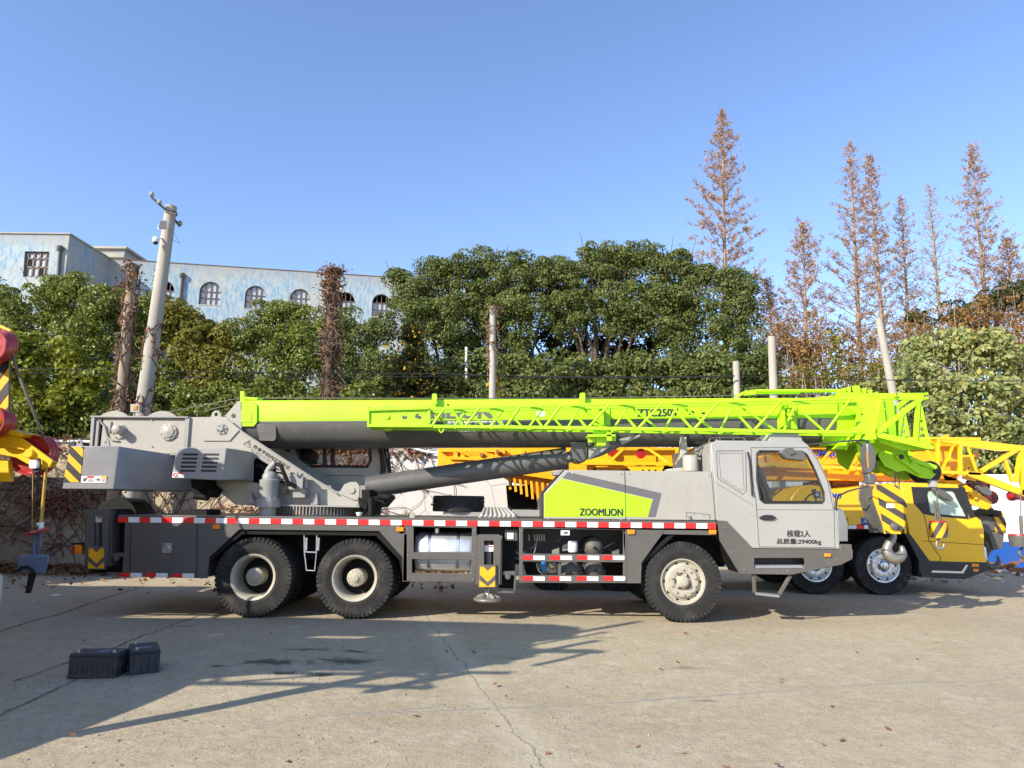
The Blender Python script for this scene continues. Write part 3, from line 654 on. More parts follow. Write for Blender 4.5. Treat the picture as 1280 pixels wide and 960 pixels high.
# counterweight
zt_, zb_ = Z0(115, 557.5, .05), Z0(110, 611.5, .05)
L_ = X0(88, 557.5, .05); L2 = X0(77.5, 611.5, .05); r1 = X0(148, 558, .05); r2 = X0(142, 612, .05); e1 = X0(222, 575, 1.0); e2 = X0(241, 617, 1.0)
m = M(); m.hull([(L_, .05, zt_), (r1, .05, zt_), (r2, .05, zb_), (L2, .05, zb_), (e1+.15, .95, zt_-.08), (e2, .95, zb_), (L_, 2.45, zt_), (r1, 2.45, zt_), (r2, 2.45, zb_), (L2, 2.45, zb_), (e1+.15, 1.6, zt_-.08), (e2, 1.6, zb_), (e2, .95, zb_+.2)]); cwt = GB(m, 'counterweight', 'cw', bev=.012)
q = [(87.5, 558.5), (104.2, 558.5), (99.7, 602.6), (79, 602.6)]
m = M(); m.pl(q, .045, .004, mi=0); stripes(m, q, .041, .004, 1.0, 1.0, 11.6, 11.4, 533.5-23, 8, 1); GB(m, 'hazard_stripes', ['hyel', 'hblk'], cwt, bev=0)
m = M(); m.pl([(101.5, 595), (133, 595), (132.5, 603.6), (101, 603.4)], .043, .004, mi=0); m.pl([(109, 595.2), (117, 595.2), (117, 597.3), (109, 597.3)], .039, .004, mi=1); m.pl([(126, 595.2), (133, 595.2), (133, 598), (126, 598)], .039, .004, mi=3)
m.pl([(103, 600.5), (105, 597.5), (108.5, 597), (108, 600), (105, 602)], .039, .004, mi=2); m.pl([(118, 600), (124, 597.5), (125, 601.5), (122, 600.5)], .039, .004, mi=2)
for k in range(3): m.pl([(110, 598.5+k*1.5), (116.5, 598.5+k*1.5), (116.5, 599+k*1.5), (110, 599+k*1.5)], .039, .004, mi=2); m.pl([(126.5, 599+k*1.4), (131.5, 599+k*1.4), (131.5, 599.5+k*1.4), (126.5, 599.5+k*1.4)], .039, .004, mi=2)
GB(m, 'warning_label', ['white', 'red', 'inkg', 'hyel'], cwt, bev=0)
m = M(); m.pl([(85, 552), (94, 552), (94, 558), (85, 558)], .5, .5); GB(m, 'rubber_stop', 'black')
# slewing ring
cx_ = X0(400, 640, 1.25); m = M(); m.lathe([(0, .70), (.12, .70), (.12, .74), (Z0(400, 633, .6)-ZD-.02, .74), (Z0(400, 633, .6)-ZD-.02, 0)], (cx_, 1.25, ZD), 'Z', n=64)
for k in range(96):
    a = 2*math.pi*k/96; u = Vector((math.cos(a), math.sin(a), 0)); v = Vector((-u.y, u.x, 0)); c = Vector((cx_, 1.25, ZD+.02))+u*.73
    m.hull([c+v*s*.014+u*0+Vector((0, 0, h)) for s in (-1, 1) for h in (0, .12)]+[c+v*s*.008+u*.035+Vector((0, 0, h)) for s in (-1, 1) for h in (0, .12)])
GB(m, 'slewing_gear', 'steel', bev=0)
# slew drive
c = P(334, 645, .42); zz_ = lambda py: Z0(334, py, .42)-c.z
m = M(); m.lathe([(0, 0), (0, 10.5*S(.42)), (zz_(634), 10.5*S(.42)), (zz_(634), 15*S(.42)), (zz_(624), 15*S(.42)), (zz_(624), 11.5*S(.42)), (zz_(606), 11.5*S(.42)), (zz_(604), 12*S(.42)), (zz_(600), 12*S(.42)), (zz_(599), 9*S(.42)), (zz_(594), 9*S(.42)), (zz_(590), 6*S(.42)), (zz_(588), 0)], c, 'Z', n=32)
m.tube([P(334, 592, .42), P(337, 586, .42), P(342, 581, .42), P(344, 578, .42)], .05, 12)
for k in range(12): a = k*math.pi/6; p_ = c+Vector((.14*math.cos(a), .14*math.sin(a), zz_(624))); m.tube([p_, p_+Vector((0, 0, .02))], .009, 6)
GB(m, 'slewing_motor', 'grey2', bev=0)
m = M(); m.tube([P(345, 580, .40), P(351, 582, .36), P(355, 592, .35), P(360, 603, .38), P(370, 609, .42)], .03, 10); m.tube([P(321, 582, .6), P(326, 583, .55), P(331, 588, .5)], .018, 8); m.tube([P(340, 590, .5), P(356, 592, .5)], .014, 8); m.tube([P(341, 606, .5), P(352, 602, .5), P(362, 607, .45)], .018, 8)
GB(m, 'hose', 'dark', bev=0)
m = M(); m.pl([(359, 598), (366, 592), (379, 596), (378, 611), (361, 612)], .45, .16); m.pl([(366, 611), (381, 611), (381, 622), (366, 622)], .5, .18); m.pl([(363, 590), (377, 592), (372, 600), (360, 600)], .5, .12); m.tube([P(371, 595, .42), P(371, 590, .42)], .02, 8)
for k in range(5): m.tube([P(380+k*.2, 597+k*3, .5), P(384, 596.5+k*3, .5)], .014, 6)
for k in range(3): m.tube([P(342, 600+6*k, .55), P(360, 598+6*k, .52)], .012, 6)
m.pl([(344, 604), (358, 602), (358, 616), (346, 616)], .6, .1)
GB(m, 'valve_block', 'grey2', bev=.003)
m = M(); m.pl([(452, 612), (462, 612), (462, 622), (478, 618), (486, 618), (488, 622), (478, 634), (470, 634), (468, 644), (463, 644), (462, 634), (452, 630)], .7, .5); m.tube([P(473, 620, .6), P(486, 622, .6)], .05, 10); m.tube([P(464, 645, .6), P(464, 622, .6)], .05, 12); m.pl([(447, 622), (459, 630), (457, 640), (449, 632)], .6, .2); GB(m, 'swivel_joint', 'dark', bev=.004)
# lift cylinder
a, b_ = P(459, 609, 1.25), P(707, 572.5, 1.25)
m = M(); m.tube([a, b_], 13.2*S(1.25), 32); d = (b_-a).normalized(); m.tube([b_-d*.03, b_+d*.02], 14*S(1.25), 32); GB(m, 'lift_cylinder', 'boomg', bev=0)
m = M(); m.tube([b_, P(715, 571, 1.25)], 7*S(1.25), 24); GB(m, 'piston_rod', 'chrome', bev=0)
m = M(); c = P(723, 568, 1.25); m.tube([c+Vector((0, -.22, 0)), c+Vector((0, .22, 0))], 11.5*S(1.25), 24); m.pl([(713, 553), (733, 553), (734, 572), (727, 578), (716, 574)], .92, .06); m.pl([(735, 553), (790, 546), (800, 543.5), (798, 548), (752, 570), (735, 575)], 1.0, .05); GB(m, 'cylinder_clevis', 'boomg', bev=.004)
m = M(); m.pl([(736, 560), (765, 556), (756, 563), (736, 575)], .9, .05); m.pl([(773, 549), (800, 543), (801, 545), (778, 556)], .9, .05); GB(m, 'clevis_gusset', 'grey2', bev=.004)
# ------------------------------------------------------------------ operator cab (far side)
Yc = 1.82; wn = [(369, 558), (461, 558), (463, 575), (459.5, 583), (383, 582), (377, 577)]
out = [(350, 556), (474, 556), (474, 590), (471, 618), (452, 628), (392, 628), (350, 600)]
m = M(); m.pl(out, Yc, .04, holes=[wn]); m.prism([(P(x, y, Yc).x, P(x, y, Yc).z) for x, y in out], Yc+.72, Yc+.76, [[(P(x, y, Yc).x, P(x, y, Yc).z) for x, y in wn]])
m.box(X0(350, 640, Yc), X0(474, 640, Yc), Yc, Yc+.76, Z0(400, 557, Yc), Z0(400, 557, Yc)+.05); m.box(X0(400, 640, Yc), X0(470, 640, Yc), Yc, Yc+.76, Z0(400, 628, Yc), Z0(400, 624, Yc)); m.box(X0(350, 640, Yc), X0(353, 640, Yc), Yc, Yc+.76, Z0(350, 600, Yc), Z0(350, 556, Yc))
oc = GB(m, 'operator_cab', 'grey', bev=.006)
m = M(); m.pl([(371, 560), (460, 560), (461, 575), (458, 581), (384, 580), (379, 576)], Yc+.02, .005); GB(m, 'window', 'glass', oc, bev=0)
m = M(); pts = [P(x, y, Yc-.01) for x, y in [(369, 557), (377, 577), (383, 582.6), (459.5, 583.4), (463.4, 575), (461, 557)]]
m.tube(pts, .022, 8); m.pl([(403, 558), (408, 558), (408, 582), (403, 582)], Yc-.01, .03); m.pl([(413, 558), (418, 558), (418, 582), (413, 582)], Yc-.01, .03); m.pl([(373, 558), (384, 558), (404, 572), (404, 580), (388, 580), (378, 575)], Yc+.1, .03); GB(m, 'window_frame', 'black', oc, bev=0)
m = M(); m.pl([(352, 559), (362, 559), (360, 570), (404, 596), (412, 604), (400, 600), (352, 575)], Yc-.02, .02); GB(m, 'cab_guard', 'dark', oc, bev=0)
m = M(); m.pl([(388, 593.5), (453, 594.2), (453, 595.2), (389, 594.5)], Yc-.008, .008); GB(m, 'panel_seam', 'inkg', oc, bev=0)
m = M()
for (p_, q_, r) in (((475, 556), (480, 590), .035), ((480, 556), (486, 590), .02), ((484, 556), (489, 596), .02)): m.tube([P(*p_, Yc), P(*q_, Yc)], r, 8)
m.tube([P(484, 556, Yc), P(486.5, 580, Yc), P(487, 598, Yc)], .015, 8); m.tube([P(491, 597, Yc+.2), P(498, 591, Yc+.2), P(507, 589, Yc+.2), P(508, 592, Yc+.2)], .015, 8); GB(m, 'mirror_arm', 'black', oc, bev=0)
# ------------------------------------------------------------------ main boom
Yb0, Yb1 = .88, 1.62
def zprof(px, tops):                                        # tops: list of photo y at the near boom face
    return [Z0(px, y, Yb0) for y in tops]
def boomsec(m, pxa, pxb, ya, yb, y0, y1, mi=0):
    """tapering box between two photo columns; ya/yb = list of (photo y) rows, inset per row"""
    za = zprof(pxa, [r[0] for r in ya]); zb = zprof(pxb, [r[0] for r in yb]); xa, xb = X0(pxa, 520, Yb0), X0(pxb, 520, Yb0); n = len(ya)
    ring = lambda x, z, rows: [Vector((x, y0+rows[i][1], z[i])) for i in range(n)] + [Vector((x, y1-rows[i][1], z[i])) for i in reversed(range(n))]
    A, B = ring(xa, za, ya), ring(xb, zb, yb); k = 2*n
    m.add(A+B, [(i, i+k, (i+1) % k+k, (i+1) % k) for i in range(k)]+[tuple(range(k)), tuple(range(k, 2*k))[::-1]], mi)
low_a = [(527, .0), (534, .003), (545, .04), (553, .12), (558.5, .26)]; low_b = [(522.5, .0), (531, .003), (541.5, .04), (549.5, .12), (555, .26)]
m = M(); boomsec(m, 300, 1045, low_a, low_b, Yb0, Yb1); bm_ = GB(m, 'boom_underside', 'boomg', bev=.004)
m = M(); boomsec(m, 299, 1048, [(500.5, .02), (502.5, .0), (527, .0)], [(497, .02), (499, .0), (522.5, .0)], Yb0, Yb1); bt_ = GB(m, 'boom', 'lime', bev=.004)
m = M(); m.pl([(298, 502), (317, 502), (321, 506), (321, 528), (317, 533), (297.5, 533)], Yb0-.03, .03); m.pl([(301, 512), (311, 512), (314.5, 516), (314.5, 528), (300.5, 528)], Yb0-.038, .01); m.pl([(300, 489), (305, 489), (306, 502), (300, 502)], Yb0+.05, .06); m.tube([P(305, 498, Yb0+.08), P(322, 499.5, Yb0+.08)], .03, 10); m.pl([(318, 500), (322, 496), (324, 501)], Yb0+.1, .1); GB(m, 'boom_tail', 'lime', bev=.003)
m = M(); m.pl([(320, 530), (343, 531), (345, 533), (345, 548), (342, 551.5), (324, 551)], Yb0-.012, .05); GB(m, 'boom_pad', 'boomg', bev=.005)
m = M()
for px, py, w in ((543, 492.5, 3), (728, 491.5, 3.2)): m.pl([(px-w, py+1), (px-w+1, py-.5), (px+w-1, py-.5), (px+w, py+1), (px+w, 505), (px-w, 505)], Yb0-.1, .06)
for px, py in ((560, 506), (878, 516.5), (880, 516.5)): m.cyl((X0(px, py, Yb0), Z0(px, py, Yb0)), .016, Yb0-.006, Yb0+.01, 12, mi=1)
m.pl([(671, 514), (680, 514), (682, 517), (680, 520.5), (670, 520.5)], Yb0-.006, .006, mi=2); m.pl([(862, 514), (867, 513.5), (868, 518.5), (861, 518)], Yb0-.006, .006, mi=1)
GB(m, 'boom_fitting', ['lime', 'black', 'white'], bev=0)
text('ZOOMLION', (480, 523.2), (614, 522.6), 13.6, Yb0-.004, 'shade', bt_, fat=.09)
text('ZTC250V', (797, 520.8), (848, 520.2), 9.4, Yb0-.004, 'ink', bt_, fat=.05)
text('起重臂下严禁站人', (559, 532.8), (641, 532.2), 6.2, Yb0-.004, 'wht', bm_, fat=.05)
text('NO STANDING UNDER THE BOOM', (558, 539.4), (642, 538.8), 3.5, Yb0+.012, 'wht', bm_, fat=.06)
m = M(); m.pl([(544, 539), (547, 534.5), (549.5, 539)], Yb0, .004); GB(m, 'warning_triangle', 'hyel', bm_, bev=0)
# telescoping head and upper rods
m = M(); boomsec(m, 1030, 1120, [(495, 0), (548, 0), (556, .1)], [(499, 0), (545, 0), (556, .1)], Yb0+.03, Yb1-.03); hd = GB(m, 'boom_head', 'lime', bev=.004)
m = M()
m.pl([(1072, 496), (1104, 498), (1109, 540), (1088, 585), (1075, 575), (1068, 545)], Yb0-.02, .03)
m.prism([(P(x, y, Yb0).x, P(x, y, Yb0).z) for x, y in [(1072, 496), (1104, 498), (1109, 540), (1088, 585), (1075, 575), (1068, 545)]], Yb1-.02, Yb1+.01)
m.pl([(1097, 555), (1122, 553), (1140, 572), (1160, 578), (1171, 582), (1171, 592), (1164, 599), (1150, 597), (1131, 588), (1122, 590), (1106, 583), (1098, 570)], Yb0+.08, .025)
m.prism([(P(x, y, Yb0).x, P(x, y, Yb0).z) for x, y in [(1097, 555), (1122, 553), (1140, 572), (1160, 578), (1171, 582), (1171, 592), (1164, 599), (1150, 597), (1131, 588), (1122, 590), (1106, 583), (1098, 570)]], Yb1-.1, Yb1-.075)
m.pl([(1112, 549), (1168, 555), (1164, 562), (1125, 560)], Yb0-.01, .5); m.pl([(1050, 552), (1062, 550), (1056, 562), (1045, 561)], Yb0, .4)
m.beam(P(1056, 562, Yb0), P(1064, 545, Yb0), .06, .04); m.beam(P(1067, 562, Yb0+.2), P(1076, 545, Yb0+.2), .06, .04)
for p_, q_ in (((1130, 556), (1140, 575)), ((1140, 575), (1171, 586)), ((1120, 570), (1150, 592))): m.beam(P(*p_, Yb0+.05), P(*q_, Yb0+.05), .05, .05)
m.pl([(1138, 571), (1147, 573), (1150, 592), (1140, 588)], Yb0+.05, .05); m.pl([(1098, 575), (1120, 588), (1117, 596), (1100, 588)], Yb0+.3, .1)
GB(m, 'boom_head_plate', 'lime', hd, bev=.003)
for px, py, r in ((1112, 573, 15), (1156, 590, 13)):
    c = P(px, py, 1.25); m = M(); rr = r*S(1.25)
    for k in range(3): o_ = -.13+.13*k; m.lathe([(o_-.04, rr*.2), (o_-.04, rr), (o_-.02, rr), (o_, rr*.85), (o_+.02, rr), (o_+.04, rr), (o_+.04, rr*.2)], c, n=36)
    m.tube([c+Vector((0, -.35, 0)), c+Vector((0, .35, 0))], .04, 14)
    GB(m, 'sheave', 'black', hd, bev=0)
m = M()
m.tube([P(944, 488.8, Yb0+.15), P(1060, 488.5, Yb0+.15)], .028, 10); m.pl([(931, 489), (945, 487), (946, 492.5), (932, 494)], Yb0+.1, .1); m.beam(P(919, 496, Yb0+.15), P(934, 489, Yb0+.15), .04, .04); m.tube([P(1000, 491, Yb0+.6), P(930, 491, Yb0+.6)], .02, 8)
for px, top, w in ((1056, 485, 1.3), (1062, 483.5, 1.4), (1071.5, 482, 3), (1081.5, 485, 1.2), (1089, 487, 1.2), (1050, 488, 1.2), (1075, 487, 1.2), (1096, 490, 1.2)): m.pl([(px-w, top), (px+w, top), (px+w, 498), (px-w, 498)], Yb0+.05, .09); m.pl([(px-w, top), (px+w, top), (px+w, 498), (px-w, 498)], Yb0+.5, .06)
m.pl([(1050, 490), (1100, 492), (1104, 499), (1048, 498)], Yb0+.02, .7)
GB(m, 'rope_guide', 'lime', hd, bev=.002)
m = M(); c = P(1067, 489, 1.2); m.lathe([(-.05, 0), (-.05, .05), (.05, .05), (.05, 0)], c, n=20); GB(m, 'guide_roller', 'black', hd, bev=0)
# ------------------------------------------------------------------ lattice jib along near side of the boom
Yj, Yk = .30, .66
jr = .020
def interp(x, tab):
    for (a, ya), (b, yb) in zip(tab, tab[1:]):
        if x <= b: return ya+(yb-ya)*(x-a)/(b-a)
    return tab[-1][1]
top = [(460, 513.5), (700, 506.5), (900, 502), (1080, 497.5)]; bot = [(460, 532.5), (600, 533.5), (700, 534.8), (860, 537), (1090, 541)]
m = M()
for Y in (Yj, Yk):
    Tt = [P(x, interp(x, top), Yj) for x in (460, 600, 700, 800, 900, 1000, 1082)]; Bt = [P(x, interp(x, bot), Yj) for x in (460, 600, 700, 800, 900, 1000, 1092)]
    for L, w in ((Tt, .042), (Bt, .048)):
        for a, b_ in zip(L, L[1:]): a = a.copy(); b_ = b_.copy(); a.y = b_.y = Y; m.beam(a, b_, w, w)
jb = GB(m, 'lattice_jib', 'lime', bev=.004)
nb = [541, 583, 634, 682, 737, 799, 869, 944, 1034]; nt_ = [560, 604, 655, 706, 766, 832, 903, 982, 1068]
m = M()
for i, xb in enumerate(nb):
    m.tube([P(xb-1, interp(xb, bot)-1, Yj-.01), P(nt_[i]-5, interp(nt_[i], top)+1, Yj-.01)], jr, 8)
    if i+1 < len(nb): m.tube([P(nt_[i]+5, interp(nt_[i], top)+1, Yj-.01), P(nb[i+1]-4, interp(nb[i+1], bot)-1, Yj-.01)], jr, 8)
GB(m, 'diagonal_brace', 'lime', jb, bev=0)
m = M()
fb = [561, 608, 658, 709, 768, 834, 906, 988]; ft = [538, 583, 631, 682, 729, 792, 857, 929, 1010]
PX = lambda x, y: Vector((P(x, y, Yj).x*1.0, Yk, P(x, y, Yj).z))
for i, xb in enumerate(fb):
    m.tube([PX(ft[i]+3, interp(ft[i], top)+1), PX(xb-2, interp(xb, bot)-1)], jr*.9, 8); m.tube([PX(xb+2, interp(xb, bot)-1), PX(ft[i+1]-3, interp(ft[i+1], top)+1)], jr*.9, 8)
for i, xb in enumerate(nb[:-1]):                        # cross members top and bottom
    a = P(xb, interp(xb, bot), Yj); c = PX((xb+nb[i+1])/2, interp(xb, bot)); m.tube([a, c], jr*.8, 6); c2 = P(nb[i+1], interp(nb[i+1], bot), Yj); m.tube([c, c2], jr*.8, 6)
    a = P(nt_[i], interp(nt_[i], top), Yj); c = PX((nt_[i]+nt_[i+1])/2, interp(nt_[i], top)); m.tube([a, c], jr*.8, 6)
GB(m, 'cross_brace', 'lime', jb, bev=0)
m = M()
m.pl([(459.5, 510), (536, 508.5), (537, 511.5), (459.5, 513.5)], Yj-.04, .45)
m.pl([(461, 513), (537, 512), (537, 532.5), (461, 532.5)], Yj, .012, holes=[circ(506, 521, 3.4), circ(523, 521, 4.3)]); m.pl([(459, 508), (461.5, 508), (461.5, 534), (459, 534)], Yj-.03, .5); m.pl([(534.5, 511), (537.5, 511), (538, 529), (535.5, 529)], Yj-.02, .1)
m.pl([(460, 531), (540, 531.5), (540, 534), (460, 533.5)], Yj-.04, .09)
m.lathe([(-.02, .02), (-.02, .035), (0, .035)], P(484, 521, Yj), n=16, close=True)
m.pl([(476, 509), (484, 505.5), (492, 509)], Yj+.1, .02); m.pl([(484, 504), (488, 507), (492, 508.5), (484, 508.5)], Yj+.15, .02)
GB(m, 'jib_tip_box', 'lime', jb, bev=.003)
c = P(485, 529, Yj+.1); m = M(); m.lathe([(-.04, .03), (-.04, .115), (-.02, .12), (0, .1), (.02, .12), (.04, .115), (.04, .03)], c, n=32); GB(m, 'sheave', 'lime', jb, bev=0)
m = M(); m.tube([P(549, 535, Yj), P(549.5, 539, Yj), P(551.5, 541, Yj), P(554, 539, Yj), P(555, 535, Yj)], .012, 6); GB(m, 'ring', 'lime', jb, bev=0)
m = M()   # jib carriers on boom
m.pl([(741, 505), (762, 505), (763, 532), (742, 532)], Yb0-.02, .03); m.pl([(749, 509), (754, 509), (755, 540), (750, 540)], Yb0-.2, .2); m.pl([(735, 543), (770, 543), (770, 551), (735, 553)], Yj+.1, .03); m.pl([(744, 538), (759, 538), (757, 557), (746, 557)], Yj+.08, .3); m.pl([(735, 543), (770, 543), (769, 545.5), (735, 546)], Yj-.02, .3); m.pl([(758, 541), (764, 540), (765, 551), (759, 551)], Yj-.02, .05)
m.pl([(972, 503), (995, 503), (997, 536), (973, 536)], Yb0-.03, .04); m.pl([(977, 506), (981, 506), (982, 534), (978, 534)], Yb0-.15, .12); m.pl([(983, 510), (992, 509), (993, 520), (984, 520)], Yb0-.12, .1)
for k in range(4): m.tube([P(984+2*k, 508+5*k, Yb0-.1), P(984+2*k, 508+5*k, Yb0-.16)], .02, 8)
GB(m, 'jib_carrier', 'lime', bev=.003)
m = M()   # jib root frame at the head
m.pl([(1066, 497), (1102, 498), (1093, 541), (1062, 541), (1078, 527), (1079, 514)], Yj-.03, .02); m.pl([(1100, 498), (1102.5, 498), (1094, 541), (1091.5, 541)], Yj-.06, .06)
m.prism([(P(x, y, Yj).x, P(x, y, Yj).z) for x, y in [(1066, 497), (1102, 498), (1093, 541), (1072, 541), (1086, 527), (1087, 514)]], Yk+.03, Yk+.05)
m.pl([(1100, 491.5), (1155, 491), (1155, 500), (1101, 499)], Yj-.02, .06); m.pl([(1154, 491), (1160.5, 490.5), (1160.5, 493), (1154, 493.5)], Yj-.02, .05); m.pl([(1154, 496.5), (1160.5, 496.5), (1160.5, 499), (1154, 499)], Yj-.02, .05)
m.beam(P(1097, 540, Yj), P(1150, 499, Yj), .065, .065); m.beam(P(1147.5, 502, Yj), P(1144, 553, Yj), .055, .05); m.pl([(1149, 502), (1152, 503), (1164, 560), (1143, 556)], Yj, .02, holes=[circ(1152.5, 526.5, 1.7, 12), circ(1153, 536, 2.8, 14), circ(1153.5, 546, 3.6, 14)])
m.pl([(1093, 538), (1110, 543), (1144, 549.5), (1168, 558), (1168, 561.5), (1158, 561), (1098, 547)], Yj-.02, .06)
Yq = Yk+.35
m.beam(P(1085, 538, Yq), P(1135, 498, Yq), .06, .06); m.beam(P(1128, 510, Yq), P(1122, 548, Yq), .05, .05); m.pl([(1128, 510), (1131, 510), (1138, 546), (1122, 546)], Yq, .02, holes=[circ(1129.5, 532, 1.8, 12), circ(1130, 540, 2.3, 12)]); m.pl([(1095, 493), (1140, 492), (1140, 499), (1095, 499)], Yq, .05)
m.pl([(1098, 505), (1118, 506), (1130, 545), (1088, 545)], Yq+.1, .02); m.beam(P(1150, 495, Yj), P(1138, 495, Yq), .04, .04); m.beam(P(1146, 553, Yj), P(1130, 548, Yq), .04, .04)
m.pl([(1084, 541), (1095, 541), (1096, 549), (1082, 550)], Yj-.05, .7); m.pl([(1096, 546), (1130, 556), (1160, 561), (1128, 563), (1100, 553)], Yj+.15, .35)
m.lathe([(-.04, 0), (-.04, .02), (0, .03)], P(1118, 495, Yj-.02), n=12); m.lathe([(-.04, .0), (-.04, .015), (0, .02)], P(1104, 512, Yj), n=10)
GB(m, 'jib_root_frame', 'lime', jb, bev=.003)
m = M(); m.cyl((X0(1118, 493.5, Yj), Z0(1118, 493.5, Yj)), .012, Yj-.065, Yj-.058, 10); m.cyl((X0(1076, 518, Yj), Z0(1076, 518, Yj)), .012, Yj-.04, Yj-.028, 10); GB(m, 'pin_hole', 'black', jb, bev=0)
# hoist ropes from the drums to the boom tail and along the boom
m = M(); m.tube([P(200, 517, 1.2), P(300, 497.5, 1.2)], .008, 6); m.tube([P(235, 520, 1.3), P(300, 502, 1.3)], .008, 6); m.tube([P(300, 497.5, 1.2), P(700, 498.2, 1.2), P(1060, 492, 1.2)], .008, 6); GB(m, 'hoist_rope', 'rope', bev=0)
# ------------------------------------------------------------------ driver cab
Ya, Yz = .0, 2.46
body = [(888, 554.5), (896, 550.5), (1004, 551.5), (1010, 556), (1024, 575), (1038, 606), (1046, 636), (1050, 683), (1050, 686.5), (941, 685.5), (909, 652), (896, 651), (893, 600)]
win = [(949, 564), (1003, 564.5), (1008, 568), (1018, 588), (1028.5, 614), (1029, 625), (1027, 628), (955, 628), (951, 625), (946.5, 600), (946, 567)]
cv = lambda l: [(P(x, y, 0).x, P(x, y, 0).z) for x, y in l]
m = M(); m.pl(body, 0, .04, holes=[win]); m.prism(cv(body), Yz-.04, Yz, [cv(win)])
zr = P(940, 551, 0).z; m.prism(cv([(888.5, 555), (896, 550.8), (1004, 551.8), (1010, 556.3), (1006, 558.5), (891, 557.5)]), .04, Yz-.04)
m.prism(cv([(888.5, 555), (891, 557), (897, 650), (893, 650)]), .04, .5); m.prism(cv([(888.5, 555), (891, 557), (897, 650), (893, 650)]), Yz-.5, Yz-.04); m.prism(cv([(890, 600), (893, 600), (897, 650), (893, 650)]), .5, Yz-.5); m.prism(cv([(888.5, 555), (891, 557), (892, 566), (889, 566)]), .5, Yz-.5)
m.prism(cv([(900, 648), (1049, 668), (1049, 672), (900, 655)]), .04, Yz-.04)
cb = GB(m, 'driver_cab', 'cab', bev=.012)
m = M(); m.prism(cv([(1012, 560), (1014, 560), (1045.5, 630), (1044, 630)]), .12, Yz-.12); GB(m, 'windscreen', 'glass', cb, bev=0)
m = M()
for y in (.04, Yz-.1): m.prism(cv([(1005, 553), (1011, 557), (1024, 575), (1038, 606), (1046, 636), (1040, 636), (1033, 609), (1018, 576), (1007, 560)]), y, y+.06)
m.prism(cv([(1040, 625), (1046, 630), (1050, 686), (1044, 686)]), .04, Yz-.04); GB(m, 'front_pillar', 'cab', cb, bev=.006)
m = M(); m.hull([P(1046, 634, 0), P(1054, 637, .1), P(1060, 655, .1), P(1060, 677, .1), P(1049, 677, 0)]+[Vector((P(x, y, 0).x, Yz-(.1 if x > 1050 else 0), P(x, y, 0).z)) for x, y in ((1046, 634), (1054, 637), (1060, 655), (1060, 677), (1049, 677))]); GB(m, 'front_panel', 'cab', cb, bev=.01)
m = M(); m.pl([(936, 554), (960, 552), (966, 541.5), (972, 540.5), (996, 541), (1001, 545), (1004, 552)], .35, 1.7); GB(m, 'roof_fairing', 'cab', cb, bev=.01)
m = M()
seam = [(938.5, 560), (940, 600), (944.5, 622), (949, 683.5), (1043.5, 684.5), (1042.5, 640), (1034, 600), (1021, 574), (1010, 559.5), (938.5, 559.5)]
m.tube([P(x, y, -.0005) for x, y in seam], .005, 5); m.tube([P(945, 637, .0), P(1041, 637.5, .0)], .003, 5)
m.tube([P(895, 604, .0), P(942, 632, .0)], .003, 5)
m.tube([P(x, y, -.0005) for x, y in [(896, 563.5), (929, 563.5), (932, 566), (933, 613), (929, 618), (899, 599), (897, 597), (895.5, 566), (896, 563.5)]], .005, 5); m.tube([P(x, y, -.0005) for x, y in [(899, 566.5), (928, 566.5), (930, 611), (926, 613), (901, 597), (898.5, 568), (899, 566.5)]], .0035, 5)
GB(m, 'panel_seam', 'inkg', cb, bev=0)
m = M(); m.tube([P(934.5, 565, -.01), P(937, 575, -.02), P(940.5, 620, -.02)], .013, 8); m.tube([P(x, y, -.005) for x, y in win+win[:1]], .016, 8); GB(m, 'window_seal', 'black', cb, bev=0)
m = M(); m.pl([(947, 566), (1003, 566), (1027, 614), (1027, 627), (956, 627), (948, 600)], .02, .005); GB(m, 'door_window', 'glass', cb, bev=0)
m = M(); m.prism(cv([(947, 566), (1003, 566), (1027, 614), (1027, 627), (956, 627), (948, 600)]), Yz-.03, Yz-.025); GB(m, 'door_window', 'glass', cb, bev=0)
m = M(); m.pl([(950, 646), (957, 643.5), (966, 644), (971, 647), (966, 650), (956, 650), (950, 648.5)], -.03, .03); GB(m, 'door_handle', 'black', cb, bev=.006)
text('核载2人', (984, 671), (1013, 671.3), 8, -.003, 'ink', cb, fat=.03)
text('总质量:29400kg', (971, 681), (1026.5, 681.6), 7.6, -.003, 'ink', cb, fat=.03)
m = M(); m.pl([(938, 557), (954, 558), (951, 552), (960, 552), (951, 553)], 0, .001) if False else None
m = M(); m.pl([(976, 566), (978, 562), (1004, 563.5), (1008, 570), (1006, 576), (982, 573)], -.16, .13); m.pl([(983, 560), (992, 560), (996, 567), (988, 569)], -.18, .1); GB(m, 'kerb_mirror', 'boomg', cb, bev=.012)
m = M()   # interior
m.hull([Vector((X0(a, b_, 0), y, Z0(a, b_, 0))) for a, b_ in ((948, 612), (951, 600), (957, 602), (964, 632), (952, 640)) for y in (.25, .75)]); m.hull([Vector((X0(a, b_, 0), y, Z0(a, b_, 0))) for a, b_ in ((954, 632), (985, 632), (986, 642), (955, 644)) for y in (.2, .8)])
m.hull([Vector((X0(a, b_, 0), y, Z0(a, b_, 0))) for a, b_ in ((948, 612), (951, 600), (957, 602), (964, 632), (952, 640)) for y in (1.7, 2.2)])
m.hull([Vector((X0(a, b_, 0), y, Z0(a, b_, 0))) for a, b_ in ((1022, 628), (1044, 630), (1046, 660), (1024, 660)) for y in (.1, 2.3)])
m.prism(cv([(905, 650), (940, 652), (940, 640), (905, 640)]), .06, Yz-.06)
sw = P(1012, 628, .5); m.tube([sw+Vector((.12*math.cos(a)*.4, .2*math.sin(a), .2*math.cos(a)*.6)) for a in np.linspace(0, 6.283, 20)], .013, 6)
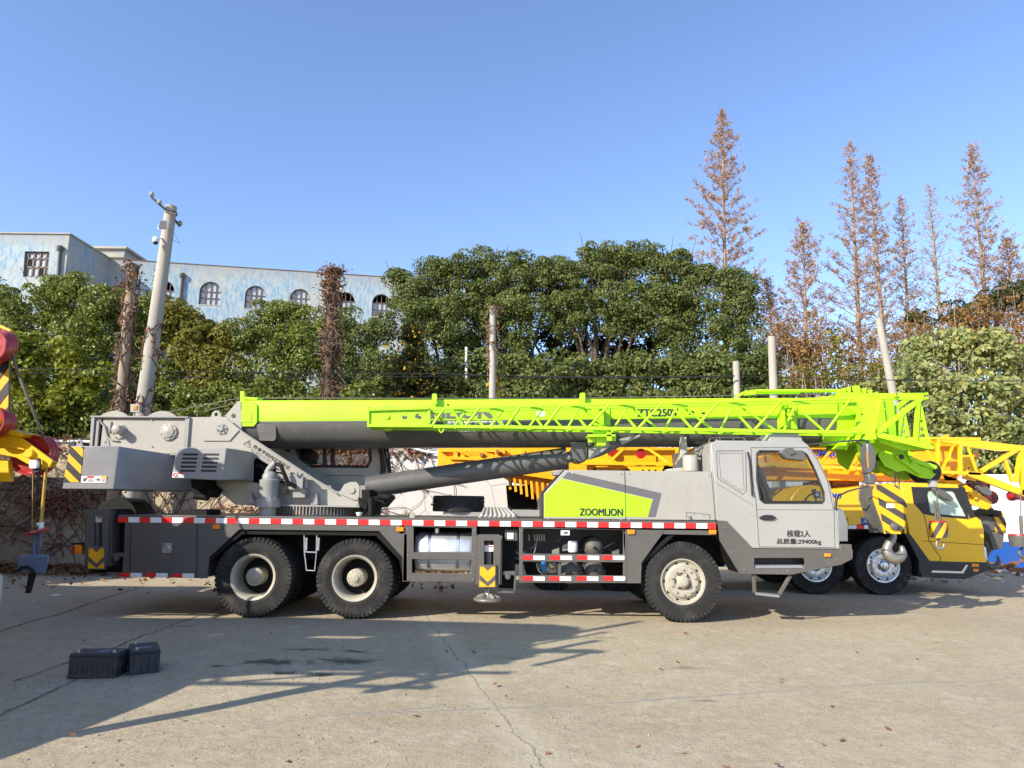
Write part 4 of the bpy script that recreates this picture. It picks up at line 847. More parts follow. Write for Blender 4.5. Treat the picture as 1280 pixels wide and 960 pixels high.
GB(m, 'cab_interior', 'black', cb, bev=0)
m = M(); m.pl([(1015, 612), (1020, 611), (1020, 618), (1016, 618)], .3, .03); GB(m, 'inside_mirror', 'black', cb, bev=0)
# roof rack
m = M(); m.tube([P(886, 555, .1), P(887, 549, .1), P(892, 547, .1), P(930, 547, .1), P(933, 551, .1)], .008, 6)
for px in (900, 917, 930): m.tube([P(px, 547, .1), P(px, 551, .1)], .006, 6)
m.tube([P(894, 550, .1), P(896, 549, .1), P(895, 552, .1)], .02, 8); m.tube([P(868, 566, .5), P(880, 557, .4), P(890, 553, .3)], .02, 8); GB(m, 'roof_rack', 'boomg', cb, bev=0)
# lower fairing and bumper
m = M()
m.pl([(897, 651.5), (909, 652), (941, 686), (1050, 687), (1052, 680), (1065, 680.5), (1065.5, 699), (1052, 706), (990, 718.5), (925, 717.5), (900, 676)], .005, .03, holes=[[(943, 697.5), (1005, 697.5), (1006.5, 703), (1004, 711), (943, 710.5)]])
m.pl([(942, 710), (1005, 710), (992, 717), (928, 716.5)], .03, .4)
GB(m, 'lower_fairing', 'skirt', bev=.006)
m = M(); m.hull([P(1050, 681, 0), P(1062, 681, .05), P(1065.5, 686, .1), P(1065.5, 699, .1), P(1050, 706, 0)]+[Vector((P(x, y, 0).x, 2.4, P(x, y, 0).z)) for x, y in ((1050, 681), (1063, 681), (1065.5, 686), (1065.5, 699), (1050, 706))]); GB(m, 'bumper', 'skirt', bev=.015)
m = M(); m.pl([(1054.5, 684), (1063, 685), (1065.8, 688), (1065.8, 698), (1056, 699)], .03, .18); GB(m, 'headlamp', 'lamp', bev=.006)
m = M(); m.pl([(1031, 692), (1039, 692), (1039, 696), (1031, 696)], -.015, .02); GB(m, 'side_marker', 'amber', bev=.005)
m = M(); m.pl([(943, 697), (1006, 697), (1006, 711), (943, 711)], .2, .02); m.pl([(942, 696.5), (1007, 697), (1007, 698), (942, 698)], .03, .2); m.pl([(942, 697), (943.5, 697), (943.5, 711), (942, 711)], .03, .18); GB(m, 'step_recess', 'black', bev=0)
m = M()
for k in range(24): x = 944+k*2.5; m.pl([(x, 706+.08*k*0), (x+1.2, 706), (x+2.4, 710), (x, 710)], .02, .15)
m.pl([(944, 707.5), (1004, 706.5), (1002, 710.5), (944, 710.5)], .03, .15); GB(m, 'step_tread', 'chrome', bev=0)
m = M(); m.beam(P(942, 718, .06), P(943, 741, .1), .035, .05); m.beam(P(988, 719, .06), P(974, 743, .1), .035, .05); GB(m, 'step_hanger', 'skirt')
m = M(); m.hull([P(944, 741, .06), P(975, 744, .06), P(974, 747, .06), P(944, 743.5, .06), P(948, 739.5, .28), P(976, 742, .28), P(946, 741, .28), P(974, 744, .28)])
for k in range(12): a = P(946+k*2.3, 741.2+k*.2, .06); m.box(a.x-.006, a.x+.006, .055, .27, a.z, a.z+.012)
GB(m, 'step_tread', 'chrome', bev=0)
# mirrors on front arm
m = M(); m.tube([P(1000, 555, .2), P(1010, 556, .1), P(1050, 552, -.25), P(1080, 550, -.3), P(1087, 553, -.3)], .012, 8); m.tube([P(1046, 626, .1), P(1048, 620, 0), P(1060, 614, -.2), P(1086, 607, -.3)], .012, 8); m.tube([P(1044, 637, .0), P(1046, 622, 0)], .02, 8); m.tube([P(1070, 552, -.28), P(1084, 560, -.3)], .01, 8); GB(m, 'mirror_arm', 'black', cb, bev=0)
m = M(); m.pl([(1083, 554), (1089, 553), (1093, 558), (1096, 570), (1095, 585), (1090, 592), (1086, 592), (1084, 575)], -.42, .2); m.pl([(1085, 592), (1095, 592), (1097, 599), (1094, 605), (1087, 605)], -.4, .16); GB(m, 'wing_mirror', 'boomg', cb, bev=.02)
m = M(); m.pl([(1083.8, 566), (1084.6, 566), (1086, 584), (1085.4, 585)], -.425, .02); GB(m, 'amber_reflection', 'amber', cb, bev=0)  # amber strip paints a reflection onto the mirror edge
m = M(); pts = [P(1089, 607, -.1), P(1086, 620, .2), P(1087, 632, .4), P(1092, 645, .6)]; m.tube(pts, .03, 8)
m = M()
for px, py in ((685, 648), (720, 651.5), (886, 653), (886, 594), (715, 592), (776, 592), (786, 592), (776, 650), (786, 650)): m.cyl((X0(px, py, .03), Z0(px, py, .03)), .011, .018, .03, 10)
GB(m, 'bolt', 'chrome', bev=0)
m = M()
for px, py in ((510, 661), (510, 694), (510, 723), (593, 663), (592, 694), (591, 724), (652, 664), (652, 697), (652, 724), (781, 666), (781, 698), (781, 725), (930, 712), (985, 714), (1045, 700), (915, 690), (905, 660)): m.cyl((X0(px, py, 0), Z0(px, py, 0)), .010, -.008, .004, 8)
GB(m, 'bolt', 'steel', bev=0)
MT['tyre2'] = paint('dusty_spare_tyre', (.03, .03, .031), .75, var=.3, dirt=.8, dirtcol=(.14, .13, .12))
# spare tyre on the deck
sp_c = P(573, 645, 1.95)
m = M(); rr = .36; zz0 = ZD+.075; s_ = 32*S(1.95)/.54
src = M(); src.v = [Vector((v.x*s_, v.z*s_, (v.y+.16)*.80)) for v in TY.v]; src.f = [tuple(reversed(f)) for f in TY.f]; src.m = TY.m
st = moved(src, (X0(573, 640, 1.95), 1.95, zz0)).build('spare_tyre', 'tyre2', None, loc=(X0(573, 640, 1.95), 1.95, zz0))
tag(st, 'black spare tyre lying flat on the deck beside the ribbed grey cover', 'tyre')
# ================================================================== hook blocks
def hookshape(m, c, R_, r, mi=0, yaw=0):
    """forged hook: shank, throat, point; c = centre of the bowl"""
    pts = []; rs = []
    cy, sy = math.cos(yaw), math.sin(yaw)
    def q(x, z): return Vector(c)+Vector((x*cy, x*sy, z))
    for x_, z_, w_ in ((0, 2.2, .55), (-.02, 1.7, .6), (-.22, 1.3, .7), (-.55, 1.0, .8)): pts.append(q(R_*x_, R_*z_)); rs.append(r*w_)
    for i, a in enumerate(np.linspace(R(148), R(395), 18)):
        pts.append(q(R_*math.cos(a), R_*math.sin(a))); rs.append(r*(.82+.33*math.sin(math.pi*min(i/14, 1)))*(1 if i < 14 else 1-.14*(i-13)))
    m.tube(pts, rs, 12)
hb = thing('hook_block', 'biggest striped hook block, with a large worn steel hook under the green boom tip', 'hook block', P(1117, 699, .95))
Yh = .72; ol = [(1094, 606), (1122, 607), (1134, 632), (1132, 654), (1126, 667.5), (1105, 667), (1103, 655), (1091, 624), (1091, 613)]
m = M(); m.pl(ol, Yh, .03); m.prism([(P(x, y, Yh).x, P(x, y, Yh).z) for x, y in ol], Yh+.42, Yh+.45); m.prism([(P(x, y, Yh).x, P(x, y, Yh).z) for x, y in [(1096, 610), (1120, 611), (1128, 632), (1126, 650), (1120, 662), (1108, 662), (1095, 624)]], Yh+.03, Yh+.42)
m.hull([P(1094, 606, Yh), P(1091, 613, Yh), P(1091, 624, Yh), P(1105, 667, Yh), P(1085, 617, Yh+.12), P(1086, 628, Yh+.12), P(1098, 664, Yh+.12), P(1090, 608, Yh+.12), P(1096, 610, Yh+.3), P(1103, 664, Yh+.3)]); m.build('cheek_plate', 'boomg', hb, bevel=.006)
m = M(); m.pl(ol, Yh-.004, .004, mi=0); stripes(m, ol, Yh-.007, .003, 1, .62, 8.5, 9.0, 600-15.5, 7, 1)
m.build('hazard_stripes', ['hyel', 'hgrey'], hb, smooth=0)
m = M(); m.pl([(1108, 629.5), (1118, 629.5), (1118, 635), (1108, 635)], Yh-.011, .004); tg = m.build('rating_tag', 'white', hb)
text('25t', (1109.5, 634), (1116.5, 634), 3.4, Yh-.012, 'ink', hb, name='rating_number')
m = M(); c = P(1117, 658, Yh); m.lathe([(-.05, 0), (-.05, .03), (-.035, .055), (0, .06)], c, n=18); m.build('pivot_bolt', 'boomg', hb)
m = M(); hookshape(m, P(1118.5, 688, .95), .118, .075); m.build('hook', 'steel', hb)
m = M()
for px in (1119, 1124): m.tube([P(px, 585, .98), P(px, 612, .98)], .01, 6)
m.build('rope', 'rope', hb)
ab = thing('ball_hook', 'small striped cylinder weight with a small hook, before the yellow cab door', 'hook', P(1174, 690, .95))
m = M(); c = P(1174, 672, .95); h = Z0(1174, 653, .95)-c.z; rr = 10.2*S(.95)
m.lathe([(0, 0), (0, rr), (h*.5, rr*1.03), (h, rr*1.03), (h, 0)], c, 'Z', n=32, mi=0)
for k in range(5):                                            # slanting black bands wrapped round the weight
    a0 = k*2*math.pi/5; vs = []; n = 6
    for i in range(n+1):
        f = i/n
        for da in (0, .2, .4, .6): a = a0+da-f*1.1; vs.append(c+Vector((rr*1.04*math.cos(a), -rr*1.04*math.sin(a), h*f)))
    m.add(vs, [(4*i+q, 4*i+q+1, 4*i+q+5, 4*i+q+4) for i in range(n) for q in range(3)], 1)
m.build('weight', ['hyel', 'hgrey'], ab)
m = M(); m.lathe([(h, 0), (h, rr*1.0), (h+.025, rr*1.0), (h+.03, 0)], c, 'Z', n=32); m.build('top_disc', 'redp', ab)
m = M(); hookshape(m, P(1175, 681, .95), .058, .022); m.build('hook', 'steel', ab)
m = M(); m.tube([P(1171, 603, .95), P(1172, 651, .95)], .009, 6); m.tube([P(1170, 630, .95), P(1176, 651, .95)], .022, 8); m.tube([P(1168, 628, .95), P(1170, 650, .95)], .014, 8); m.build('rope', 'rope', ab)
m = M(); m.pl([(1165, 600), (1172, 600), (1172, 609), (1165, 609)], .88, .12); m.build('limit_switch', 'ridged', ab, bevel=.006)
# ================================================================== XCMG crane parked behind
YY = 3.6
yc = thing('yellow_crane', 'orange and yellow truck crane parked behind the green crane', 'crane truck', (4, YY+1.25, 0))
B = lambda m, n, mt, p=yc, bev=.006, **k: m.build(n, mt, p, bevel=bev, **k)
pp = lambda l, Y=YY: [(P(x, y, Y).x, P(x, y, Y).z) for x, y in l]
for px in (690, 775, 1016, 1100): wheel(yc, X0(px, 708, YY+.2), YY+.22, z=.51, rimmat='chrome'); wheel(yc, X0(px, 708, YY+.2), YY+2.3, z=.51, flip=True, rimmat='chrome')
cabo = [(1127, 603), (1197, 605.5), (1203, 609), (1210, 626), (1216, 643), (1226, 650), (1230, 662), (1230.5, 685), (1234, 703), (1162, 702), (1137, 668), (1132, 640)]
wy = [(1140, 609.5), (1199, 611), (1204, 625), (1210, 648), (1172, 644.5), (1155, 641.5), (1143, 628)]
m = M(); m.prism(pp(cabo), YY, YY+.04, [pp(wy)]); m.prism(pp(cabo), YY+2.46, YY+2.5, [pp(wy)]); m.prism(pp([(1127, 603), (1197, 605.5), (1200, 609), (1128, 608)]), YY+.04, YY+2.46); m.prism(pp([(1128, 640), (1216, 646), (1226, 652), (1230, 662), (1230.5, 685), (1233, 702), (1224, 702), (1222, 660), (1212, 652), (1128, 648)]), YY+.04, YY+2.46); m.prism(pp([(1127, 604), (1131, 604), (1136, 668), (1132, 668)]), YY+.04, YY+2.46)
yb = B(m, 'driver_cab', 'yellow', bev=.012)
m = M(); m.prism(pp([(1139, 608.5), (1200, 610), (1205, 625), (1211, 649), (1172, 645.5), (1154, 642.5), (1142, 629)]), YY-.008, YY+.0, [pp([(1160, 613), (1189, 613.5), (1193, 616), (1207, 645.5), (1170, 642.5), (1163, 641), (1158.5, 618)])]); m.prism(pp([(1140, 609.5), (1157, 610), (1160, 642), (1155, 641.5), (1143, 628)]), YY+.01, YY+.02)
m.prism(pp([(1197, 606), (1204, 609), (1219, 646), (1212, 648)]), YY-.012, YY+.03)
B(m, 'window_frame', 'black', yb, bev=0)
m = M(); m.prism(pp([(1159, 612), (1190, 612), (1208, 646), (1162, 643)]), YY+.012, YY+.02); B(m, 'door_window', 'paleglass', yb, bev=0)
m = M(); m.tube([P(x, y, YY-.001) for x, y in [(1155, 643), (1158, 655), (1161, 675), (1172, 692), (1175, 695), (1176, 701)]], .007, 5); m.tube([P(1152, 676, YY), P(1230, 681, YY)], .005, 5); m.tube([P(x, y, YY-.002) for x, y in [(1198, 616), (1205, 632)]], .01, 5); B(m, 'panel_seam', 'ink', yb, bev=0)
m = M(); m.prism(pp([(1131, 667), (1138, 668), (1162, 701), (1234, 703.5), (1235, 712), (1228, 716), (1205, 724), (1153, 722), (1148, 712), (1148, 700)]), YY-.01, YY+2.5); B(m, 'lower_fairing', 'black', bev=.01)
m = M(); m.prism(pp([(1164, 713), (1201, 714), (1206, 706), (1209, 706), (1203, 716.5), (1163, 715.5)]), YY-.03, YY-.008); B(m, 'step_tread', 'chrome', bev=0)
m = M(); m.prism(pp([(1214, 704.5), (1223, 704.5), (1223, 708.5), (1214, 708.5)]), YY-.02, YY-.008); m.prism(pp([(1216, 711), (1223, 711), (1222, 714.5), (1216, 714.5)]), YY-.02, YY-.008); B(m, 'indicator', 'amber', bev=.003)
m = M(); m.prism(pp([(1229, 683), (1232, 684), (1234, 700), (1231, 698)]), YY-.01, YY+.3); B(m, 'headlamp', 'lamp', bev=0)
m = M(); m.prism(pp([(990, 656), (990, 622), (1000, 610), (1014, 606), (1041, 611), (1050, 611), (1127, 603), (1131, 650), (1060, 658)]), YY+.05, YY+2.4); B(m, 'engine_cover', 'yellow', bev=.02)
m = M(); m.prism(pp([(1060, 647), (1128, 646), (1130, 654), (1060, 656)]), YY-.01, YY+.06); B(m, 'deck_edge', 'yellow')
m = M()
for k in range(9): m.prism(pp([(1040+k*10, 656.5-.02*k), (1050+k*10, 656.5-.02*k), (1050+k*10, 661), (1040+k*10, 661)]), YY-.014, YY+.02, mi=(k+1) % 2)
B(m, 'reflective_tape', ['red', 'white'], bev=0)
m = M(); m.prism(pp([(1076, 647), (1100, 647), (1100, 655.5), (1076, 655.5)]), YY-.022, YY-.012); pl_ = B(m, 'name_plate', 'blue', bev=0)
text('XCMG', (1079, 653.6), (1099, 653.6), 5, YY-.026, 'wht', yc, shear=.3); text('XCMG', (1026, 623), (1053, 623.6), 7, YY+.045, 'blue', yc, shear=.35, bold=.03)
m = M(); m.prism(pp([(1018, 614), (1026, 614), (1026, 622), (1018, 622)]), YY+.035, YY+.045, mi=0); m.prism(pp([(1020, 616), (1024, 616), (1024, 620), (1020, 620)]), YY+.031, YY+.034, mi=1); m.prism(pp([(1020.7, 616.5), (1023.3, 616.5), (1022, 619.5)]), YY+.026, YY+.03, mi=0); B(m, 'emblem', ['blue', 'white'], bev=0)
m = M()
for y in (.8, 1.6): m.prism(pp([(650, 662), (1232, 664), (1232, 690), (650, 688)]), YY+y, YY+y+.12)
m.prism(pp([(650, 655), (1130, 657), (1130, 664), (650, 662)]), YY+.1, YY+2.4); m.prism(pp([(640, 664), (980, 666), (980, 700), (640, 698)]), YY+.2, YY+2.3); m.prism(pp([(632, 605), (690, 605), (690, 655), (636, 655)]), YY+.9, YY+2.2)  # last block: black body added where only shadow shows past the wall end
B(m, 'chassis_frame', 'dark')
m = M(); m.prism(pp([(545, 556), (700, 556), (700, 600), (625, 589), (545, 586)]), YY+.3, YY+1.5); m.prism(pp([(590, 586), (626, 586), (626, 596), (590, 597)]), YY+.2, YY+.5); B(m, 'counterweight', 'orange', bev=.015)
m = M(); m.prism(pp([(548, 560), (626, 560), (626, 564), (550, 564)]), YY+.2, YY+.3); m.prism(pp([(562, 570), (650, 573), (668, 575), (668, 577), (562, 574)]), YY+.1, YY+.3); m.prism(pp([(565, 573), (580, 574), (577, 586), (566, 586)]), YY+.15, YY+.3)
for k in range(14):
    x, y = random.uniform(566, 655), random.uniform(560, 571); m.prism(pp([(x, y), (x+5, y), (x+5, y+6), (x, y+6)]), YY+.16-.02*(k % 3), YY+.3)
for k in range(5): m.tube([P(570+6*k, 563, YY+.12), P(590+8*k, 571, YY+.14), P(640, 573, YY+.15)], .02, 6)
B(m, 'machinery', 'orange', bev=.004)
m = M(); 
for x, y in ((568, 578), (568, 583), (600, 566), (620, 562), (655, 566)): m.prism(pp([(x, y), (x+4, y), (x+4, y+4), (x, y+4)]), YY+.05, YY+.15)
B(m, 'fitting', 'wood', bev=0)
m = M(); m.prism(pp([(625, 565), (745, 560), (752, 600), (744, 622), (690, 620), (712, 655), (690, 655), (664, 605), (640, 600), (625, 592)]), YY+.5, YY+.54); m.prism(pp([(625, 565), (745, 560), (752, 600), (744, 622), (690, 620), (712, 655), (690, 655), (664, 605), (640, 600), (625, 592)]), YY+1.4, YY+1.44)
for k in range(9): m.beam(P(636+7*k, 596+1.0*k, YY+.45), P(638+7*k, 612+3*k, YY+.45), .05, .05)
m.tube([P(676, 592, YY+.44), P(684, 600, YY+.4), P(690, 601, YY+.44)], .012, 6)
m.prism(pp([(745, 583), (770, 583), (764, 600), (752, 612)]), YY+.5, YY+.6)
B(m, 'superstructure', 'orange', bev=.01)
m = M(); m.prism(pp([(700, 553), (960, 556), (960, 588), (760, 590), (745, 600), (700, 600)]), YY+.9, YY+1.6); m.prism(pp([(940, 549), (1236, 547), (1240, 588), (1232, 600), (940, 598)]), YY+.9, YY+1.65); B(m, 'boom', 'orange', bev=.02)
text('XCMG', (1000, 571), (1046, 571), 9, YY+.85, 'blue', yc, shear=.35, bold=.04)
m = M(); m.prism(pp([(1080, 562), (1092, 560), (1092, 563), (1087, 565)]), YY+.85, YY+.86); B(m, 'warning_label', 'wht', bev=0)
tp = [(728, 554), (975, 553.5), (1100, 550.5), (1190, 546.5), (1226, 549)]; bt = [(728, 579), (975, 580.5), (1060, 585), (1225, 592)]
m = M(); Yl = YY+.35; Ym = YY+.72
def orr(x, tab, Y=Yl): return P(x, interp(x, tab), Y)
for Y in (Yl, Ym):
    for tab in (tp, bt):
        L = [orr(x, tab) for x in (728, 850, 975, 1060, 1150, 1225)]
        for a, b_ in zip(L, L[1:]): a = a.copy(); b_ = b_.copy(); a.y = b_.y = Y; m.beam(a, b_, .06, .06)
zig = [(760, 0), (787, 1), (800, 1), (838, 0), (858, 0), (888, 1), (940, 0), (955, 1), (990, 1), (1018, 0), (1022, 0), (1048, 1), (1066, 0), (1096, 1), (1130, 0), (1150, 1), (1176, 0), (1196, 1), (1206, 1), (1222, 0)]
for (xa, ua), (xb, ub) in zip(zig, zig[1:]):
    if ua != ub: m.tube([orr(xa, tp if ua else bt), orr(xb, tp if ub else bt)], .028, 8)
for x in (846, 1005, 1058, 1100, 1172, 1200): m.beam(orr(x, tp), orr(x, bt), .07, .05)
for x in (790, 860, 930, 1030, 1110, 1160): a = orr(x, bt); c = orr(x+25, bt); c.y = Ym; m.tube([a, c], .02, 6); a = orr(x, tp, ); c = orr(x+25, tp); c.y = Ym; m.tube([a, c], .02, 6)
m.prism(pp([(728, 553), (760, 553), (766, 580), (728, 580)]), YY+.34, YY+.38); m.prism(pp([(787, 582), (835, 582), (826, 600), (806, 600)]), YY+.34, YY+.38, [pp(circ(808, 587, 1.6, 10)), pp(circ(816, 587, 1.6, 10)), pp(circ(824, 587, 1.6, 10))])
m.prism(pp([(1172, 547), (1226, 549), (1240, 549), (1290, 555), (1290, 562), (1262, 562), (1226, 557)]), YY+.32, YY+.4)
m.beam(P(1226, 589, Yl), P(1272, 561, Yl), .09, .07); m.beam(P(1254, 571, Yl), P(1266, 603, Yl), .06, .06); m.beam(P(1275, 566, Yl), P(1270, 602, Yl), .07, .06); m.prism(pp([(1224, 589), (1240, 590), (1300, 614), (1300, 622), (1224, 594)]), YY+.32, YY+.4)
m.prism(pp([(1290, 555), (1300, 555), (1300, 622), (1293, 618)]), YY+.32, YY+.4); m.prism(pp([(1237, 565), (1252, 565), (1254, 600), (1237, 597)]), YY+.8, YY+.84, [pp(circ(1245, 583, 2.6, 12))])
B(m, 'lattice_jib', 'yellow', bev=.004)
m = M(); m.cyl((X0(1220, 570, YY+.9), Z0(1220, 569, YY+.9)), 4*S(YY+.9), YY+.88, YY+.9, 24); B(m, 'boom_opening', 'wood', bev=0)
m = M(); m.prism(pp([(1214, 590), (1232, 596), (1262, 615), (1280, 628), (1276, 640), (1262, 634), (1240, 626), (1225, 616), (1218, 604)]), YY+.9, YY+.94); m.prism(pp([(1214, 590), (1232, 596), (1262, 615), (1280, 628), (1276, 640), (1262, 634), (1240, 626), (1225, 616), (1218, 604)]), YY+1.5, YY+1.54); m.prism(pp([(1196, 598), (1220, 598), (1240, 615), (1230, 622)]), YY+.95, YY+1.5)
for k in range(6): m.prism(pp([(1234+4*k, 604+3.2*k), (1238+4*k, 604+3.2*k), (1238+4*k, 608+3.2*k), (1234+4*k, 608+3.2*k)]), YY+.84, YY+.9)
B(m, 'boom_head', 'yellow', bev=.006)
for px, py, r in ((1272, 620, 6), (1232, 622, 8), (1222, 606, 8), (1203, 553, 6)):
    c = P(px, py, YY+1.2); m = M(); m.lathe([(-.2, 0), (-.2, r*S(YY+1.2)), (-.15, r*S(YY+1.2)), (-.12, r*.8*S(YY+1.2)), (.12, r*.8*S(YY+1.2)), (.15, r*S(YY+1.2)), (.2, r*S(YY+1.2)), (.2, 0)], c, n=32); B(m, 'sheave', 'maroon' if px in (1232, 1222) else 'redp', bev=0)
m = M(); m.prism(pp([(1198, 549), (1198, 543), (1201, 540), (1206, 540), (1207, 546), (1206, 549)]), YY+.5, YY+.56); B(m, 'rope_guide', 'orange')
m = M(); c = P(767, 566, YY+.8); m.lathe([(-.03, 0), (-.03, .09), (.03, .09)], c, n=20); c = P(801, 567, YY+.5); m.lathe([(-.03, 0), (-.03, .1), (.03, .1)], c, n=20); B(m, 'tail_light', 'redp', bev=0)
m = M()
for a, c in (((1060, 604), (1072, 604)), ((1035, 612), (1060, 600))): m.beam(P(*a, YY+1.2), P(*c, YY+1.2), .15, .2)
m.prism(pp([(1043, 600), (1068, 598), (1068, 611), (1043, 612)]), YY+1.0, YY+1.5); m.prism(pp([(1070, 596), (1090, 596), (1092, 603), (1070, 604)]), YY+1.0, YY+1.4); m.tube([P(1110, 600, YY+1), P(1128, 600, YY+1), P(1200, 604, YY+1)], .03, 8); B(m, 'hydraulic_unit', 'wood')
m = M(); m.tube([P(1200, 607, YY), P(1215, 603, YY-.2), P(1228, 605, YY-.2)], .015, 6); m.prism(pp([(1203, 609), (1210, 609), (1221, 644), (1214, 646)]), YY+.1, YY+.16); B(m, 'mirror_arm', 'black', bev=0)
m = M()
for (cx, cy, L_, W_) in ((1180, 618, 13, 4.2), (1232, 613, 9, 5)):
    vs = []; c = P(cx, cy, YY-.15)
    for k in range(18): a = 2*math.pi*k/18; dx, dz = L_*S(YY)*math.cos(a), W_*S(YY)*math.sin(a); ca, sa = math.cos(-.55), math.sin(-.55); vs.append((dx*ca-dz*sa+c.x, dx*sa+dz*ca+c.z))
    m.prism(vs, c.y, c.y+.12)
B(m, 'wing_mirror', 'boomg', bev=.012)
yh = thing('hook_block', 'dark hook block with a narrow striped plate, at the nose of the yellow cab', 'hook block', P(1232, 712, YY+1.2))
m = M(); Yx = YY+1.0; o_ = [(1217, 640), (1246, 637), (1256, 655), (1254, 685), (1242, 688), (1236, 668), (1220, 655)]; m.prism(pp(o_, Yx), Yx, Yx+.4); m.build('cheek_plate', 'boomg', yh, bevel=.01)
q = [(1241, 640), (1252, 638.5), (1258, 655), (1257, 667), (1244, 666)]; m = M(); m.prism(pp(q, Yx), Yx-.01, Yx-.004, mi=0)
stripes(m, q, Yx-.014, .003, 1, 1.6, 9, 10, 566-16, 12, 1); m.build('hazard_stripes', ['hyel', 'hgrey'], yh)
m = M(); hookshape(m, P(1240, 700, Yx+.2), .14, .055); m.build('hook', 'boomg', yh)
m = M()
for px in (1224, 1228, 1233, 1238): m.tube([P(px, 622, Yx+.1), P(px+1, 642, Yx+.1)], .012, 6)
for k in range(7): x, y = 1214+4*k, 640-random.uniform(0, 9); m.prism(pp([(x, y), (x+4, y-2), (x+6, y+4), (x+1, y+6)], Yx), Yx-.1-.02*k, Yx+.1)
m.build('rope_anchor', 'dark', yh)
y2 = thing('ball_hook', 'small grey hook weight with a red top, before the blue wall', 'hook', P(1276, 705, YY+.3))
m = M(); c = P(1276, 683, YY+.3); m.lathe([(0, 0), (0, .17), (.15, .19), (.2, .19), (.2, 0)], c, 'Z', n=28); m.build('weight', 'boomg', y2); m = M(); m.lathe([(.2, 0), (.2, .19), (.23, .18), (.235, 0)], c, 'Z', n=28); m.build('top_disc', 'redp', y2)
m = M(); hookshape(m, P(1279, 692, YY+.3), .07, .028); m.build('hook', 'boomg', y2); m = M(); m.tube([P(1276, 615, YY+.3), P(1276, 669, YY+.3)], .01, 6); m.tube([P(1276, 645, YY+.3), P(1277, 668, YY+.3)], .03, 6); m.build('rope', 'rope', y2)
# ================================================================== plain neighbouring cranes (one shows at the edge; two unseen ones are shaped to shade the yard)
def neighbour(loc, label, prof_chassis, prof_top, length, boomz, tipx, yb, jib=True, mats=('yellow', 'orange'), top=(.5, 2.0), holes=()):
    x0, y0 = loc                                            # nose x, near side y
    t = thing('truck_crane', label, 'crane truck', (x0-length/2, y0+1.25, 0))
    m = M(); m.prism([(x0-length, .55), (x0-length, 1.35), (x0-2.2, 1.35), (x0-2.2, .55)], y0, y0+2.5); m.build('chassis', 'dark', t, bevel=.02)
    m = M(); m.prism(prof_chassis, y0, y0+2.5); cb = m.build('driver_cab', mats[0], t, bevel=.03)
    if prof_top: m = M(); m.prism(prof_top, y0+top[0], y0+top[1], holes); m.build('superstructure', mats[1], t, bevel=.03)
    for wx in (2.2, 3.6, length-3.2, length-1.8): wheel(t, x0-wx, y0+.22); wheel(t, x0-wx, y0+2.28, flip=True)
    m = M(); m.hull([(x0-length+2, y0+yb, boomz[0]), (x0-length+2, y0+yb+.8, boomz[0]), (x0-length+2, y0+yb, boomz[0]+.8), (x0-length+2, y0+yb+.8, boomz[0]+.8), (tipx, y0+yb, boomz[1]), (tipx, y0+yb+.8, boomz[1]), (tipx, y0+yb, boomz[1]+.7), (tipx, y0+yb+.8, boomz[1]+.7)]); m.build('boom', mats[1], t, bevel=.02)
    if jib:
        m = M(); ys = y0+yb-.55; n = 12; xs = np.linspace(x0-length+3, tipx-.1, n)
        for yy in (ys, ys+.4):
            for dz in (.05, .55): m.beam((xs[0], yy, boomz[0]+dz), (xs[-1], yy, boomz[1]+dz), .06, .06)
        for i in range(n-1):
            za = boomz[0]+(boomz[1]-boomz[0])*i/(n-1); zb = boomz[0]+(boomz[1]-boomz[0])*(i+1)/(n-1)
            for yy in (ys, ys+.4): m.tube([(xs[i], yy, za+(.05 if i % 2 else .55)), (xs[i+1], yy, zb+(.55 if i % 2 else .05))], .025, 6)
        m.build('lattice_jib', mats[0], t)
    return t
lc = neighbour((-8.3, -2.9), 'yellow truck crane of which only red sheaves and a yellow jib arm show', [(-8.3, .6), (-8.3, 1.7), (-8.7, 2.75), (-10.3, 2.75), (-10.3, .6)], [(-10.4, 1.4), (-10.5, 3.8), (-14.5, 3.9), (-16.5, 3.4), (-16.5, 1.4)], 11, (2.6, 2.3), -7.0, .5, jib=True)
YL = -1.75
m = M(); m.pl([(-60, 540), (0, 537), (24, 546), (33, 552), (58, 570), (66, 576), (62, 584), (52, 587), (34, 580), (20, 572), (0, 568), (-60, 566)], YL, .04); m.pl([(-60, 540), (0, 537), (24, 546), (33, 552), (58, 570), (70, 578), (66, 584), (52, 587), (34, 580), (20, 572), (0, 568), (-60, 566)], YL+.3, .04); m.pl([(-60, 536), (2, 534), (30, 542), (24, 546), (0, 540), (-60, 542)], YL-.05, .42); m.pl([(-60, 553), (0, 553), (30, 561), (30, 563), (0, 556), (-60, 556)], YL-.05, .1); m.pl([(-30, 575), (10, 576), (12, 602), (-30, 601)], YL+.05, .08)
m.lathe([(-.04, 0), (-.04, .05), (0, .055)], P(38, 567, YL), n=24)
m.build('jib_arm', 'yellow', lc, bevel=.006)
def sheave(px, py, r, Y, w=.05):
    m = M(); rr = r*S(Y); m.lathe([(-w, 0), (-w, rr*.45), (-w*.6, rr*.5), (-w*.6, rr*.85), (-w, rr*.9), (-w, rr), (-w*.5, rr), (0, rr*.88), (w*.5, rr), (w, rr), (w, rr*.9), (w, 0)], P(px, py, Y), n=44); return m
sheave(41, 569, 25, YL+.17).build('sheave', 'redp', lc); sheave(46, 569, 25, YL+.45).build('sheave', 'redp', lc)
for k, (px, dy) in enumerate(((-9, -.14), (-5, .0), (-2, .14))):
    sheave(px, 434-k, 21.5, YL+dy, .065).build('sheave', 'redp', lc); sheave(px-1, 528+k, 20, YL+dy, .065).build('sheave', 'redp', lc)
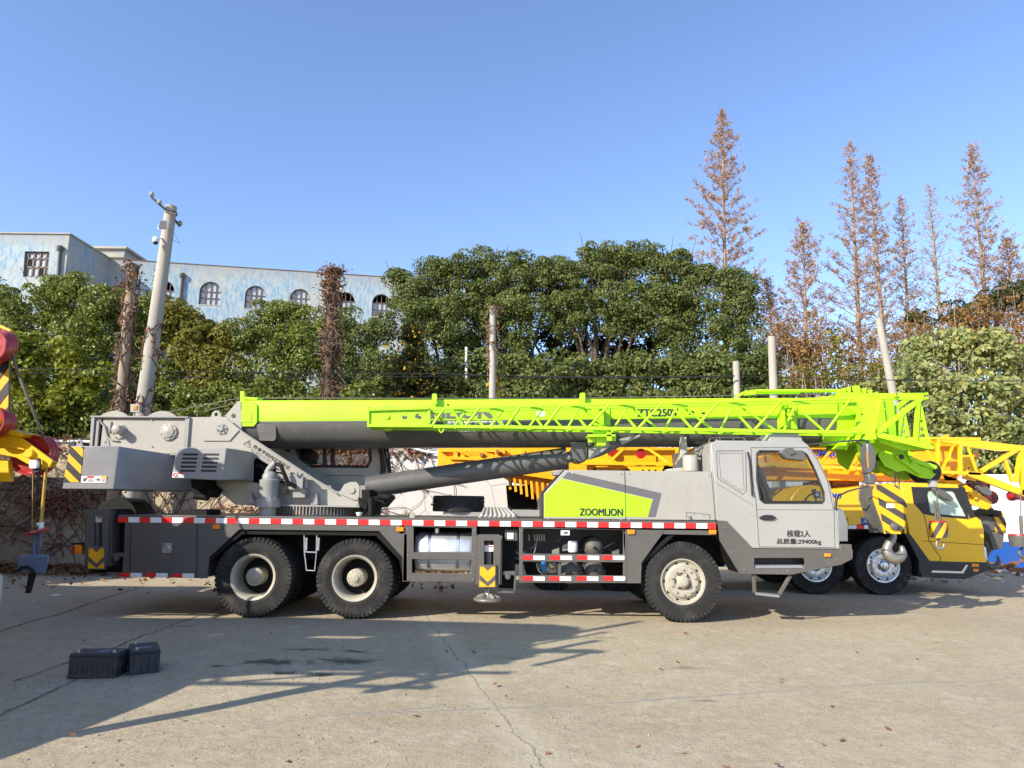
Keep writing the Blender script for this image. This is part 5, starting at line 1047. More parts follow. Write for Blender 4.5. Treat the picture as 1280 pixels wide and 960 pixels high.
m = M(); q = [(-30, 455), (11, 450), (10, 516), (-30, 516)]; m.pl(q, YL-.02, .02, mi=0); stripes(m, q, YL-.025, .004, 1, -1.3, 16, 16, 400, 9, 1); m.build('hazard_plate', ['hyel', 'hblk'], lc)
m = M(); m.pl([(-30, 408), (0, 406), (14, 412), (12, 415), (0, 410), (-30, 412)], YL-.1, .05); m.lathe([(-.12, .0), (-.12, .06), (0, .06)], P(3, 529, YL-.1), n=20); m.build('head_bracket', 'yellow', lc, bevel=.006)
m = M(); m.pl([(37, 575), (45, 575), (46, 577), (46, 584), (45, 585.5), (37, 585.5), (36, 584), (36, 577)], YL-.1, .05); m.build('work_lamp', 'white', lc, bevel=.006)
m = M(); m.pl([(45, 572), (48, 573), (48, 590), (40, 592), (40, 586), (46, 586)], YL-.07, .05); m.build('lamp_bracket', 'black', lc, bevel=.004)
m = M(); m.tube([P(10, 425, YL), P(22, 465, YL), P(44, 520, YL), P(56, 551, YL+.2)], .017, 8); m.tube([P(12, 440, YL), P(11, 520, YL)], .014, 6); m.build('hoist_rope', 'rope', lc)
m = M(); m.pl([(-60, 720), (-15, 719), (-11, 722), (-13, 745), (-16, 766), (-60, 766)], -4.2, .15); m.build('bumper', 'ridged', None, bevel=.02)
bpy.data.objects['bumper.001' if 'bumper.001' in bpy.data.objects else 'bumper'].name = 'waste_bin'
tag(bpy.data.objects['waste_bin'], 'pale grey bin with a rounded rim on the concrete, left of the batteries', 'bin')
lh = thing('hook_weight', 'blue-grey hook weight with a red disc, hanging low before the vine-covered wall', 'hook', P(35, 743, YL+.1))
Yw = YL+.1
m = M(); m.hull([P(23, 694, Yw-.1), P(63, 694, Yw-.1), P(57, 718, Yw-.1), P(21, 716, Yw-.1), P(25, 693, Yw+.14), P(61, 693, Yw+.14), P(56, 717, Yw+.14), P(23, 716, Yw+.14)]); m.build('weight', 'bluep', lh, bevel=.02)
m = M(); m.tube([P(22, 714, Yw-.12), P(27, 709.5, Yw-.12), P(33, 708.5, Yw-.12), P(39, 712, Yw-.12), P(42, 717, Yw-.12)], .018, 8); m.tube([P(41, 716, Yw), P(38.5, 727, Yw), P(35, 741, Yw)], [.04, .035, .03], 10); m.build('hook', 'dark', lh)
m = M(); a, b_ = P(32, 671, Yw), P(60, 661, Yw); d = (b_-a)/2; mid = (a+b_)/2; ax = Vector((-d.z, 0, d.x)).normalized(); pts = []
vs = []
for t_, r_ in ((-.02, .8), (-.012, 1), (.012, 1), (.02, .8)):
    for k in range(32): an = 2*math.pi*k/32; vs.append(mid+ax*t_+d.normalized()*(d.length*r_*math.cos(an))+Vector((0, d.length*r_*math.sin(an), 0)))
m.add(vs, [(i*32+k, i*32+(k+1) % 32, (i+1)*32+(k+1) % 32, (i+1)*32+k) for i in range(3) for k in range(32)]+[tuple(range(32))[::-1], tuple(range(96, 128))]); m.build('top_disc', 'redp', lh)
m = M(); m.tube([P(45, 669, Yw), P(42, 680, Yw), P(43, 690, Yw), P(47, 690, Yw), P(51, 680, Yw), P(50, 668, Yw), P(45, 669, Yw)], .02, 8); m.tube([P(43, 682, Yw), P(43, 694, Yw)], .025, 8); m.build('shackle', 'bluep', lh)
m = M(); m.tube([P(58, 583, Yw), P(55, 615, Yw), P(51, 656, Yw)], .018, 8); m.tube([P(41, 592, YL), P(40, 662, YL)], .004, 5); m.build('rope', 'ropey', lh); m = M(); m.tube([P(48, 656, Yw), P(52, 654, Yw), P(51, 663, Yw)], .028, 8); m.build('rope_clamp', 'white', lh)
nc = neighbour((-5.0, -7.5), 'unseen yellow truck crane, shaped to cast the shadow over the two batteries', [(-7.8, .5), (-7.8, 2.9), (-9.4, 2.9), (-9.4, .5)], [(-7.5, 1.4), (-7.1, 1.9), (-6.3, 2.2), (-5.4, 2.7), (-5.3, 3.5), (-4.95, 4.3), (-5.4, 4.75), (-5.9, 4.9), (-10, 5.2), (-16, 4.4), (-16, 1.4)], 13, (3.1, 2.9), -4.5, .95, top=(1.2, 1.45), holes=[[(-7.9, 3.95), (-7.9, 4.25), (-7.2, 4.3), (-7.1, 4.0)], [(-6.8, 4.25), (-6.85, 4.45), (-6.3, 4.45), (-6.4, 4.2)], [(-9.2, 4.0), (-9.2, 4.25), (-8.7, 4.25), (-8.5, 4.1)]])  # unseen; outline, thin plate and holes shaped to throw the foreground shadow
m = M(); m.hull([(-7.3, -7.5, .5), (-7.3, -7.5, 1.36), (-5.0, -7.5, 1.36), (-4.95, -7.5, .6), (-7.3, -5.0, .5), (-7.3, -5.0, 1.36), (-4.5, -5.0, 1.36), (-4.45, -5.0, .6)]); m.build('shadow_deck', 'yellow', nc, bevel=.03)  # deck added and slanted to set the lower edge of that shadow
m = M()
for (x, y, z0, z1, w_) in ((-4.05, -6.3, 2.15, 2.75, .09), (-4.2, -6.0, 1.9, 2.5, .05), (-4.45, -6.2, 1.1, 2.9, .12), (-4.75, -6.45, .6, 2.2, .05), (-4.15, -6.6, 3.3, 3.9, .06), (-4.5, -6.35, 3.4, 4.2, .08), (-4.7, -6.1, 3.4, 4.5, .05), (-5.2, -6.2, 4.6, 5.3, .06), (-5.6, -6.6, 4.7, 5.5, .07)): m.beam((x, y, z0), (x-.05, y, z1), w_, w_)
for (x0, x1, y, z) in ((-5.4, -3.85, -6.2, 3.62), (-5.3, -3.95, -6.5, 3.78), (-5.3, -4.2, -6.0, 3.3)): m.beam((x0, y, z+.05), (x1, y, z-.05), .06, .06)
m.build1('shadow_bars', 'yellow', nc)  # unseen loose bars added to streak the ground shadow
nd_ = neighbour((-10.8, 1.9), 'unseen yellow truck crane beyond the red-sheaved one, sized to shade the wall', [(-10.8, .6), (-10.8, 1.8), (-11.3, 3.0), (-13, 3.0), (-13, .6)], [(-11.6, 1.4), (-11.5, 4.1), (-18, 4.2), (-18, 1.4)], 11, (2.7, 2.7), -11.2, .5, jib=False)  # unseen crane, placed and raised to shade the wall and ground at left
# ================================================================== batteries
def battery(c, yaw, label):
    t = thing('battery', label, 'battery', c, 'two truck batteries left on the ground'); cy, sy = math.cos(yaw), math.sin(yaw)
    def W(m):
        m.v = [Vector((v.x*cy-v.y*sy+c[0], v.x*sy+v.y*cy+c[1], v.z+c[2])) for v in m.v]; return m
    L, Wd, H = .205*BS, .12*BS, .215*BS
    m = M(); m.box(-L, L, -Wd, Wd, 0, H*.82); m.box(-L-.004, L+.004, -Wd-.004, Wd+.004, 0, .02)
    for k in range(9): x = -L+.03+k*(2*L-.06)/8; m.box(x-.004, x+.004, -Wd-.006, Wd+.006, .03, H*.74)
    for k in range(4): y = -Wd+.03+k*(2*Wd-.06)/3; m.box(-L-.006, L+.006, y-.004, y+.004, .03, H*.74)
    W(m).build('case', MTB, t, bevel=.004)
    m = M(); m.box(-L-.008, L+.008, -Wd-.008, Wd+.008, H*.82, H*.86); m.box(-L, L, -Wd, Wd, H*.86, H*.97); W(m).build('lid', MTB, t, bevel=.005)
    m = M()
    for x in (-L*.75, L*.75): m.lathe([(0, .016), (.022, .013), (.022, 0)], (x, -Wd*.6, H*.97), 'Z', n=14)
    W(m).build('terminal', 'steel', t)
    m = M(); m.box(-L*.0, L*.45, -Wd*.5, Wd*.5, H*.97, H*.972); W(m).build('sticker', 'bluep', t)
    return t
BS = 1.0; MTB = paint('battery_case', (.022, .025, .032), .45, var=.2, dirt=.7, dirtcol=(.12, .11, .1), dscale=4)
g = G(117, 847); battery((g.x-.02, g.y+.1, .0), R(5), 'black battery showing its long ribbed side')
g = G(171, 844); battery((g.x-.06, g.y+.22, .0), R(-60), 'black battery turned corner-on, touching the longer-looking one')
# ================================================================== ground
def groundmat():
    m, nt, b = newmat('concrete_yard')
    pos = nd(nt, 'ShaderNodeNewGeometry').outputs['Position']; sep = nd(nt, 'ShaderNodeSeparateXYZ'); lk(nt, pos, sep.inputs[0]); X, Y = sep.outputs[0], sep.outputs[1]
    n0 = noise(nt, pos, .35, 6, .6); n1 = noise(nt, pos, 1.7, 8, .65); n2 = noise(nt, pos, 9, 8, .7); n3 = noise(nt, pos, 55, 4, .7); n4 = noise(nt, pos, 160, 2, .5)
    c = ramp(nt, n0, [(.3, (.37, .295, .18)), (.7, (.44, .36, .235))])
    c = mixc(nt, ramp(nt, n1, [(.42, 0), (.72, .55)]), c, (.48, .405, .28)); c = mixc(nt, ramp(nt, n2, [(.47, 0), (.68, .6)]), c, (.27, .225, .16)); c = mixc(nt, ramp(nt, noise(nt, pos, 4.2, 9, .75), [(.52, 0), (.62, .45)]), c, (.52, .45, .32)); c = mixc(nt, ramp(nt, noise(nt, pos, 3.1, 10, .8), [(.56, 0), (.66, .55)]), c, (.29, .245, .18))
    c = mixc(nt, ramp(nt, n3, [(.36, .75), (.47, 0)]), c, (.19, .165, .125)); c = mixc(nt, ramp(nt, n4, [(.60, 0), (.70, .6)]), c, (.55, .50, .41))
    ne = noise(nt, pos, 6.5, 6, .7)
    cr_h = None
    wob = math_(nt, 'MULTIPLY', math_(nt, 'SUBTRACT', noise(nt, pos, 1.3, 6, .7), .5), .34); wob2 = math_(nt, 'MULTIPLY', math_(nt, 'SUBTRACT', noise(nt, pos, 14, 3), .5), .035)
    def line(a, b_, half, col, wide=0, wcol=None, wf=1.0, soft=.6):
        nonlocal c, cr_h
        a = G(*a); b_ = G(*b_); d = (b_-a).normalized(); nx, ny = -d.y, d.x
        s = math_(nt, 'ADD', math_(nt, 'MULTIPLY', X, nx), math_(nt, 'MULTIPLY', Y, ny)); s = math_(nt, 'SUBTRACT', s, a.x*nx+a.y*ny)
        s = math_(nt, 'ADD', s, math_(nt, 'MULTIPLY', wob, wf)); s = math_(nt, 'ADD', s, wob2); ab = math_(nt, 'ABSOLUTE', s)
        al = math_(nt, 'ADD', math_(nt, 'MULTIPLY', X, d.x), math_(nt, 'MULTIPLY', Y, d.y)); t0 = a.x*d.x+a.y*d.y; t1 = b_.x*d.x+b_.y*d.y
        ins = math_(nt, 'MULTIPLY', math_(nt, 'GREATER_THAN', al, t0), math_(nt, 'LESS_THAN', al, t1))
        if wide: c = mixc(nt, math_(nt, 'MULTIPLY', ins, math_(nt, 'MULTIPLY', ramp(nt, math_(nt, 'DIVIDE', ab, wide), [(.3, .75), (1, 0)]), ramp(nt, n2, [(.35, .3), (.6, 1)]))), c, wcol)
        f = math_(nt, 'MULTIPLY', ins, ramp(nt, math_(nt, 'DIVIDE', ab, half), [(soft, 1), (1, 0)])); f = math_(nt, 'MULTIPLY', f, ramp(nt, n1, [(.33, .35), (.5, 1)]))
        c = mixc(nt, f, c, col); cr_h = f if cr_h is None else math_(nt, 'MAXIMUM', cr_h, f)
    dk = (.15, .125, .09)
    line((700, 985), (520, 752), .009, (.30, .25, .175), .26, (.48, .41, .29), .9)
    line((-20, 795), (170, 735), .03, dk, .0, None, .2)
    line((20, 850), (320, 745), .022, dk, .0, None, .9)
    line((-20, 900), (110, 842), .022, dk, .0, None, .8)
    line((420, 895), (1400, 838), .008, (.28, .24, .17), .06, (.36, .32, .25), .35)
    line((330, 905), (560, 880), .008, (.28, .24, .17), .05, (.36, .32, .25), 1.0)
    line((560, 790), (1350, 768), .008, (.28, .24, .17), .0, None, .3)
    def stain(px, py, rx, ry, col, k):
        nonlocal c
        g = G(px, py); dx = math_(nt, 'DIVIDE', math_(nt, 'SUBTRACT', X, g.x), rx); dy = math_(nt, 'DIVIDE', math_(nt, 'SUBTRACT', Y, g.y), ry)
        r = math_(nt, 'ADD', math_(nt, 'SQRT', math_(nt, 'ADD', math_(nt, 'MULTIPLY', dx, dx), math_(nt, 'MULTIPLY', dy, dy))), math_(nt, 'MULTIPLY', math_(nt, 'SUBTRACT', ne, .5), 3.2))
        c = mixc(nt, ramp(nt, r, [(.35, k), (1.05, 0)]), c, col)
    for s_ in ((340, 830, .32, .17), (430, 828, .38, .18), (385, 813, .25, .1), (275, 835, .15, .07), (400, 845, .2, .1), (445, 815, .2, .1), (355, 843, .14, .07)): stain(*s_, (.07, .055, .04), .85)
    for s_ in ((757, 797, .17, .08), (735, 797, .06, .05), (860, 835, .2, .1), (640, 822, .12, .06), (880, 873, .13, .06), (228, 782, .2, .1)): stain(*s_, (.2, .155, .10), .7)
    for s_ in ((1063, 938, .3, .22), (640, 870, .5, .3), (1000, 780, 1.5, .4)): stain(*s_, (.36, .30, .2), .5)
    g_ = ramp(nt, math_(nt, 'ADD', Y, math_(nt, 'MULTIPLY', n1, 1.2)), [(.0, 0), (1, 0)])
    lk(nt, c, b.inputs['Base Color'])
    b.inputs['Roughness'].default_value = .88; b.inputs['Specular IOR Level'].default_value = .25
    h = math_(nt, 'ADD', math_(nt, 'MULTIPLY', n1, .6), math_(nt, 'ADD', math_(nt, 'MULTIPLY', n2, .5), math_(nt, 'MULTIPLY', n3, .22))); h = math_(nt, 'SUBTRACT', h, math_(nt, 'MULTIPLY', cr_h, .5))
    bp = nd(nt, 'ShaderNodeBump', inp={'Strength': .8, 'Distance': .035}); lk(nt, h, bp.inputs['Height']); lk(nt, bp.outputs[0], b.inputs['Normal'])
    return m
MT['ground'] = groundmat()
m = M(); xs = [-300, -60]+list(np.linspace(-16, 18, 120))+[60, 300]; ys = [-60, -20]+list(np.linspace(-9.5, 12, 90))+[40, 120, 400]
def gz(x, y): return (.012*math.sin(x*1.3+y*.7)+.01*math.sin(y*2.1-x*.5)+.006*math.sin(x*4.1)*math.sin(y*3.7))*(1 if -16 < x < 18 and -9.6 < y < 12 else 0)*(1 if not (-6 < x < 5 and -1 < y < 3) else .15)-.004
nx_, ny_ = len(xs), len(ys)
m.add([(x, y, gz(x, y)) for y in ys for x in xs], [(j*nx_+i, j*nx_+i+1, (j+1)*nx_+i+1, (j+1)*nx_+i) for j in range(ny_-1) for i in range(nx_-1)])
gd = m.build('ground', 'ground', None, loc=(0, 0, 0)); gd['kind'] = 'structure'
# ---- batch scatter helper
def quads(name, centers, normals, size, mat, parent=None, loc=(0, 0, 0), aspect=1.6, jitter=.6, fold=False):
    """many small leaf-shaped faces as one mesh; centers, normals Nx3"""
    n = len(centers); C_ = np.asarray(centers, float); N = np.asarray(normals, float)+rng.normal(0, jitter, (n, 3)); N /= np.linalg.norm(N, axis=1)[:, None]+1e-9
    A = rng.normal(0, 1, (n, 3)); U = np.cross(N, A); U /= np.linalg.norm(U, axis=1)[:, None]+1e-9; W = np.cross(N, U)
    s = (np.asarray(size)*rng.uniform(.65, 1.35, n))[:, None] if not hasattr(size, '__len__') else np.asarray(size)[:, None]
    a = C_-U*s*aspect/2; b = C_+U*s*aspect/2; l = C_-W*s/2-U*s*.1; r = C_+W*s/2-U*s*.1
    V = np.stack([a, l, b, r], 1).reshape(-1, 3)-np.array(loc)
    me = bpy.data.meshes.new(name); me.vertices.add(4*n); me.vertices.foreach_set('co', V.ravel()); me.loops.add(4*n); me.loops.foreach_set('vertex_index', np.arange(4*n)); me.polygons.add(n); me.polygons.foreach_set('loop_start', np.arange(0, 4*n, 4)); me.update(calc_edges=True)
    me.materials.append(MT[mat] if isinstance(mat, str) else mat); o = bpy.data.objects.new(name, me); COL.objects.link(o)
    if parent: o.parent = parent
    else: o.location = loc
    return o
MT['camphor'] = leafmat('camphor_leaf', [(.058, .083, .02), (.098, .13, .032), (.145, .172, .045), (.21, .222, .065)], .3, .55, .25)
MT['yellowgreen'] = leafmat('yellow_green_leaf', [(.085, .09, .015), (.15, .15, .024), (.21, .19, .03), (.27, .23, .045)], .35, .5)
MT['brightleaf'] = leafmat('bright_leaf', [(.09, .12, .015), (.18, .21, .025), (.28, .30, .035), (.38, .37, .05)], .42, .45)
MT['rust'] = leafmat('rust_leaf', [(.27, .15, .115), (.38, .23, .16), (.47, .30, .195), (.49, .37, .22)], .3, .7, .1, 1.1)
MT['brush'] = leafmat('brown_brush_leaf', [(.14, .07, .035), (.25, .13, .055), (.34, .20, .08), (.28, .24, .08)], .3, .7, .1, .8)
MT['bigleaf'] = leafmat('broad_pale_leaf', [(.13, .17, .05), (.23, .27, .09), (.34, .36, .15), (.44, .39, .09)], .35, .5, .3, .5)
MT['conifer'] = leafmat('dark_conifer', [(.02, .035, .012), (.04, .055, .016), (.07, .07, .02), (.10, .08, .02)], .2, .6, .1)
MT['yleaf'] = leafmat('autumn_yellow_leaf', [(.4, .2, .02), (.6, .36, .03), (.65, .45, .05)], .4, .6, .1)
MT['redleaf'] = leafmat('red_vine_leaf', [(.08, .012, .012), (.2, .025, .02), (.3, .06, .035)], .3, .6, .1)
MT['deadleaf'] = leafmat('dead_leaf', [(.12, .05, .025), (.22, .10, .05), (.30, .18, .10), (.16, .04, .03)], .15, .8, .1, 4)
MT['camphor2'] = leafmat('olive_leaf', [(.078, .105, .018), (.13, .165, .026), (.19, .22, .038), (.27, .275, .05)], .3, .45, .35)
def crown(lobes, nper, leaf, clump=.34, jitter=.7, fill=.25, nlf=34):
    """lobes (px,py,r_px,Y): leaf positions/normals clustered in clumps over each lobe"""
    Cs = []; Ns = []
    for (px, py, r, Y) in lobes:
        c = np.array(P(px, py, Y)); rr = r*S(Y)-.06; k = max(12, int(nper*(rr/1.0)**2))
        d = rng.normal(0, 1, (k, 3)); d[:, 1] -= .35; d[:, 2] += .15; d /= np.linalg.norm(d, axis=1)[:, None]
        rad = rr*rng.uniform(.72, 1.08, k)
        cc = c+d*rad[:, None]*np.array([1, .85, .92])+rng.normal(0, .09, (k, 3))
        cr = clump*rng.uniform(.6, 1.4, k)
        nl = int(95*leaf)
        dd = rng.normal(0, 1, (k, nl, 3)); dd[:, :, 2] += .35; dd += d[:, None, :]*.7; dd /= np.linalg.norm(dd, axis=2)[:, :, None]
        pos = cc[:, None, :]+dd*(cr[:, None]*rng.uniform(.75, 1.05, (k, nl)))[:, :, None]*np.array([1, 1, .75])
        Cs.append(pos.reshape(-1, 3)); Ns.append(dd.reshape(-1, 3))
        nf = int(k*nl*fill); f = rng.normal(0, 1, (nf, 3)); f /= np.linalg.norm(f, axis=1)[:, None]; Cs.append(c+f*(rr*rng.uniform(.2, .75, nf))[:, None]); Ns.append(f)
    return np.concatenate(Cs), np.concatenate(Ns)
def tree(name, label, lobes, base, mat='camphor', size=.054, nper=40, leaf=1.4, trunk='bark', group=None, cat='tree', clump=.34, fill=.5, tr=.16):
    b0 = P(base[0], 600, base[1]); b0.z = 0; t = thing(name, label, cat, b0, group)
    Cn, Nn = crown(lobes, nper, leaf, clump, fill=fill); quads('crown', Cn, Nn, size, mat, t, loc=b0)
    m = M(); lob = [P(a, b_, Y) for a, b_, r, Y in lobes]; cz = sum(l.z for l in lob)/len(lob); fork = Vector((b0.x, b0.y, max(.6, cz*.45)))
    m.tube([b0, fork*.5+b0*.5+Vector((.08, 0, 0)), fork], [tr*1.3, tr, tr*.85], 10)
    for l in lob:
        mid = (fork+l)/2+Vector((random.uniform(-.2, .2), random.uniform(-.2, .2), .15)); m.tube([fork, mid, l], [tr*.6, tr*.35, tr*.12], 6)
        for k in range(3): e = l+Vector((random.uniform(-.8, .8), random.uniform(-.7, .5), random.uniform(-.1, .7))); m.tube([(mid+l)/2, e], [tr*.18, tr*.05], 5)
    m.build('trunk', trunk, t, loc=b0); return t
E = 'evergreen trees behind the wall'
tree('evergreen_tree', 'olive green tree below the wing of the blue building', [(20, 395, 34, 11), (70, 382, 34, 11.5), (118, 385, 32, 11), (40, 430, 40, 11), (100, 425, 40, 11), (5, 375, 22, 11.5), (150, 400, 30, 11.4), (60, 365, 15, 11.5), (95, 362, 14, 11.5), (30, 470, 35, 11), (110, 465, 36, 11)], (70, 11), 'camphor2', group=E)
tree('maple_tree', 'bright yellow-green leafy tree above the red sheaves', [(40, 440, 24, 8.2), (80, 455, 26, 8.4), (30, 480, 28, 8.2), (90, 500, 30, 8.3), (50, 515, 30, 8.1), (115, 480, 22, 8.4), (15, 455, 20, 8)], (60, 8.6), 'brightleaf', .085, 26, .7, group=None, clump=.3, fill=.3, tr=.08)
tree('evergreen_tree', 'small dark green tree between the leaning utility pole and the vine-wrapped post', [(175, 400, 26, 12), (200, 420, 30, 12), (165, 450, 34, 11.5), (195, 480, 36, 11.3), (190, 385, 16, 12)], (180, 11.8), 'camphor2', group=E)
tree('evergreen_tree', 'brownish olive tree between the leaning utility pole and the round olive crown', [(232, 412, 22, 12), (262, 428, 26, 12), (235, 450, 32, 11.5), (270, 470, 34, 11.3), (220, 395, 14, 12), (285, 425, 20, 12), (250, 500, 30, 11)], (250, 11.8), 'yellowgreen', .07, group=E)
tree('evergreen_tree', 'round olive crown below the arched windows, left of the thick vine-covered post', [(330, 412, 28, 12), (362, 405, 26, 12), (395, 410, 24, 12), (345, 440, 36, 11.6), (390, 445, 34, 11.6), (310, 430, 24, 12), (350, 480, 36, 11.2), (300, 480, 30, 11.2), (366, 392, 12, 12), (345, 394, 12, 12)], (350, 11.9), 'camphor2', group=E)
tree('evergreen_tree', 'green tree just right of the thick vine-covered post', [(432, 418, 22, 12.2), (460, 430, 24, 12.2), (440, 455, 32, 11.8), (470, 475, 34, 11.4), (425, 480, 28, 11.4), (472, 412, 14, 12.4), (430, 405, 12, 12)], (445, 12), 'camphor', group=E)
tree('evergreen_tree', 'tall camphor tree where the blue building ends', [(505, 375, 24, 13), (530, 360, 26, 13), (560, 355, 28, 13), (520, 400, 34, 12.6), (560, 400, 36, 12.6), (500, 350, 10, 13), (578, 335, 14, 13), (545, 338, 14, 13), (520, 440, 26, 12.6), (575, 440, 22, 13)], (555, 13), group=E, fill=.42)
tree('evergreen_tree', 'tall camphor tree directly behind the bare concrete post', [(600, 350, 26, 13.4), (632, 352, 26, 13.4), (660, 350, 26, 13.4), (610, 330, 16, 13.4), (645, 333, 13, 13.4), (676, 335, 15, 13.4), (610, 390, 32, 13), (655, 390, 34, 13), (690, 350, 16, 13.4), (640, 425, 24, 13)], (640, 13.4), group=E, fill=.42)
tree('evergreen_tree', 'tallest camphor tree in the middle of the row', [(715, 350, 26, 13.4), (745, 340, 28, 13.4), (775, 335, 28, 13.4), (740, 322, 18, 13.4), (772, 320, 16, 13.4), (800, 325, 18, 13.4), (720, 390, 34, 13), (770, 390, 38, 13), (705, 340, 14, 13.4), (800, 400, 26, 13)], (750, 13.4), group=E, fill=.42)
tree('evergreen_tree', 'dark camphor tree below the tallest rust-coloured conifer', [(830, 345, 26, 13.2), (860, 355, 26, 13.2), (820, 325, 16, 13.2), (850, 330, 14, 13.2), (880, 350, 15, 13.2), (830, 390, 34, 12.8), (865, 400, 30, 12.8), (845, 440, 26, 12.8)], (850, 13.2), group=E, fill=.42)
tree('evergreen_tree', 'round camphor tree directly above the short concrete stump', [(915, 370, 24, 12.6), (935, 385, 22, 12.6), (905, 410, 26, 12.4), (930, 430, 24, 12.4), (900, 450, 24, 12.2), (910, 355, 13, 12.6), (930, 360, 12, 12.6), (925, 465, 20, 12.2)], (915, 12.6), group=E)
lower = [(x, 470+random.uniform(-8, 6), 20+random.uniform(-3, 5), 10.4+random.uniform(-.3, .3)) for x in range(490, 960, 17)]+[(x, 505+random.uniform(-5, 6), 22, 10+random.uniform(-.3, .3)) for x in range(-10, 980, 20)]+[(x, 535+random.uniform(-4, 5), 20, 8.6+random.uniform(-.3, .3)) for x in range(-30, 340, 18)]
for i, (lo, hi, lb) in enumerate(((-30, 230, 'low shrubs under the olive trees, behind the grey winch housing'), (230, 480, 'low shrubs below the round olive crown, above the boom root'), (480, 730, 'clipped shrubs around the foot of the bare concrete post'), (730, 990, 'clipped shrubs left of the short concrete stump'))):
    L = [l for l in lower if lo <= l[0] < hi]; tree('shrub', lb, L, ((lo+hi)/2, 10.2), 'camphor' if lo > 400 else 'camphor2', .075, 34, .7, group='shrubs behind the wall', cat='shrub', fill=.4, tr=.05)
c_ = tree('conifer', 'dark bushy conifer hung with orange and yellow leaves, left of the bare concrete post', [(510, 420, 12, 9.4), (512, 445, 18, 9.4), (500, 470, 20, 9.4), (525, 475, 20, 9.4), (510, 497, 26, 9.4), (545, 480, 16, 9.6), (572, 482, 16, 9.6)], (515, 9.4), 'conifer', .05, 60, 1.0, clump=.22, cat='tree', tr=.07)
pts = np.array([P(random.gauss(514, 16), random.uniform(405, 497), 8.7+random.uniform(0, .8)) for _ in range(130)]+[P(random.gauss(619, 4), random.uniform(470, 497), 7.8) for _ in range(40)])
q_ = quads('autumn_leaves', pts, rng.normal(0, 1, (170, 3)), .065, 'yleaf', c_, loc=ORG[c_.name])
tree('evergreen_tree', 'dense camphor tree half hidden behind the crowns above the jib carrier', [(x, y, 26, 14.6) for x, y in ((600, 385), (640, 380), (685, 375), (730, 370), (775, 370), (820, 375), (860, 385), (620, 410), (700, 405), (780, 405), (840, 415), (560, 400))], (730, 14.8), 'camphor', .075, 34, .8, group=E, fill=.6)
tree('evergreen_tree', 'dark understorey tree seen through the gap below the tallest camphor crown', [(x, y, 18, 15.5+random.uniform(-.5, .5)) for x, y in ((590, 430), (620, 445), (655, 440), (690, 430), (720, 438), (750, 430), (785, 438), (815, 430), (870, 450), (700, 455), (640, 460), (770, 455))], (720, 15.6), 'conifer', .08, 40, .6, group=E)
# ---- dawn redwoods
def redwood(name, label, bx, by, tx, ty, Y, wpx, dens, mat='rust', low=.0):
    a = P(bx, by, Y); tip = P(tx, ty, Y); base = Vector((a.x, Y, 0)); d = tip-a; base = a-d*(a.z/d.z); base = Vector((base.x, base.y, 0))
    t = thing(name, label, 'tree', base, 'rust-coloured dawn redwoods')
    ax = tip-base; H = ax.length; m = M(); r0 = .2
    m.tube([base+ax*f for f in np.linspace(0, 1, 9)], [r0*(1-.93*f) for f in np.linspace(0, 1, 9)], 9)
    Wd = wpx*S(Y); C_ = []; f0 = max(.18, (a.z-1.2)/H)
    nb_ = 120
    for i in range(nb_):
        f = f0+(1-f0)*((i+.5)/nb_)**.92; s0 = base+ax*f; g0 = (f-f0)/(1-f0); L = Wd*min(1, (1-g0)**.85*1.25)*random.uniform(.4, 1.25)+.10; an = i*2.4+random.uniform(-.5, .5); L *= 1.25 if random.random() < .12 else 1
        dr = Vector((math.cos(an), math.sin(an), random.uniform(.25, .8))).normalized(); e = s0+dr*L+Vector((0, 0, .10*L)); mid = s0+dr*L*.5
        m.tube([s0, mid, e], [.030*(1-f)+.010, .012, .004], 5, cap=False)
        for k in range(int(4+L*5)):
            g_ = random.uniform(.25, 1)**.8; p_ = s0+dr*L*g_+Vector((0, 0, .1*L*g_*g_)); q = p_+Vector((random.gauss(0, .13), random.gauss(0, .13), random.uniform(-.05, .22)))
            m.tube([p_, q], [.007, .003], 3, cap=False)
            if random.random() < .75:
                for _ in range(int(9*dens+1)): h_ = random.random(); w_ = p_.lerp(q, h_); C_.append((w_.x+random.gauss(0, .05), w_.y+random.gauss(0, .05), w_.z+random.gauss(0, .05)))
    m.build('trunk', 'barkl' if dens < .6 else 'redbark', t, loc=base); C_ = np.array(C_)
    quads('crown', C_, rng.normal(0, 1, C_.shape), .044, mat, t, loc=base, aspect=2.2, jitter=.1); return t
MT['redbark'] = paint('redwood_bark', (.30, .21, .15), .9, var=.3, dirt=.3, bump=.4, spec=.1)
redwood('dawn_redwood', 'tallest rust-coloured conifer, standing alone above the camphor trees', 906, 345, 903, 140, 21, 55, 1.25)
redwood('dawn_redwood', 'short reddish conifer between the tall lone one and the pair', 1008, 450, 1004, 278, 21, 58, 1.1)
redwood('dawn_redwood', 'taller one of the close pair of rusty conifers', 1075, 440, 1062, 178, 22, 50, .95)
redwood('dawn_redwood', 'shorter one of the close pair of rusty conifers', 1103, 410, 1086, 195, 21, 44, .9)
redwood('dawn_redwood', 'thin rusty conifer just right of the close pair', 1137, 430, 1126, 248, 23, 39, .5)
redwood('dawn_redwood', 'nearly bare thin conifer with grey upswept twigs', 1178, 430, 1161, 232, 23, 44, .2)
redwood('dawn_redwood', 'tall full rusty conifer above the broad-leaved bush', 1232, 380, 1214, 183, 22, 52, .95)
redwood('dawn_redwood', 'short orange-tinged conifer above the broad-leaved bush', 1270, 420, 1258, 300, 23, 44, .8)
redwood('dawn_redwood', 'faint reddish conifer top just right of the camphor crowns', 972, 470, 958, 350, 24, 39, 1.0)
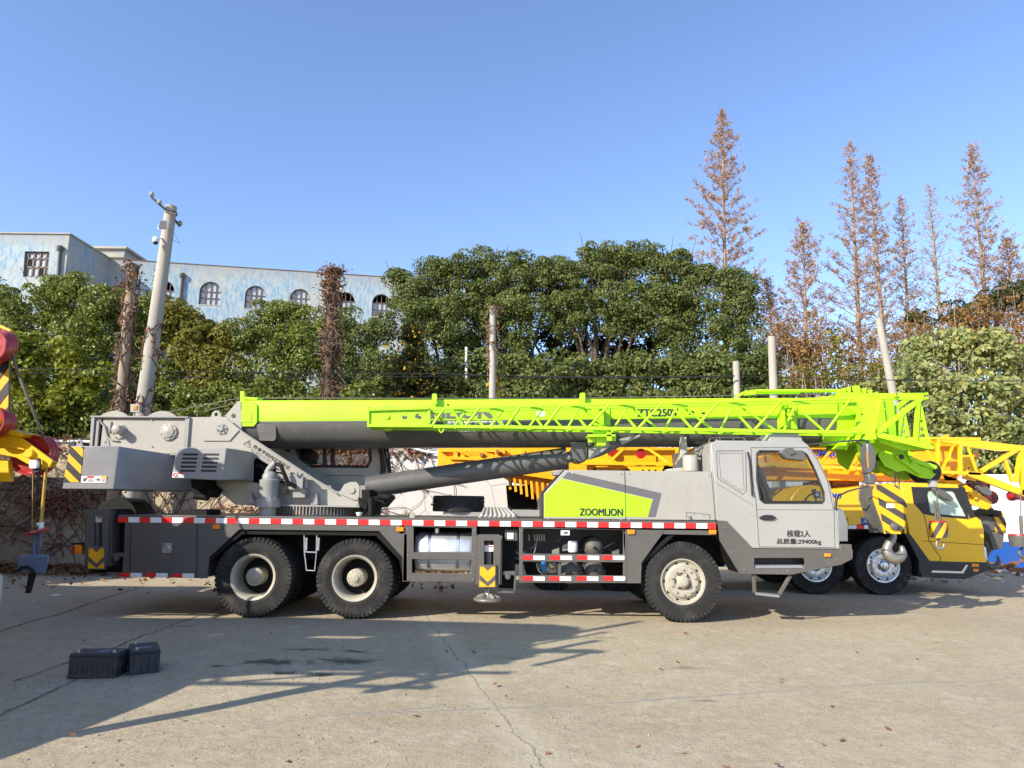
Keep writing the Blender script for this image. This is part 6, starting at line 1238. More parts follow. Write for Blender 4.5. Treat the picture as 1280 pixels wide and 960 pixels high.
# brown brushwood behind the wall at right
bl = 'brown bushes right of the camphors'
def bush(name, label, lobes, mat, size, nper, leaf, stems='barkl', group=bl, clump=.3, nst=26, fill=.3):
    x0 = sum(l[0] for l in lobes)/len(lobes); Y = lobes[0][3]; b0 = P(x0, 600, Y); b0.z = 0; t = thing(name, label, 'bush', b0, group)
    Cn, Nn = crown(lobes, nper, leaf, clump, fill=fill); quads('foliage', Cn, Nn, size, mat, t, loc=b0)
    m = M()
    for k in range(nst):
        l = random.choice(lobes); e = P(l[0]+random.uniform(-1, 1)*l[2], l[1]-random.uniform(-.3, 1.1)*l[2], l[3]+random.uniform(-.6, .2)); s0 = Vector((b0.x*.3+e.x*.7, b0.y, .3)); mid = (s0+e)/2+Vector((random.uniform(-.3, .3), 0, .2))
        m.tube([s0, mid, e], [.05, .03, .008], 5)
        for _ in range(3): f = (mid+e)/2; m.tube([f, f+Vector((random.uniform(-.6, .6), random.uniform(-.3, .3), random.uniform(.1, .9)))], [.014, .004], 4)
    m.build('stem', stems, t, loc=b0); return t
bush('bush', 'rust-brown brushwood between the two short concrete posts', [(960, 455, 20, 13), (985, 440, 22, 13), (975, 480, 26, 12.5), (1010, 470, 26, 12.5), (1000, 440, 18, 13), (950, 480, 16, 12.5), (1020, 495, 24, 12)], 'brush', .06, 22, .5)
bush('bush', 'brown brushwood behind the leaning concrete post', [(1050, 460, 26, 13), (1085, 450, 26, 13), (1060, 490, 26, 12.5), (1110, 460, 26, 13), (1135, 440, 22, 14), (1100, 490, 26, 12.5), (1020, 440, 16, 13)], 'brush', .06, 20, .45)
bush('bush', 'orange-brown high brushwood above the pale broad-leaved bush', [(1160, 425, 22, 16), (1190, 410, 26, 16), (1220, 400, 28, 16), (1255, 400, 30, 16), (1285, 395, 30, 16), (1240, 430, 30, 15), (1280, 440, 30, 15), (1200, 440, 26, 15)], 'brush', .065, 24, .5)
bush('bush', 'low mixed brown and green thicket at the foot of the rusty conifers', [(1000, 480, 22, 11.5), (1035, 475, 22, 11.5), (1070, 480, 22, 11.5), (1105, 470, 20, 11.8), (1140, 455, 20, 12.5), (1160, 440, 20, 13), (960, 490, 20, 11.5)], 'yellowgreen', .06, 14, .4)
bush('bush', 'thin reddish brushwood rising between the short reddish conifer and the close pair', [(985, 420, 18, 15), (1015, 415, 20, 15), (1045, 425, 22, 15), (1120, 420, 22, 15), (1090, 430, 20, 15), (1150, 415, 22, 15), (1000, 445, 22, 15)], 'brush', .055, 14, .35)
bush('bush', 'dark green bush inside the high orange-brown brushwood', [(1195, 395, 16, 17), (1225, 385, 18, 17), (1260, 375, 22, 17.5), (1290, 375, 20, 17), (1215, 410, 16, 17), (1150, 400, 10, 17.5)], 'conifer', .075, 30, .8)
bush('broadleaf_bush', 'large pale green broad-leaved bush above the yellow lattice jib', [(1150, 450, 20, 11.3), (1185, 440, 24, 11.3), (1220, 450, 30, 11.1), (1260, 455, 32, 11.1), (1300, 460, 30, 11.1), (1140, 480, 26, 10.9), (1180, 490, 34, 10.7), (1230, 500, 36, 10.5), (1280, 505, 36, 10.5), (1165, 525, 32, 10.4), (1210, 535, 32, 10.4), (1260, 540, 32, 10.3), (1125, 505, 20, 10.9), (1120, 525, 18, 10.9), (1212, 428, 14, 11.3), (1245, 428, 12, 11.3), (1130, 550, 26, 10.6), (1170, 560, 26, 10.6), (1210, 570, 26, 10.6), (1250, 570, 26, 10.6), (1290, 570, 26, 10.6), (1190, 585, 26, 10.6), (1235, 590, 26, 10.6), (1275, 590, 26, 10.6), (1310, 540, 26, 10.6)], 'bigleaf', .105, 28, .5, group=None, clump=.36, nst=40)
bush('broadleaf_bush', 'small yellow-green leafy shrub at the foot of the bare pale stems', [(1095, 482, 12, 11.3), (1110, 478, 10, 11.3), (1080, 492, 12, 11.3)], 'bigleaf', .09, 16, .35, group=None, clump=.25, nst=8)
m = M(); t0 = P(1065, 600, 8.3); t0.z = 0
bs = thing('bare_shrub', 'leafless shrub with pale forking stems behind the boom head', 'shrub', t0)
def fork(p, d, L, r, n):
    e = p+d*L; m.tube([p, (p+e)/2+Vector((random.uniform(-.05, .05), 0, 0)), e], [r, r*.85, r*.7], 6)
    if n: 
        for k in range(2 if n > 1 else 3): fork(e, (d+Vector((random.uniform(-.55, .55), random.uniform(-.3, .3), random.uniform(-.1, .3)))).normalized(), L*random.uniform(.6, .85), r*.62, n-1)
for px, an in ((1048, -.3), (1056, -.05), (1072, .1), (1080, .35), (1064, -.15)): s0 = P(px, 520, 8.3); s0.z = 2.2; fork(s0, Vector((an, 0, 1)).normalized(), .75, .045, 4)
m.build('stems', 'barkl', bs, loc=t0)
pts = np.array([P(random.gauss(1045, 6), random.uniform(410, 480), 8.2+random.uniform(0, .4)) for _ in range(140)]); quads('leaves', pts, rng.normal(0, 1, (140, 3)), .08, 'yellowgreen', bs, loc=t0)
# ================================================================== walls
def wallmat(name, base, stain, drips=.5, cracks=True, blotch=None):
    m, nt, b = newmat(name); pos = nd(nt, 'ShaderNodeNewGeometry').outputs['Position']
    n1 = noise(nt, pos, .8, 8, .65); n2 = noise(nt, pos, 5, 8, .7); n3 = noise(nt, pos, 40, 3); mp = nd(nt, 'ShaderNodeMapping'); mp.inputs['Scale'].default_value = (5, 5, .5); lk(nt, pos, mp.inputs[0]); ns = noise(nt, mp.outputs[0], 1.5, 8, .7)
    c = mixc(nt, ramp(nt, n1, [(.45, 0), (.7, drips)]), base, stain); c = mixc(nt, ramp(nt, ns, [(.5, 0), (.75, drips)]), c, stain); c = mixc(nt, ramp(nt, n2, [(.6, 0), (.75, .5)]), c, tuple(x*.6 for x in stain))
    if blotch: c = mixc(nt, ramp(nt, noise(nt, pos, 1.9, 10, .75), [(.5, 0), (.56, .9)]), c, blotch)
    v = nd(nt, 'ShaderNodeTexVoronoi', feature='DISTANCE_TO_EDGE', inp={'Scale': .8}); lk(nt, pos, v.inputs['Vector'])
    if cracks: c = mixc(nt, ramp(nt, v.outputs['Distance'], [(.0, .7), (.008, 0)]), c, (.12, .1, .08))
    lk(nt, c, b.inputs['Base Color']); b.inputs['Roughness'].default_value = .9; b.inputs['Specular IOR Level'].default_value = .2
    bp = nd(nt, 'ShaderNodeBump', inp={'Strength': .5, 'Distance': .02}); lk(nt, math_(nt, 'ADD', n2, math_(nt, 'MULTIPLY', n3, .3)), bp.inputs['Height']); lk(nt, bp.outputs[0], b.inputs['Normal']); return m
MT['plaster'] = wallmat('stained_plaster', (.47, .39, .27), (.24, .19, .13), .6); MT['white'+'wall'] = wallmat('whitewash', (.58, .565, .53), (.5, .48, .44), .35); MT['rightwhite'] = wallmat('white_paint_wall', (.74, .75, .76), (.5, .5, .5), .25, False); MT['rightblue'] = wallmat('blue_paint_wall', (.02, .09, .36), (.05, .10, .26), .4, False)
YW = 6.35
xm = X0(478, 600, YW); xe = X0(637, 600, YW); zt = Z0(60, 553, YW)
m = M(); m.box(-30, xm, YW, YW+.24, 0, zt); w1 = m.build('plaster_wall', 'plaster', None, bevel=.01); tag(w1, 'stained cream plaster wall overgrown with dry vines, behind the tail of the green crane', 'wall')
m = M(); m.box(-30, X0(116, 640, YW), YW-.04, YW+.28, zt, zt+.06); cp = m.build('coping', 'rightwhite', w1, bevel=.01)
m = M(); prof = [(xm, 0), (xm, Z0(478, 566, YW))]
for px, py in ((490, 566), (498, 563), (506, 566), (515, 572), (530, 560), (545, 564), (600, 566), (632, 580), (636, 592), (634, 604), (637, 620), (635, 630), (641, 645)): prof.append((X0(px, py, YW), Z0(px, py, YW)))
prof.append((X0(642, 640, YW), 0)); m.prism(prof[::-1], YW-.01, YW+.24); w2 = m.build('whitewashed_wall', 'whitewall', None, bevel=.01); tag(w2, 'whitewashed wall with a broken right edge, seen under the lift cylinder', 'wall')
YR = 9.6; zsp = Z0(1230, 677, YR)
m = M(); m.box(X0(640, 640, YR), 40, YR, YR+.24, zsp, Z0(1200, 597, YR)+.1); w3 = m.build('painted_wall', 'rightwhite', None, bevel=.01); tag(w3, 'long painted wall, white above and blue below, behind the yellow crane', 'wall')
m = M(); m.box(X0(640, 640, YR), 40, YR-.006, YR+.25, 0, zsp); m.build('blue_base', 'rightblue', w3)
# rubble and scrap at the foot of the right wall
m = M()
for k in range(14):
    g_ = G(random.uniform(1228, 1300), random.uniform(711, 722)); a = random.uniform(-.5, .5); L = random.uniform(.2, .7); m.beam((g_.x, g_.y, .05+random.uniform(0, .25)), (g_.x+L*math.cos(a), g_.y+L*math.sin(a), .05+random.uniform(0, .3)), .07, .07)
tag(m.build('scrap_heap', 'wood', None), 'rusty scrap bars heaped at the foot of the blue wall', 'scrap', kind='stuff')
m = M()
for k in range(40):
    g_ = G(random.uniform(1125, 1290), random.uniform(718, 730)); r_ = random.uniform(.03, .12); m.hull([Vector((g_.x, g_.y, .0))+Vector((random.uniform(-r_, r_), random.uniform(-r_, r_), random.uniform(0, r_*1.3))) for _ in range(9)])
tag(m.build('rubble', 'ridged', None, smooth=0), 'pale rubble along the edge of the yard beyond the yellow crane', 'rubble', kind='stuff')
# vines on the plaster wall
m = M(); lp = []
def vine(p, ang, L, r, n):
    pts = [p]; 
    for k in range(int(L/.14)):
        ang += random.gauss(0, .3); p = p+Vector((math.cos(ang)*.14, 0, math.sin(ang)*.14)); p.z = max(.02, min(p.z, zt+.1)); p.y = YW-.02-random.random()*.03; pts.append(p.copy())
        if random.random() < .16 and n: vine(p.copy(), ang+random.choice((-1, 1))*random.uniform(.4, 1.1), L*.5, r*.6, n-1)
        if random.random() < .75: lp.append((p.x+random.gauss(0, .08), p.y-.03, p.z+random.gauss(0, .08)))
    if len(pts) > 1: m.tube(pts, [r*(1-.6*i/len(pts)) for i in range(len(pts))], 4, cap=False)
for k in range(58): vine(Vector((random.uniform(-15, xm-.2), YW-.03, random.uniform(0, 1.4))), random.uniform(.15, 2.4), random.uniform(1.5, 3.6), random.uniform(.008, .022), 2)
for k in range(26): vine(Vector((random.uniform(-5, xm+1.2), YW-.03, zt-.1)), -1.57+random.uniform(-.5, .5), random.uniform(.8, 2.0), .01, 2)
vn = thing('wall_vines', 'tangle of dry creeper stems with scattered dark red leaves spread over the cream plaster wall', 'creeper', (-8, YW-.05, 0)); vn['kind'] = 'stuff'
m.build('stems', 'vine', vn)
cl = []                                                       # leaves gather in patches
for (px, py, sx, sy, n_) in ((60, 625, 26, 8, 260), (80, 640, 30, 10, 260), (110, 615, 25, 6, 160), (300, 636, 20, 4, 60), (420, 566, 26, 12, 900), (440, 575, 20, 10, 500), (385, 565, 15, 8, 300), (520, 562, 12, 6, 160), (60, 560, 40, 8, 260), (20, 600, 22, 12, 90)):
    for _ in range(n_): p_ = P(random.gauss(px, sx), random.gauss(py, sy), YW-.06-random.random()*.08); cl.append(tuple(p_))
for p_ in lp:
    if random.random() < .12: cl.append(p_)
cl = np.array([c for c in cl if c[2] > .05 and c[2] < zt+.25 and c[0] < xm+1.6]); k_ = int(len(cl)*.38)
idx = rng.permutation(len(cl)); quads('red_leaves', cl[idx[:k_]], np.tile([0, -1, .2], (k_, 1)), .045, 'redleaf', vn, loc=(-8, YW-.05, 0)); quads('brown_leaves', cl[idx[k_:]], np.tile([0, -1, .2], (len(cl)-k_, 1)), .055, 'deadleaf', vn, loc=(-8, YW-.05, 0))
# leaf litter along the wall foot and stray leaves on the yard
pts = np.stack([rng.uniform(-16, -1.0, 7000), YW-.1-np.abs(rng.normal(0, .42, 7000)), .015+np.abs(rng.normal(0, .03, 7000))], 1); far = rng.uniform(0, 1, 7000) < .04; pts[far, 1] -= rng.uniform(.5, 3, far.sum())
pts[:, 2] += np.clip(.16-(YW-pts[:, 1])*.25, 0, .16)*rng.uniform(0, 1, 7000)
o = quads('leaf_litter', pts, np.tile([0, 0, 1], (7000, 1)), .07, 'deadleaf', None, loc=(-8, YW-.5, 0)); tag(o, 'brown fallen leaves drifted along the foot of the cream wall', 'fallen leaves', kind='stuff')
m = M()
for k in range(2200):
    y = random.uniform(-7.5, 3); x = random.uniform(-1, 1)*(y+10.5)*.78; r_ = random.uniform(.004, .013)*(1.5 if random.random() < .08 else 1)
    c = Vector((x, y, gz(x, y)+.0)); vs = [c+Vector((r_*random.uniform(.6, 1.2)*a, r_*random.uniform(.6, 1.2)*b_, r_*c2)) for a, b_, c2 in ((1, 0, .2), (0, 1, .2), (-1, 0, .2), (0, -1, .2), (0, 0, 1.0))]; m.add(vs, [(0, 1, 4), (1, 2, 4), (2, 3, 4), (3, 0, 4)])
MT['grit'] = paint('grit_stone', (.30, .26, .19), .9, var=.4, dirt=.6, spec=.1)
tag(m.build('pebbles', 'grit', None, smooth=0), 'small loose stones and grit scattered on the concrete yard', 'pebbles', kind='stuff')
n_ = 110; yy_ = rng.uniform(-5.5, 5, n_); xx_ = rng.uniform(-1, 1, n_)*(yy_+10.5)*.75; xx_ -= 1.5
o = quads('blown_leaves', np.stack([xx_, yy_, np.full(n_, .012)], 1), np.tile([0, 0, 1], (n_, 1)), .035, 'deadleaf', None, loc=(0, 0, 0), jitter=.35); tag(o, 'few small dry leaves blown across the open concrete', 'fallen leaves', kind='stuff')
for px, py, w, col, lb in ((72, 745, .10, 'white', 'small white scrap on the ground near the hanging hook weight'), (402, 0, 0, None, None), (773, 752, .05, 'white', 'white crumpled scrap on the ground under the green crane, left of the front wheel')):
    if not col: continue
    g_ = G(px, py); m = M(); m.hull([g_+Vector((random.uniform(-w, w), random.uniform(-w*.6, w*.6), random.uniform(0, w*.35))) for _ in range(12)]); tag(m.build('litter_scrap', col, None, smooth=0), lb, 'litter')
for px, py, r_, col, lb in ((193, 727, .09, 'bluef', 0), ): pass
g_ = G(255, 727); m = M(); m.lathe([(0, 0), (0, .09), (.16, .12), (.17, .125), (.17, .11), (.02, .08), (.02, 0)], (X0(221, 640, 5.9), 5.9, 0), 'Z', n=20); tag(m.build('flower_pot', 'redp', None), 'small dull red pot by the wall, seen under the rear skirt', 'pot')
# ================================================================== posts and poles
def postthing(name, label, cat, top, bot, Y, r0, r1, mat='conc', zb=None):
    a = P(*bot, Y); b_ = P(*top, Y); d = b_-a; base = a-d*(a.z/d.z); t = thing(name, label, cat, base)
    m = M(); m.tube([base+(b_-base)*f for f in (0, .5, 1)], [r0, (r0+r1)/2, r1], 24); m.build('shaft', mat, t, loc=base); return t, base, b_
def wrap(t, base, top, r, n, leaves, ragged=.05, mat='vine', lmat='deadleaf', f0=.25, headn=0):
    m = M(); ax = top-base; C_ = []
    for k in range(n):
        f = random.uniform(f0, 1); an = random.uniform(0, 6.28); pts = []; da = random.gauss(0, .35)
        for i in range(random.randint(5, 10)):
            rr = r+abs(random.gauss(0, ragged)); p_ = base+ax*f+Vector((rr*math.cos(an), rr*math.sin(an), 0)); pts.append(p_); an += da+random.gauss(0, .3); f = min(1.0, f+random.gauss(.012, .012))
            for _ in range(2):
              if random.random() < leaves: C_.append(tuple(p_+Vector((random.gauss(0, .04), random.gauss(0, .04), random.gauss(0, .04)))))
        m.tube(pts, [.018, *[.014]*(len(pts)-2), .005], 4, cap=False)
    for k in range(headn):
        p_ = top+Vector((random.gauss(0, .16), random.gauss(0, .16), random.uniform(-.9, .12))); C_.append(tuple(p_)); C_.append(tuple(p_+Vector((random.gauss(0, .05), 0, random.gauss(0, .05)))))
    m.build('vine', mat, t, loc=base)
    if C_: C_ = np.array(C_); quads('leaves', C_, rng.normal(0, 1, C_.shape), .05, lmat, t, loc=base)
t, b0, tp_ = postthing('utility_pole', 'tall leaning concrete pole with a crossarm, solar panel and camera', 'utility pole', (214, 258), (178, 518), 5.6, .20, .125)
wrap(t, b0, b0+(tp_-b0)*.66, .17, 46, .5, .012, 'vine', 'redleaf', .2)
Yp = 5.6; sc = S(Yp)
m = M(); m.beam(P(189, 246, Yp-.3), P(212, 267, Yp-.1), .05, .05); m.beam(P(212, 267, Yp+.1), P(225, 283, Yp+.2), .05, .05); m.tube([P(207, 265, Yp-.2), P(221, 268, Yp-.2)], .02, 8); m.lathe([(0, .135), (.05, .135)], P(214, 268, Yp), 'Z', n=20); m.build('crossarm', 'skirt', t, loc=b0)
for px, py in ((189.5, 245), (199, 255), (225, 281)):
    m = M(); c = P(px, py, Yp-.25 if px < 210 else Yp+.2); m.lathe([(0, .02), (.01, .05), (.03, .055), (.045, .035), (.06, .05), (.08, .045), (.1, .02), (.11, 0)], c, 'Z', n=18); m.build('insulator', 'ridged', t, loc=b0)
m = M(); m.hull([P(199.5, 275, Yp-.3), P(209.5, 275.5, Yp-.3), P(207, 287, Yp-.42), P(196.5, 286, Yp-.42), P(199.5, 275, Yp-.27), P(209.5, 275.5, Yp-.27), P(207, 287, Yp-.39), P(196.5, 286, Yp-.39)]); m.tube([P(206, 284, Yp-.35), P(211, 287, Yp-.05)], .015, 6); sp_ = m.build('solar_panel', 'alu', t, loc=b0)
m = M(); m.hull([P(200.2, 276, Yp-.312), P(208.6, 276.4, Yp-.312), P(206.5, 286, Yp-.43), P(197.8, 285.2, Yp-.43)]+[P(200.2, 276, Yp-.305), P(208.6, 276.4, Yp-.305)]); m.build('solar_cells', 'boomg', sp_, loc=b0)
m = M(); c = P(194.5, 301.5, Yp-.3); m.lathe([(-.0, .0), (0, .06), (.03, .075), (.09, .07), (.11, .05), (.12, 0)], c-Vector((0, 0, .02)), 'Z', n=20, mi=0); m.tube([P(197, 299, Yp-.3), P(203, 297.5, Yp-.1)], .02, 8, mi=0); m.pl([(201, 295), (204, 295), (203.5, 306), (201, 306)], Yp-.12, .1, mi=0); m.lathe([(-.06, 0), (-.055, .03), (-.03, .052), (0, .058), (.01, .05)], c-Vector((0, 0, .02)), 'Z', n=20, mi=1); m.build('security_camera', ['white', 'black'], t, loc=b0)
m = M(); m.tube([P(217, 290, Yp-.1), P(223, 302, Yp-.2), P(226, 307, Yp-.2)], .004, 4); m.tube([P(214, 298, Yp-.1), P(221, 303, Yp-.2), P(225, 302, Yp-.2)], .004, 4); m.build('loose_wire', 'black', t, loc=b0)
t, b0, tp_ = postthing('vine_post', 'leaning post wrapped in dry grey vine, left of the utility pole', 'post', (166, 330), (150, 515), 5.9, .13, .10, 'barkl'); wrap(t, b0, tp_, .105, 120, .3, .06, headn=70)
t, b0, tp_ = postthing('vine_post', 'thick upright post completely covered in brown vine and dead leaves', 'post', (416, 338), (411, 497), 7.6, .13, .10, 'bark'); wrap(t, b0, tp_, .12, 150, .4, .11, headn=260, f0=.35)
t, b0, tp_ = postthing('concrete_post', 'bare concrete post standing upright in front of the middle camphor trees', 'post', (616, 384), (615.5, 497), 7.6, .11, .075); wrap(t, b0, tp_, .1, 26, .3, .05, f0=.72)
t, b0, tp_ = postthing('steel_pipe', 'thin white pipe standing left of the bare concrete post', 'pipe', (583, 434), (583, 472), 10.0, .04, .04, 'rightwhite')
t, b0, tp_ = postthing('concrete_post', 'short concrete stump just above the boom, at the right end of the camphor trees', 'post', (920, 452), (921.5, 495), 8.2, .10, .085)
t, b0, tp_ = postthing('concrete_post', 'plain pale concrete post left of the reddish bushes', 'post', (964.5, 421), (967, 488), 8.2, .12, .10)
t, b0, tp_ = postthing('concrete_post', 'concrete post leaning left in front of the close pair of rusty conifers', 'post', (1098, 398), (1112, 470), 9.0, .14, .09)
# overhead cables
def cable(a, b_, Y, sag, r, lb):
    m = M(); A, B_ = P(*a, Y), P(*b_, Y); pts = [A.lerp(B_, f)-Vector((0, 0, sag*4*f*(1-f))) for f in np.linspace(0, 1, 16)]; m.tube(pts, r, 5); tag(m.build('overhead_cable', 'black', None), lb, 'cable', 'overhead cables behind the wall')
cable((-60, 458), (562, 467), 7.4, .05, .012, 'thicker dark cable across the olive trees'); cable((-60, 462), (560, 470), 7.45, .1, .008, 'thinner dark cable sagging just under the one across the olive trees'); cable((563, 468), (918, 470), 8.0, .06, .022, 'thick dark cable between the bare concrete post and the short stump'); cable((923, 470), (1340, 476), 8.4, .05, .012, 'dark cable running past the plain pale concrete post')
m = M(); m.tube([P(512, 559, 6.2), P(530, 564, 6.2), P(560, 568, 6.2)], .03, 8); tag(m.build('white_pipe', 'rightwhite', None), 'white pipe lying on top of the whitewashed wall, left of the orange counterweight', 'pipe')
m = M(); c = P(168, 511, 4.6); m.pl([(163, 505), (174, 505), (174, 515), (163, 515)], 4.6, .1, mi=0); m.pl([(166, 507), (171, 507), (171, 512), (166, 512)], 4.58, .02, mi=1); m.tube([P(168, 515, 4.65), P(168, 530, 4.65)], .02, 6, mi=0); tag(m.build('beacon_lamp', ['ridged', 'amber'], None), 'small lamp box with an amber lens just above the winch housing', 'lamp')
# ================================================================== blue building
def bluemat():
    m, nt, b = newmat('peeling_blue_paint'); pos = nd(nt, 'ShaderNodeNewGeometry').outputs['Position']
    mp = nd(nt, 'ShaderNodeMapping'); mp.inputs['Scale'].default_value = (3.4, 3.4, 1.0); lk(nt, pos, mp.inputs[0])
    n1 = noise(nt, mp.outputs[0], 1.7, 10, .85); n2 = noise(nt, pos, .25, 5); n3 = noise(nt, pos, 6, 8, .7); sep = nd(nt, 'ShaderNodeSeparateXYZ'); lk(nt, pos, sep.inputs[0])
    c = ramp(nt, n1, [(.36, (.12, .23, .36)), (.47, (.22, .33, .42)), (.55, (.38, .42, .42)), (.70, (.42, .40, .35))])
    c = mixc(nt, ramp(nt, n3, [(.55, 0), (.7, .6)]), c, (.20, .34, .50)); c = mixc(nt, ramp(nt, math_(nt, 'ADD', n2, math_(nt, 'MULTIPLY', n3, .3)), [(.62, 0), (.8, .7)]), c, (.42, .36, .26))
    z_ = nd(nt, 'ShaderNodeMapRange', inp={'From Min': ZTOP-.9, 'From Max': ZTOP, 'To Min': 0, 'To Max': .75}); lk(nt, sep.outputs[2], z_.inputs[0]); c = mixc(nt, math_(nt, 'MULTIPLY', z_.outputs[0], ramp(nt, n1, [(.35, .2), (.6, 1)])), c, (.27, .24, .22))
    lk(nt, c, b.inputs['Base Color']); b.inputs['Roughness'].default_value = .9; b.inputs['Specular IOR Level'].default_value = .15; return m
YB0, YB1 = 30.0, 31.5
LA = P(125, 323, YB0); RB = P(492, 347, YB1); ZTOP = LA.z
MT['bluewall'] = bluemat()
MT['framedark'] = flat('dark_window_frame', (.14, .09, .075), .6)
bb = thing('blue_building', 'long building with peeling pale blue walls and arched windows', 'building', (LA.x, YB0+3, 0))
# find yaw so the roof line falls where the photo has it
def roof_depth(px, py): d = ray(px, py); t = (ZTOP-CAM.z)/d.z; return CAM+d*t
RBp = roof_depth(490, 347); dirv = Vector((RBp.x-LA.x, RBp.y-LA.y, 0)).normalized(); nrm = Vector((dirv.y, -dirv.x, 0))
if nrm.y > 0: nrm = -nrm
def fpt(u, z, o=0): return Vector((LA.x, LA.y, 0))+dirv*u-nrm*o+Vector((0, 0, z))        # o>0 goes into the wall
def hitf(px, py, o=0):
    d = ray(px, py); p0 = fpt(0, 0, o); t = (p0-CAM).dot(nrm)/d.dot(nrm); h = CAM+d*t; return (h-p0).dot(dirv), h.z
def slab(m, uz, o0, o1, holes=(), mi=0):
    n0 = len(m.v); m.prism(uz, o0, o1, holes, mi)
    for i in range(n0, len(m.v)): v = m.v[i]; m.v[i] = fpt(v.x, v.z, v.y)
arches = []
for px, py, w in ((151, 356, 12.5), (203.5, 352, 13), (261.5, 353, 13.5), (318, 358, 13), (374, 362, 12.5), (431, 366, 12), (476, 368.5, 11.5), (525, 371, 11.5)):
    u0, z0 = hitf(px-w, py+27); u1, _ = hitf(px+w, py+27); _, zt2 = hitf(px, py-1); r_ = (u1-u0)/2
    arches.append(((u0+u1)/2, z0, r_, zt2-r_))
L0, L1 = -1.0, hitf(620, 380)[0]
rect2 = []
for px in (261.5, 318, 374, 431): 
    u0, z1 = hitf(px-9, 401); u1, z0 = hitf(px+9, 425); rect2.append([(u0, z0), (u1, z0), (u1, z1), (u0, z1)])
ah = [[(c+r_, z0)]+[(c+r_*math.cos(a), zs+r_*math.sin(a)) for a in np.linspace(0, math.pi, 14)]+[(c-r_, z0)] for c, z0, r_, zs in arches]
m = M(); slab(m, [(L0, 0), (L1, 0), (L1, ZTOP), (L0, ZTOP)], 0, .35, ah+rect2); bw = m.build('wall', 'bluewall', bb)
m = M(); slab(m, [(L0, ZTOP), (L1, ZTOP), (L1, ZTOP+.05), (L0, ZTOP+.05)], -.03, 6); slab(m, [(L0, 0), (L1, 0), (L1, .1), (L0, .1)], 5.5, 6); m.build('roof', 'vine', bb)
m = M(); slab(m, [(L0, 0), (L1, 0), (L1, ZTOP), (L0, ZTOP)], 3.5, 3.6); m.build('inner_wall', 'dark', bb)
for (c, z0, r_, zs), h_ in zip(arches, ah):
    m = M(); slab(m, [(c-r_, z0), (c-r_+.05, z0), (c-r_+.05, zs+.1), (c-r_, zs)], .12, .17)
    for k in range(1, 4): u = c-r_+k*r_*2/4; slab(m, [(u-.02, z0), (u+.02, z0), (u+.02, zs+math.sqrt(max(r_*r_-(u-c)**2, 0))*.97), (u-.02, zs+math.sqrt(max(r_*r_-(u-c)**2, 0))*.97)], .12, .17)
    for z in (z0, (z0+zs)/2, zs): slab(m, [(c-r_, z), (c+r_, z), (c+r_, z+.04), (c-r_, z+.04)], .12, .17)
    a_ = np.linspace(0, math.pi, 14); ring_o = [(c+r_*math.cos(a), zs+r_*math.sin(a)) for a in a_]; ring_i = [(c+(r_-.045)*math.cos(a), zs+(r_-.045)*math.sin(a)) for a in a_[::-1]]; slab(m, ring_o+ring_i, .12, .17)
    wf = m.build('window', 'framedark', bb); m = M(); k = .0 if arches.index((c, z0, r_, zs)) not in (0, 1, 5, 6) else .55
    hh = [(u, z) for u, z in h_ if z <= zs+r_*(1-k)+.01] if k else h_
    slab(m, [(c-r_+.02, z0), (c+r_-.02, z0), (c+r_-.02, zs if k else zs), (c-r_+.02, zs)] if k else h_, .19, .2); m.build('pane', PANE, wf) if False else m.build('pane', 'pane', wf) if 'pane' in MT else None
    m = M(); slab(m, [(c-r_, z0-.06), (c+r_, z0-.06), (c+r_, z0), (c-r_, z0)], -.02, .1); m.build('sill', 'conc', wf)
for q in rect2:
    m = M(); slab(m, q, .15, .17); m.build('window', 'pane', bb)
# wing on the left, coming forward
YWg = 26.4; wl = roof_depth(87, 293); wx = wl.x; 
m = M(); front_y = wl.y; wn_ = [(P(x, y, front_y).x, P(x, y, front_y).z) for x, y in ((31, 314), (62, 314.5), (59.5, 347), (28.5, 346))]
m.prism([(wx-22, 0), (wx, 0), (wx, ZTOP), (wx-22, ZTOP)], front_y, front_y+.3, [wn_]); m.box(wx-.3, wx, front_y+.3, LA.y+6, 0, ZTOP); m.build('wing_wall', 'bluewall', bb)
m = M(); m.box(wx-22, wx+.08, front_y-.08, LA.y+6, ZTOP, ZTOP+.06); m.build('roof', 'conc', bb)
m = M()
(xa, za), (xb, _), (_, _), (_, zb_) = wn_[3], wn_[2], wn_[1], wn_[0]
for k in range(5): x = xa+(xb-xa)*k/4+.05; m.box(x-.04, x+.04, front_y+.1, front_y+.16, za, zb_)
for z in (za, za+(zb_-za)*.38, za+(zb_-za)*.72, zb_-.07): m.box(xa, xb+.1, front_y+.1, front_y+.16, z, z+.07)
wf = m.build('window', 'framedark', bb); m = M(); 
for i in range(4):
    for j, (z0, z1) in enumerate(((za, za+(zb_-za)*.38), (za+(zb_-za)*.38, za+(zb_-za)*.72), (za+(zb_-za)*.72, zb_))):
        if (i, j) in ((2, 0), (0, 1)): continue
        m.box(xa+(xb-xa)*i/4+.05, xa+(xb-xa)*(i+1)/4+.05, front_y+.18, front_y+.19, z0, z1)
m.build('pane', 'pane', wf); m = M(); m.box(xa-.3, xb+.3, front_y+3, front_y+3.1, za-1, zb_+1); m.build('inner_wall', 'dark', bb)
for px, py, e in ((75, 309, 0), (228, 343, 1)):
    m = M()
    if e == 0: a = P(px, py, front_y-.12); b_ = P(72, 350, front_y-.12)
    else: u, z = hitf(px, py, -.12); a = fpt(u, z, -.12); b_ = a-Vector((0, 0, 3))
    m.lathe([(-.25, .07), (-.2, .14), (.05, .16), (.08, .12)], a, 'Z', n=12); m.tube([a, b_], .08, 8); m.build('downpipe', 'skirt', bb)
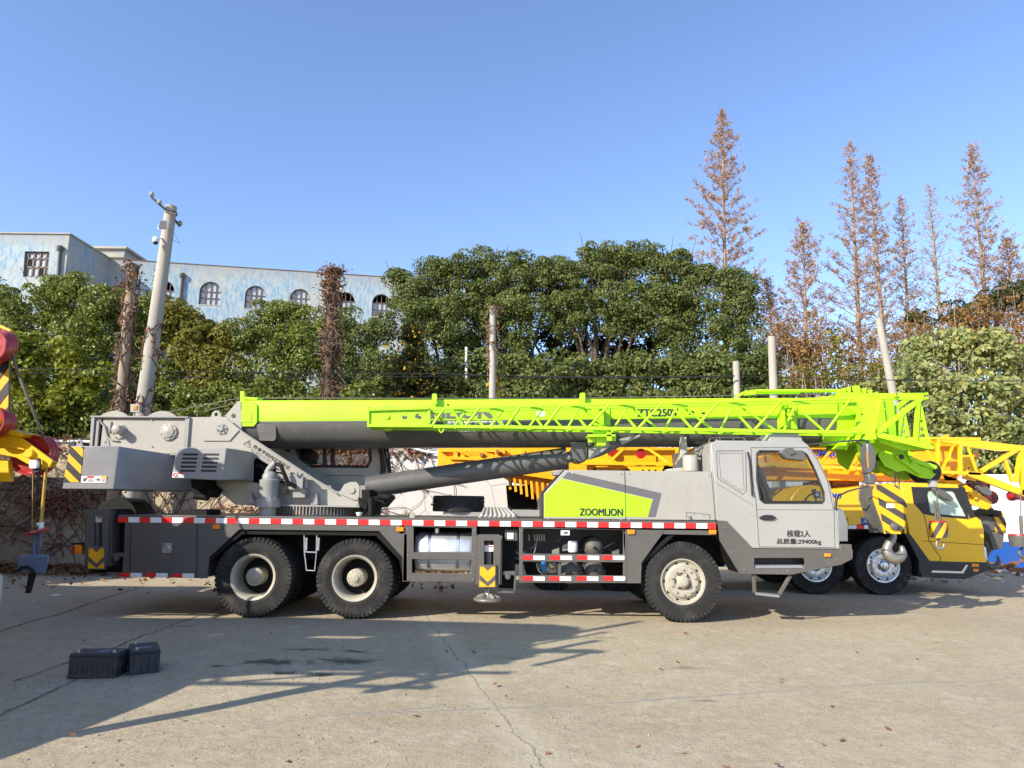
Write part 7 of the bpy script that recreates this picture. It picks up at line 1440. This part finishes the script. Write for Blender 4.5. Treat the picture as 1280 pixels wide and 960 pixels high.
pa = P(108, 309.5, YB0+4); pb = P(156, 313, YB0+4); m = M(); m.box(pa.x-3, pb.x, YB0+4, YB0+8, ZTOP-1, pa.z-.1); m.build('roof_house', 'bluewall', bb); m = M(); m.box(pa.x-3.2, pb.x+.2, YB0+3.8, YB0+8, pa.z-.1, pa.z+.05); m.box(P(130, 317, YB0+3).x, P(153, 317, YB0+3).x, YB0+3.2, YB0+4, P(140, 320, YB0+3).z, P(140, 316, YB0+3).z); m.build('roof_slab', 'conc', bb)
# distant wooded rise closing the view low behind the trees
m = M(); n_ = 60
vs = []; 
for i in range(n_+1):
    x = -90+190*i/n_; h = 2.0+.6*math.sin(i*.9)+.5*math.sin(i*2.3); vs += [(x, 48, 0), (x, 50, h), (x, 58, h+.6), (x, 70, 0)]
m.add(vs, [(i*4+k, i*4+4+k, i*4+5+k, i*4+1+k) for i in range(n_) for k in range(3)]); hl = m.build('hills', 'hill', None, loc=(0, 50, 0)) if 'hill' in MT else None
if hl: hl['kind'] = 'structure'
# ================================================================== light, sky, camera
AZ_A, AZ_B = 1.33, 1.20                                       # shadow run per metre of height, along +x and +y
sd = Vector((AZ_A, AZ_B, -1)).normalized(); to_sun = -sd
el = math.asin(to_sun.z); az = math.atan2(to_sun.x, to_sun.y)
su = bpy.data.lights.new('sun', 'SUN'); su.energy = 4.3; su.angle = R(.53); su.color = (1, .93, .80); so = bpy.data.objects.new('sun', su); COL.objects.link(so); so.rotation_euler = to_sun.to_track_quat('Z', 'Y').to_euler(); so.location = (-20, -20, 25)
w = bpy.data.worlds.new('World'); scene.world = w; w.use_nodes = True; nt = w.node_tree; bg = nt.nodes['Background']
sky = nt.nodes.new('ShaderNodeTexSky'); sky.sky_type = 'NISHITA'; sky.sun_disc = False; sky.sun_elevation = el; sky.sun_rotation = az; sky.air_density = SKY_AIR; sky.dust_density = SKY_DUST; sky.ozone_density = SKY_OZ; sky.altitude = 0
hs = nt.nodes.new('ShaderNodeMix'); hs.data_type = 'RGBA'; hs.blend_type = 'MULTIPLY'; hs.inputs[0].default_value = 1; hs.inputs[7].default_value = (1.05, .99, 1.05, 1); nt.links.new(sky.outputs[0], hs.inputs[6]); nt.links.new(hs.outputs[2], bg.inputs[0]); bg.inputs[1].default_value = SKY_S
cam = bpy.data.cameras.new('camera'); co = bpy.data.objects.new('camera', cam); COL.objects.link(co); scene.camera = co
cam.sensor_width = 36; cam.sensor_fit = 'HORIZONTAL'; cam.lens = F/1280*36; cam.clip_end = 2000; cam.clip_start = .05
co.matrix_world = Matrix.Translation(CAM) @ CR.to_4x4()
scene.view_settings.view_transform = 'Standard'; scene.view_settings.look = 'None'; scene.view_settings.gamma = 1; scene.view_settings.exposure = EXPO
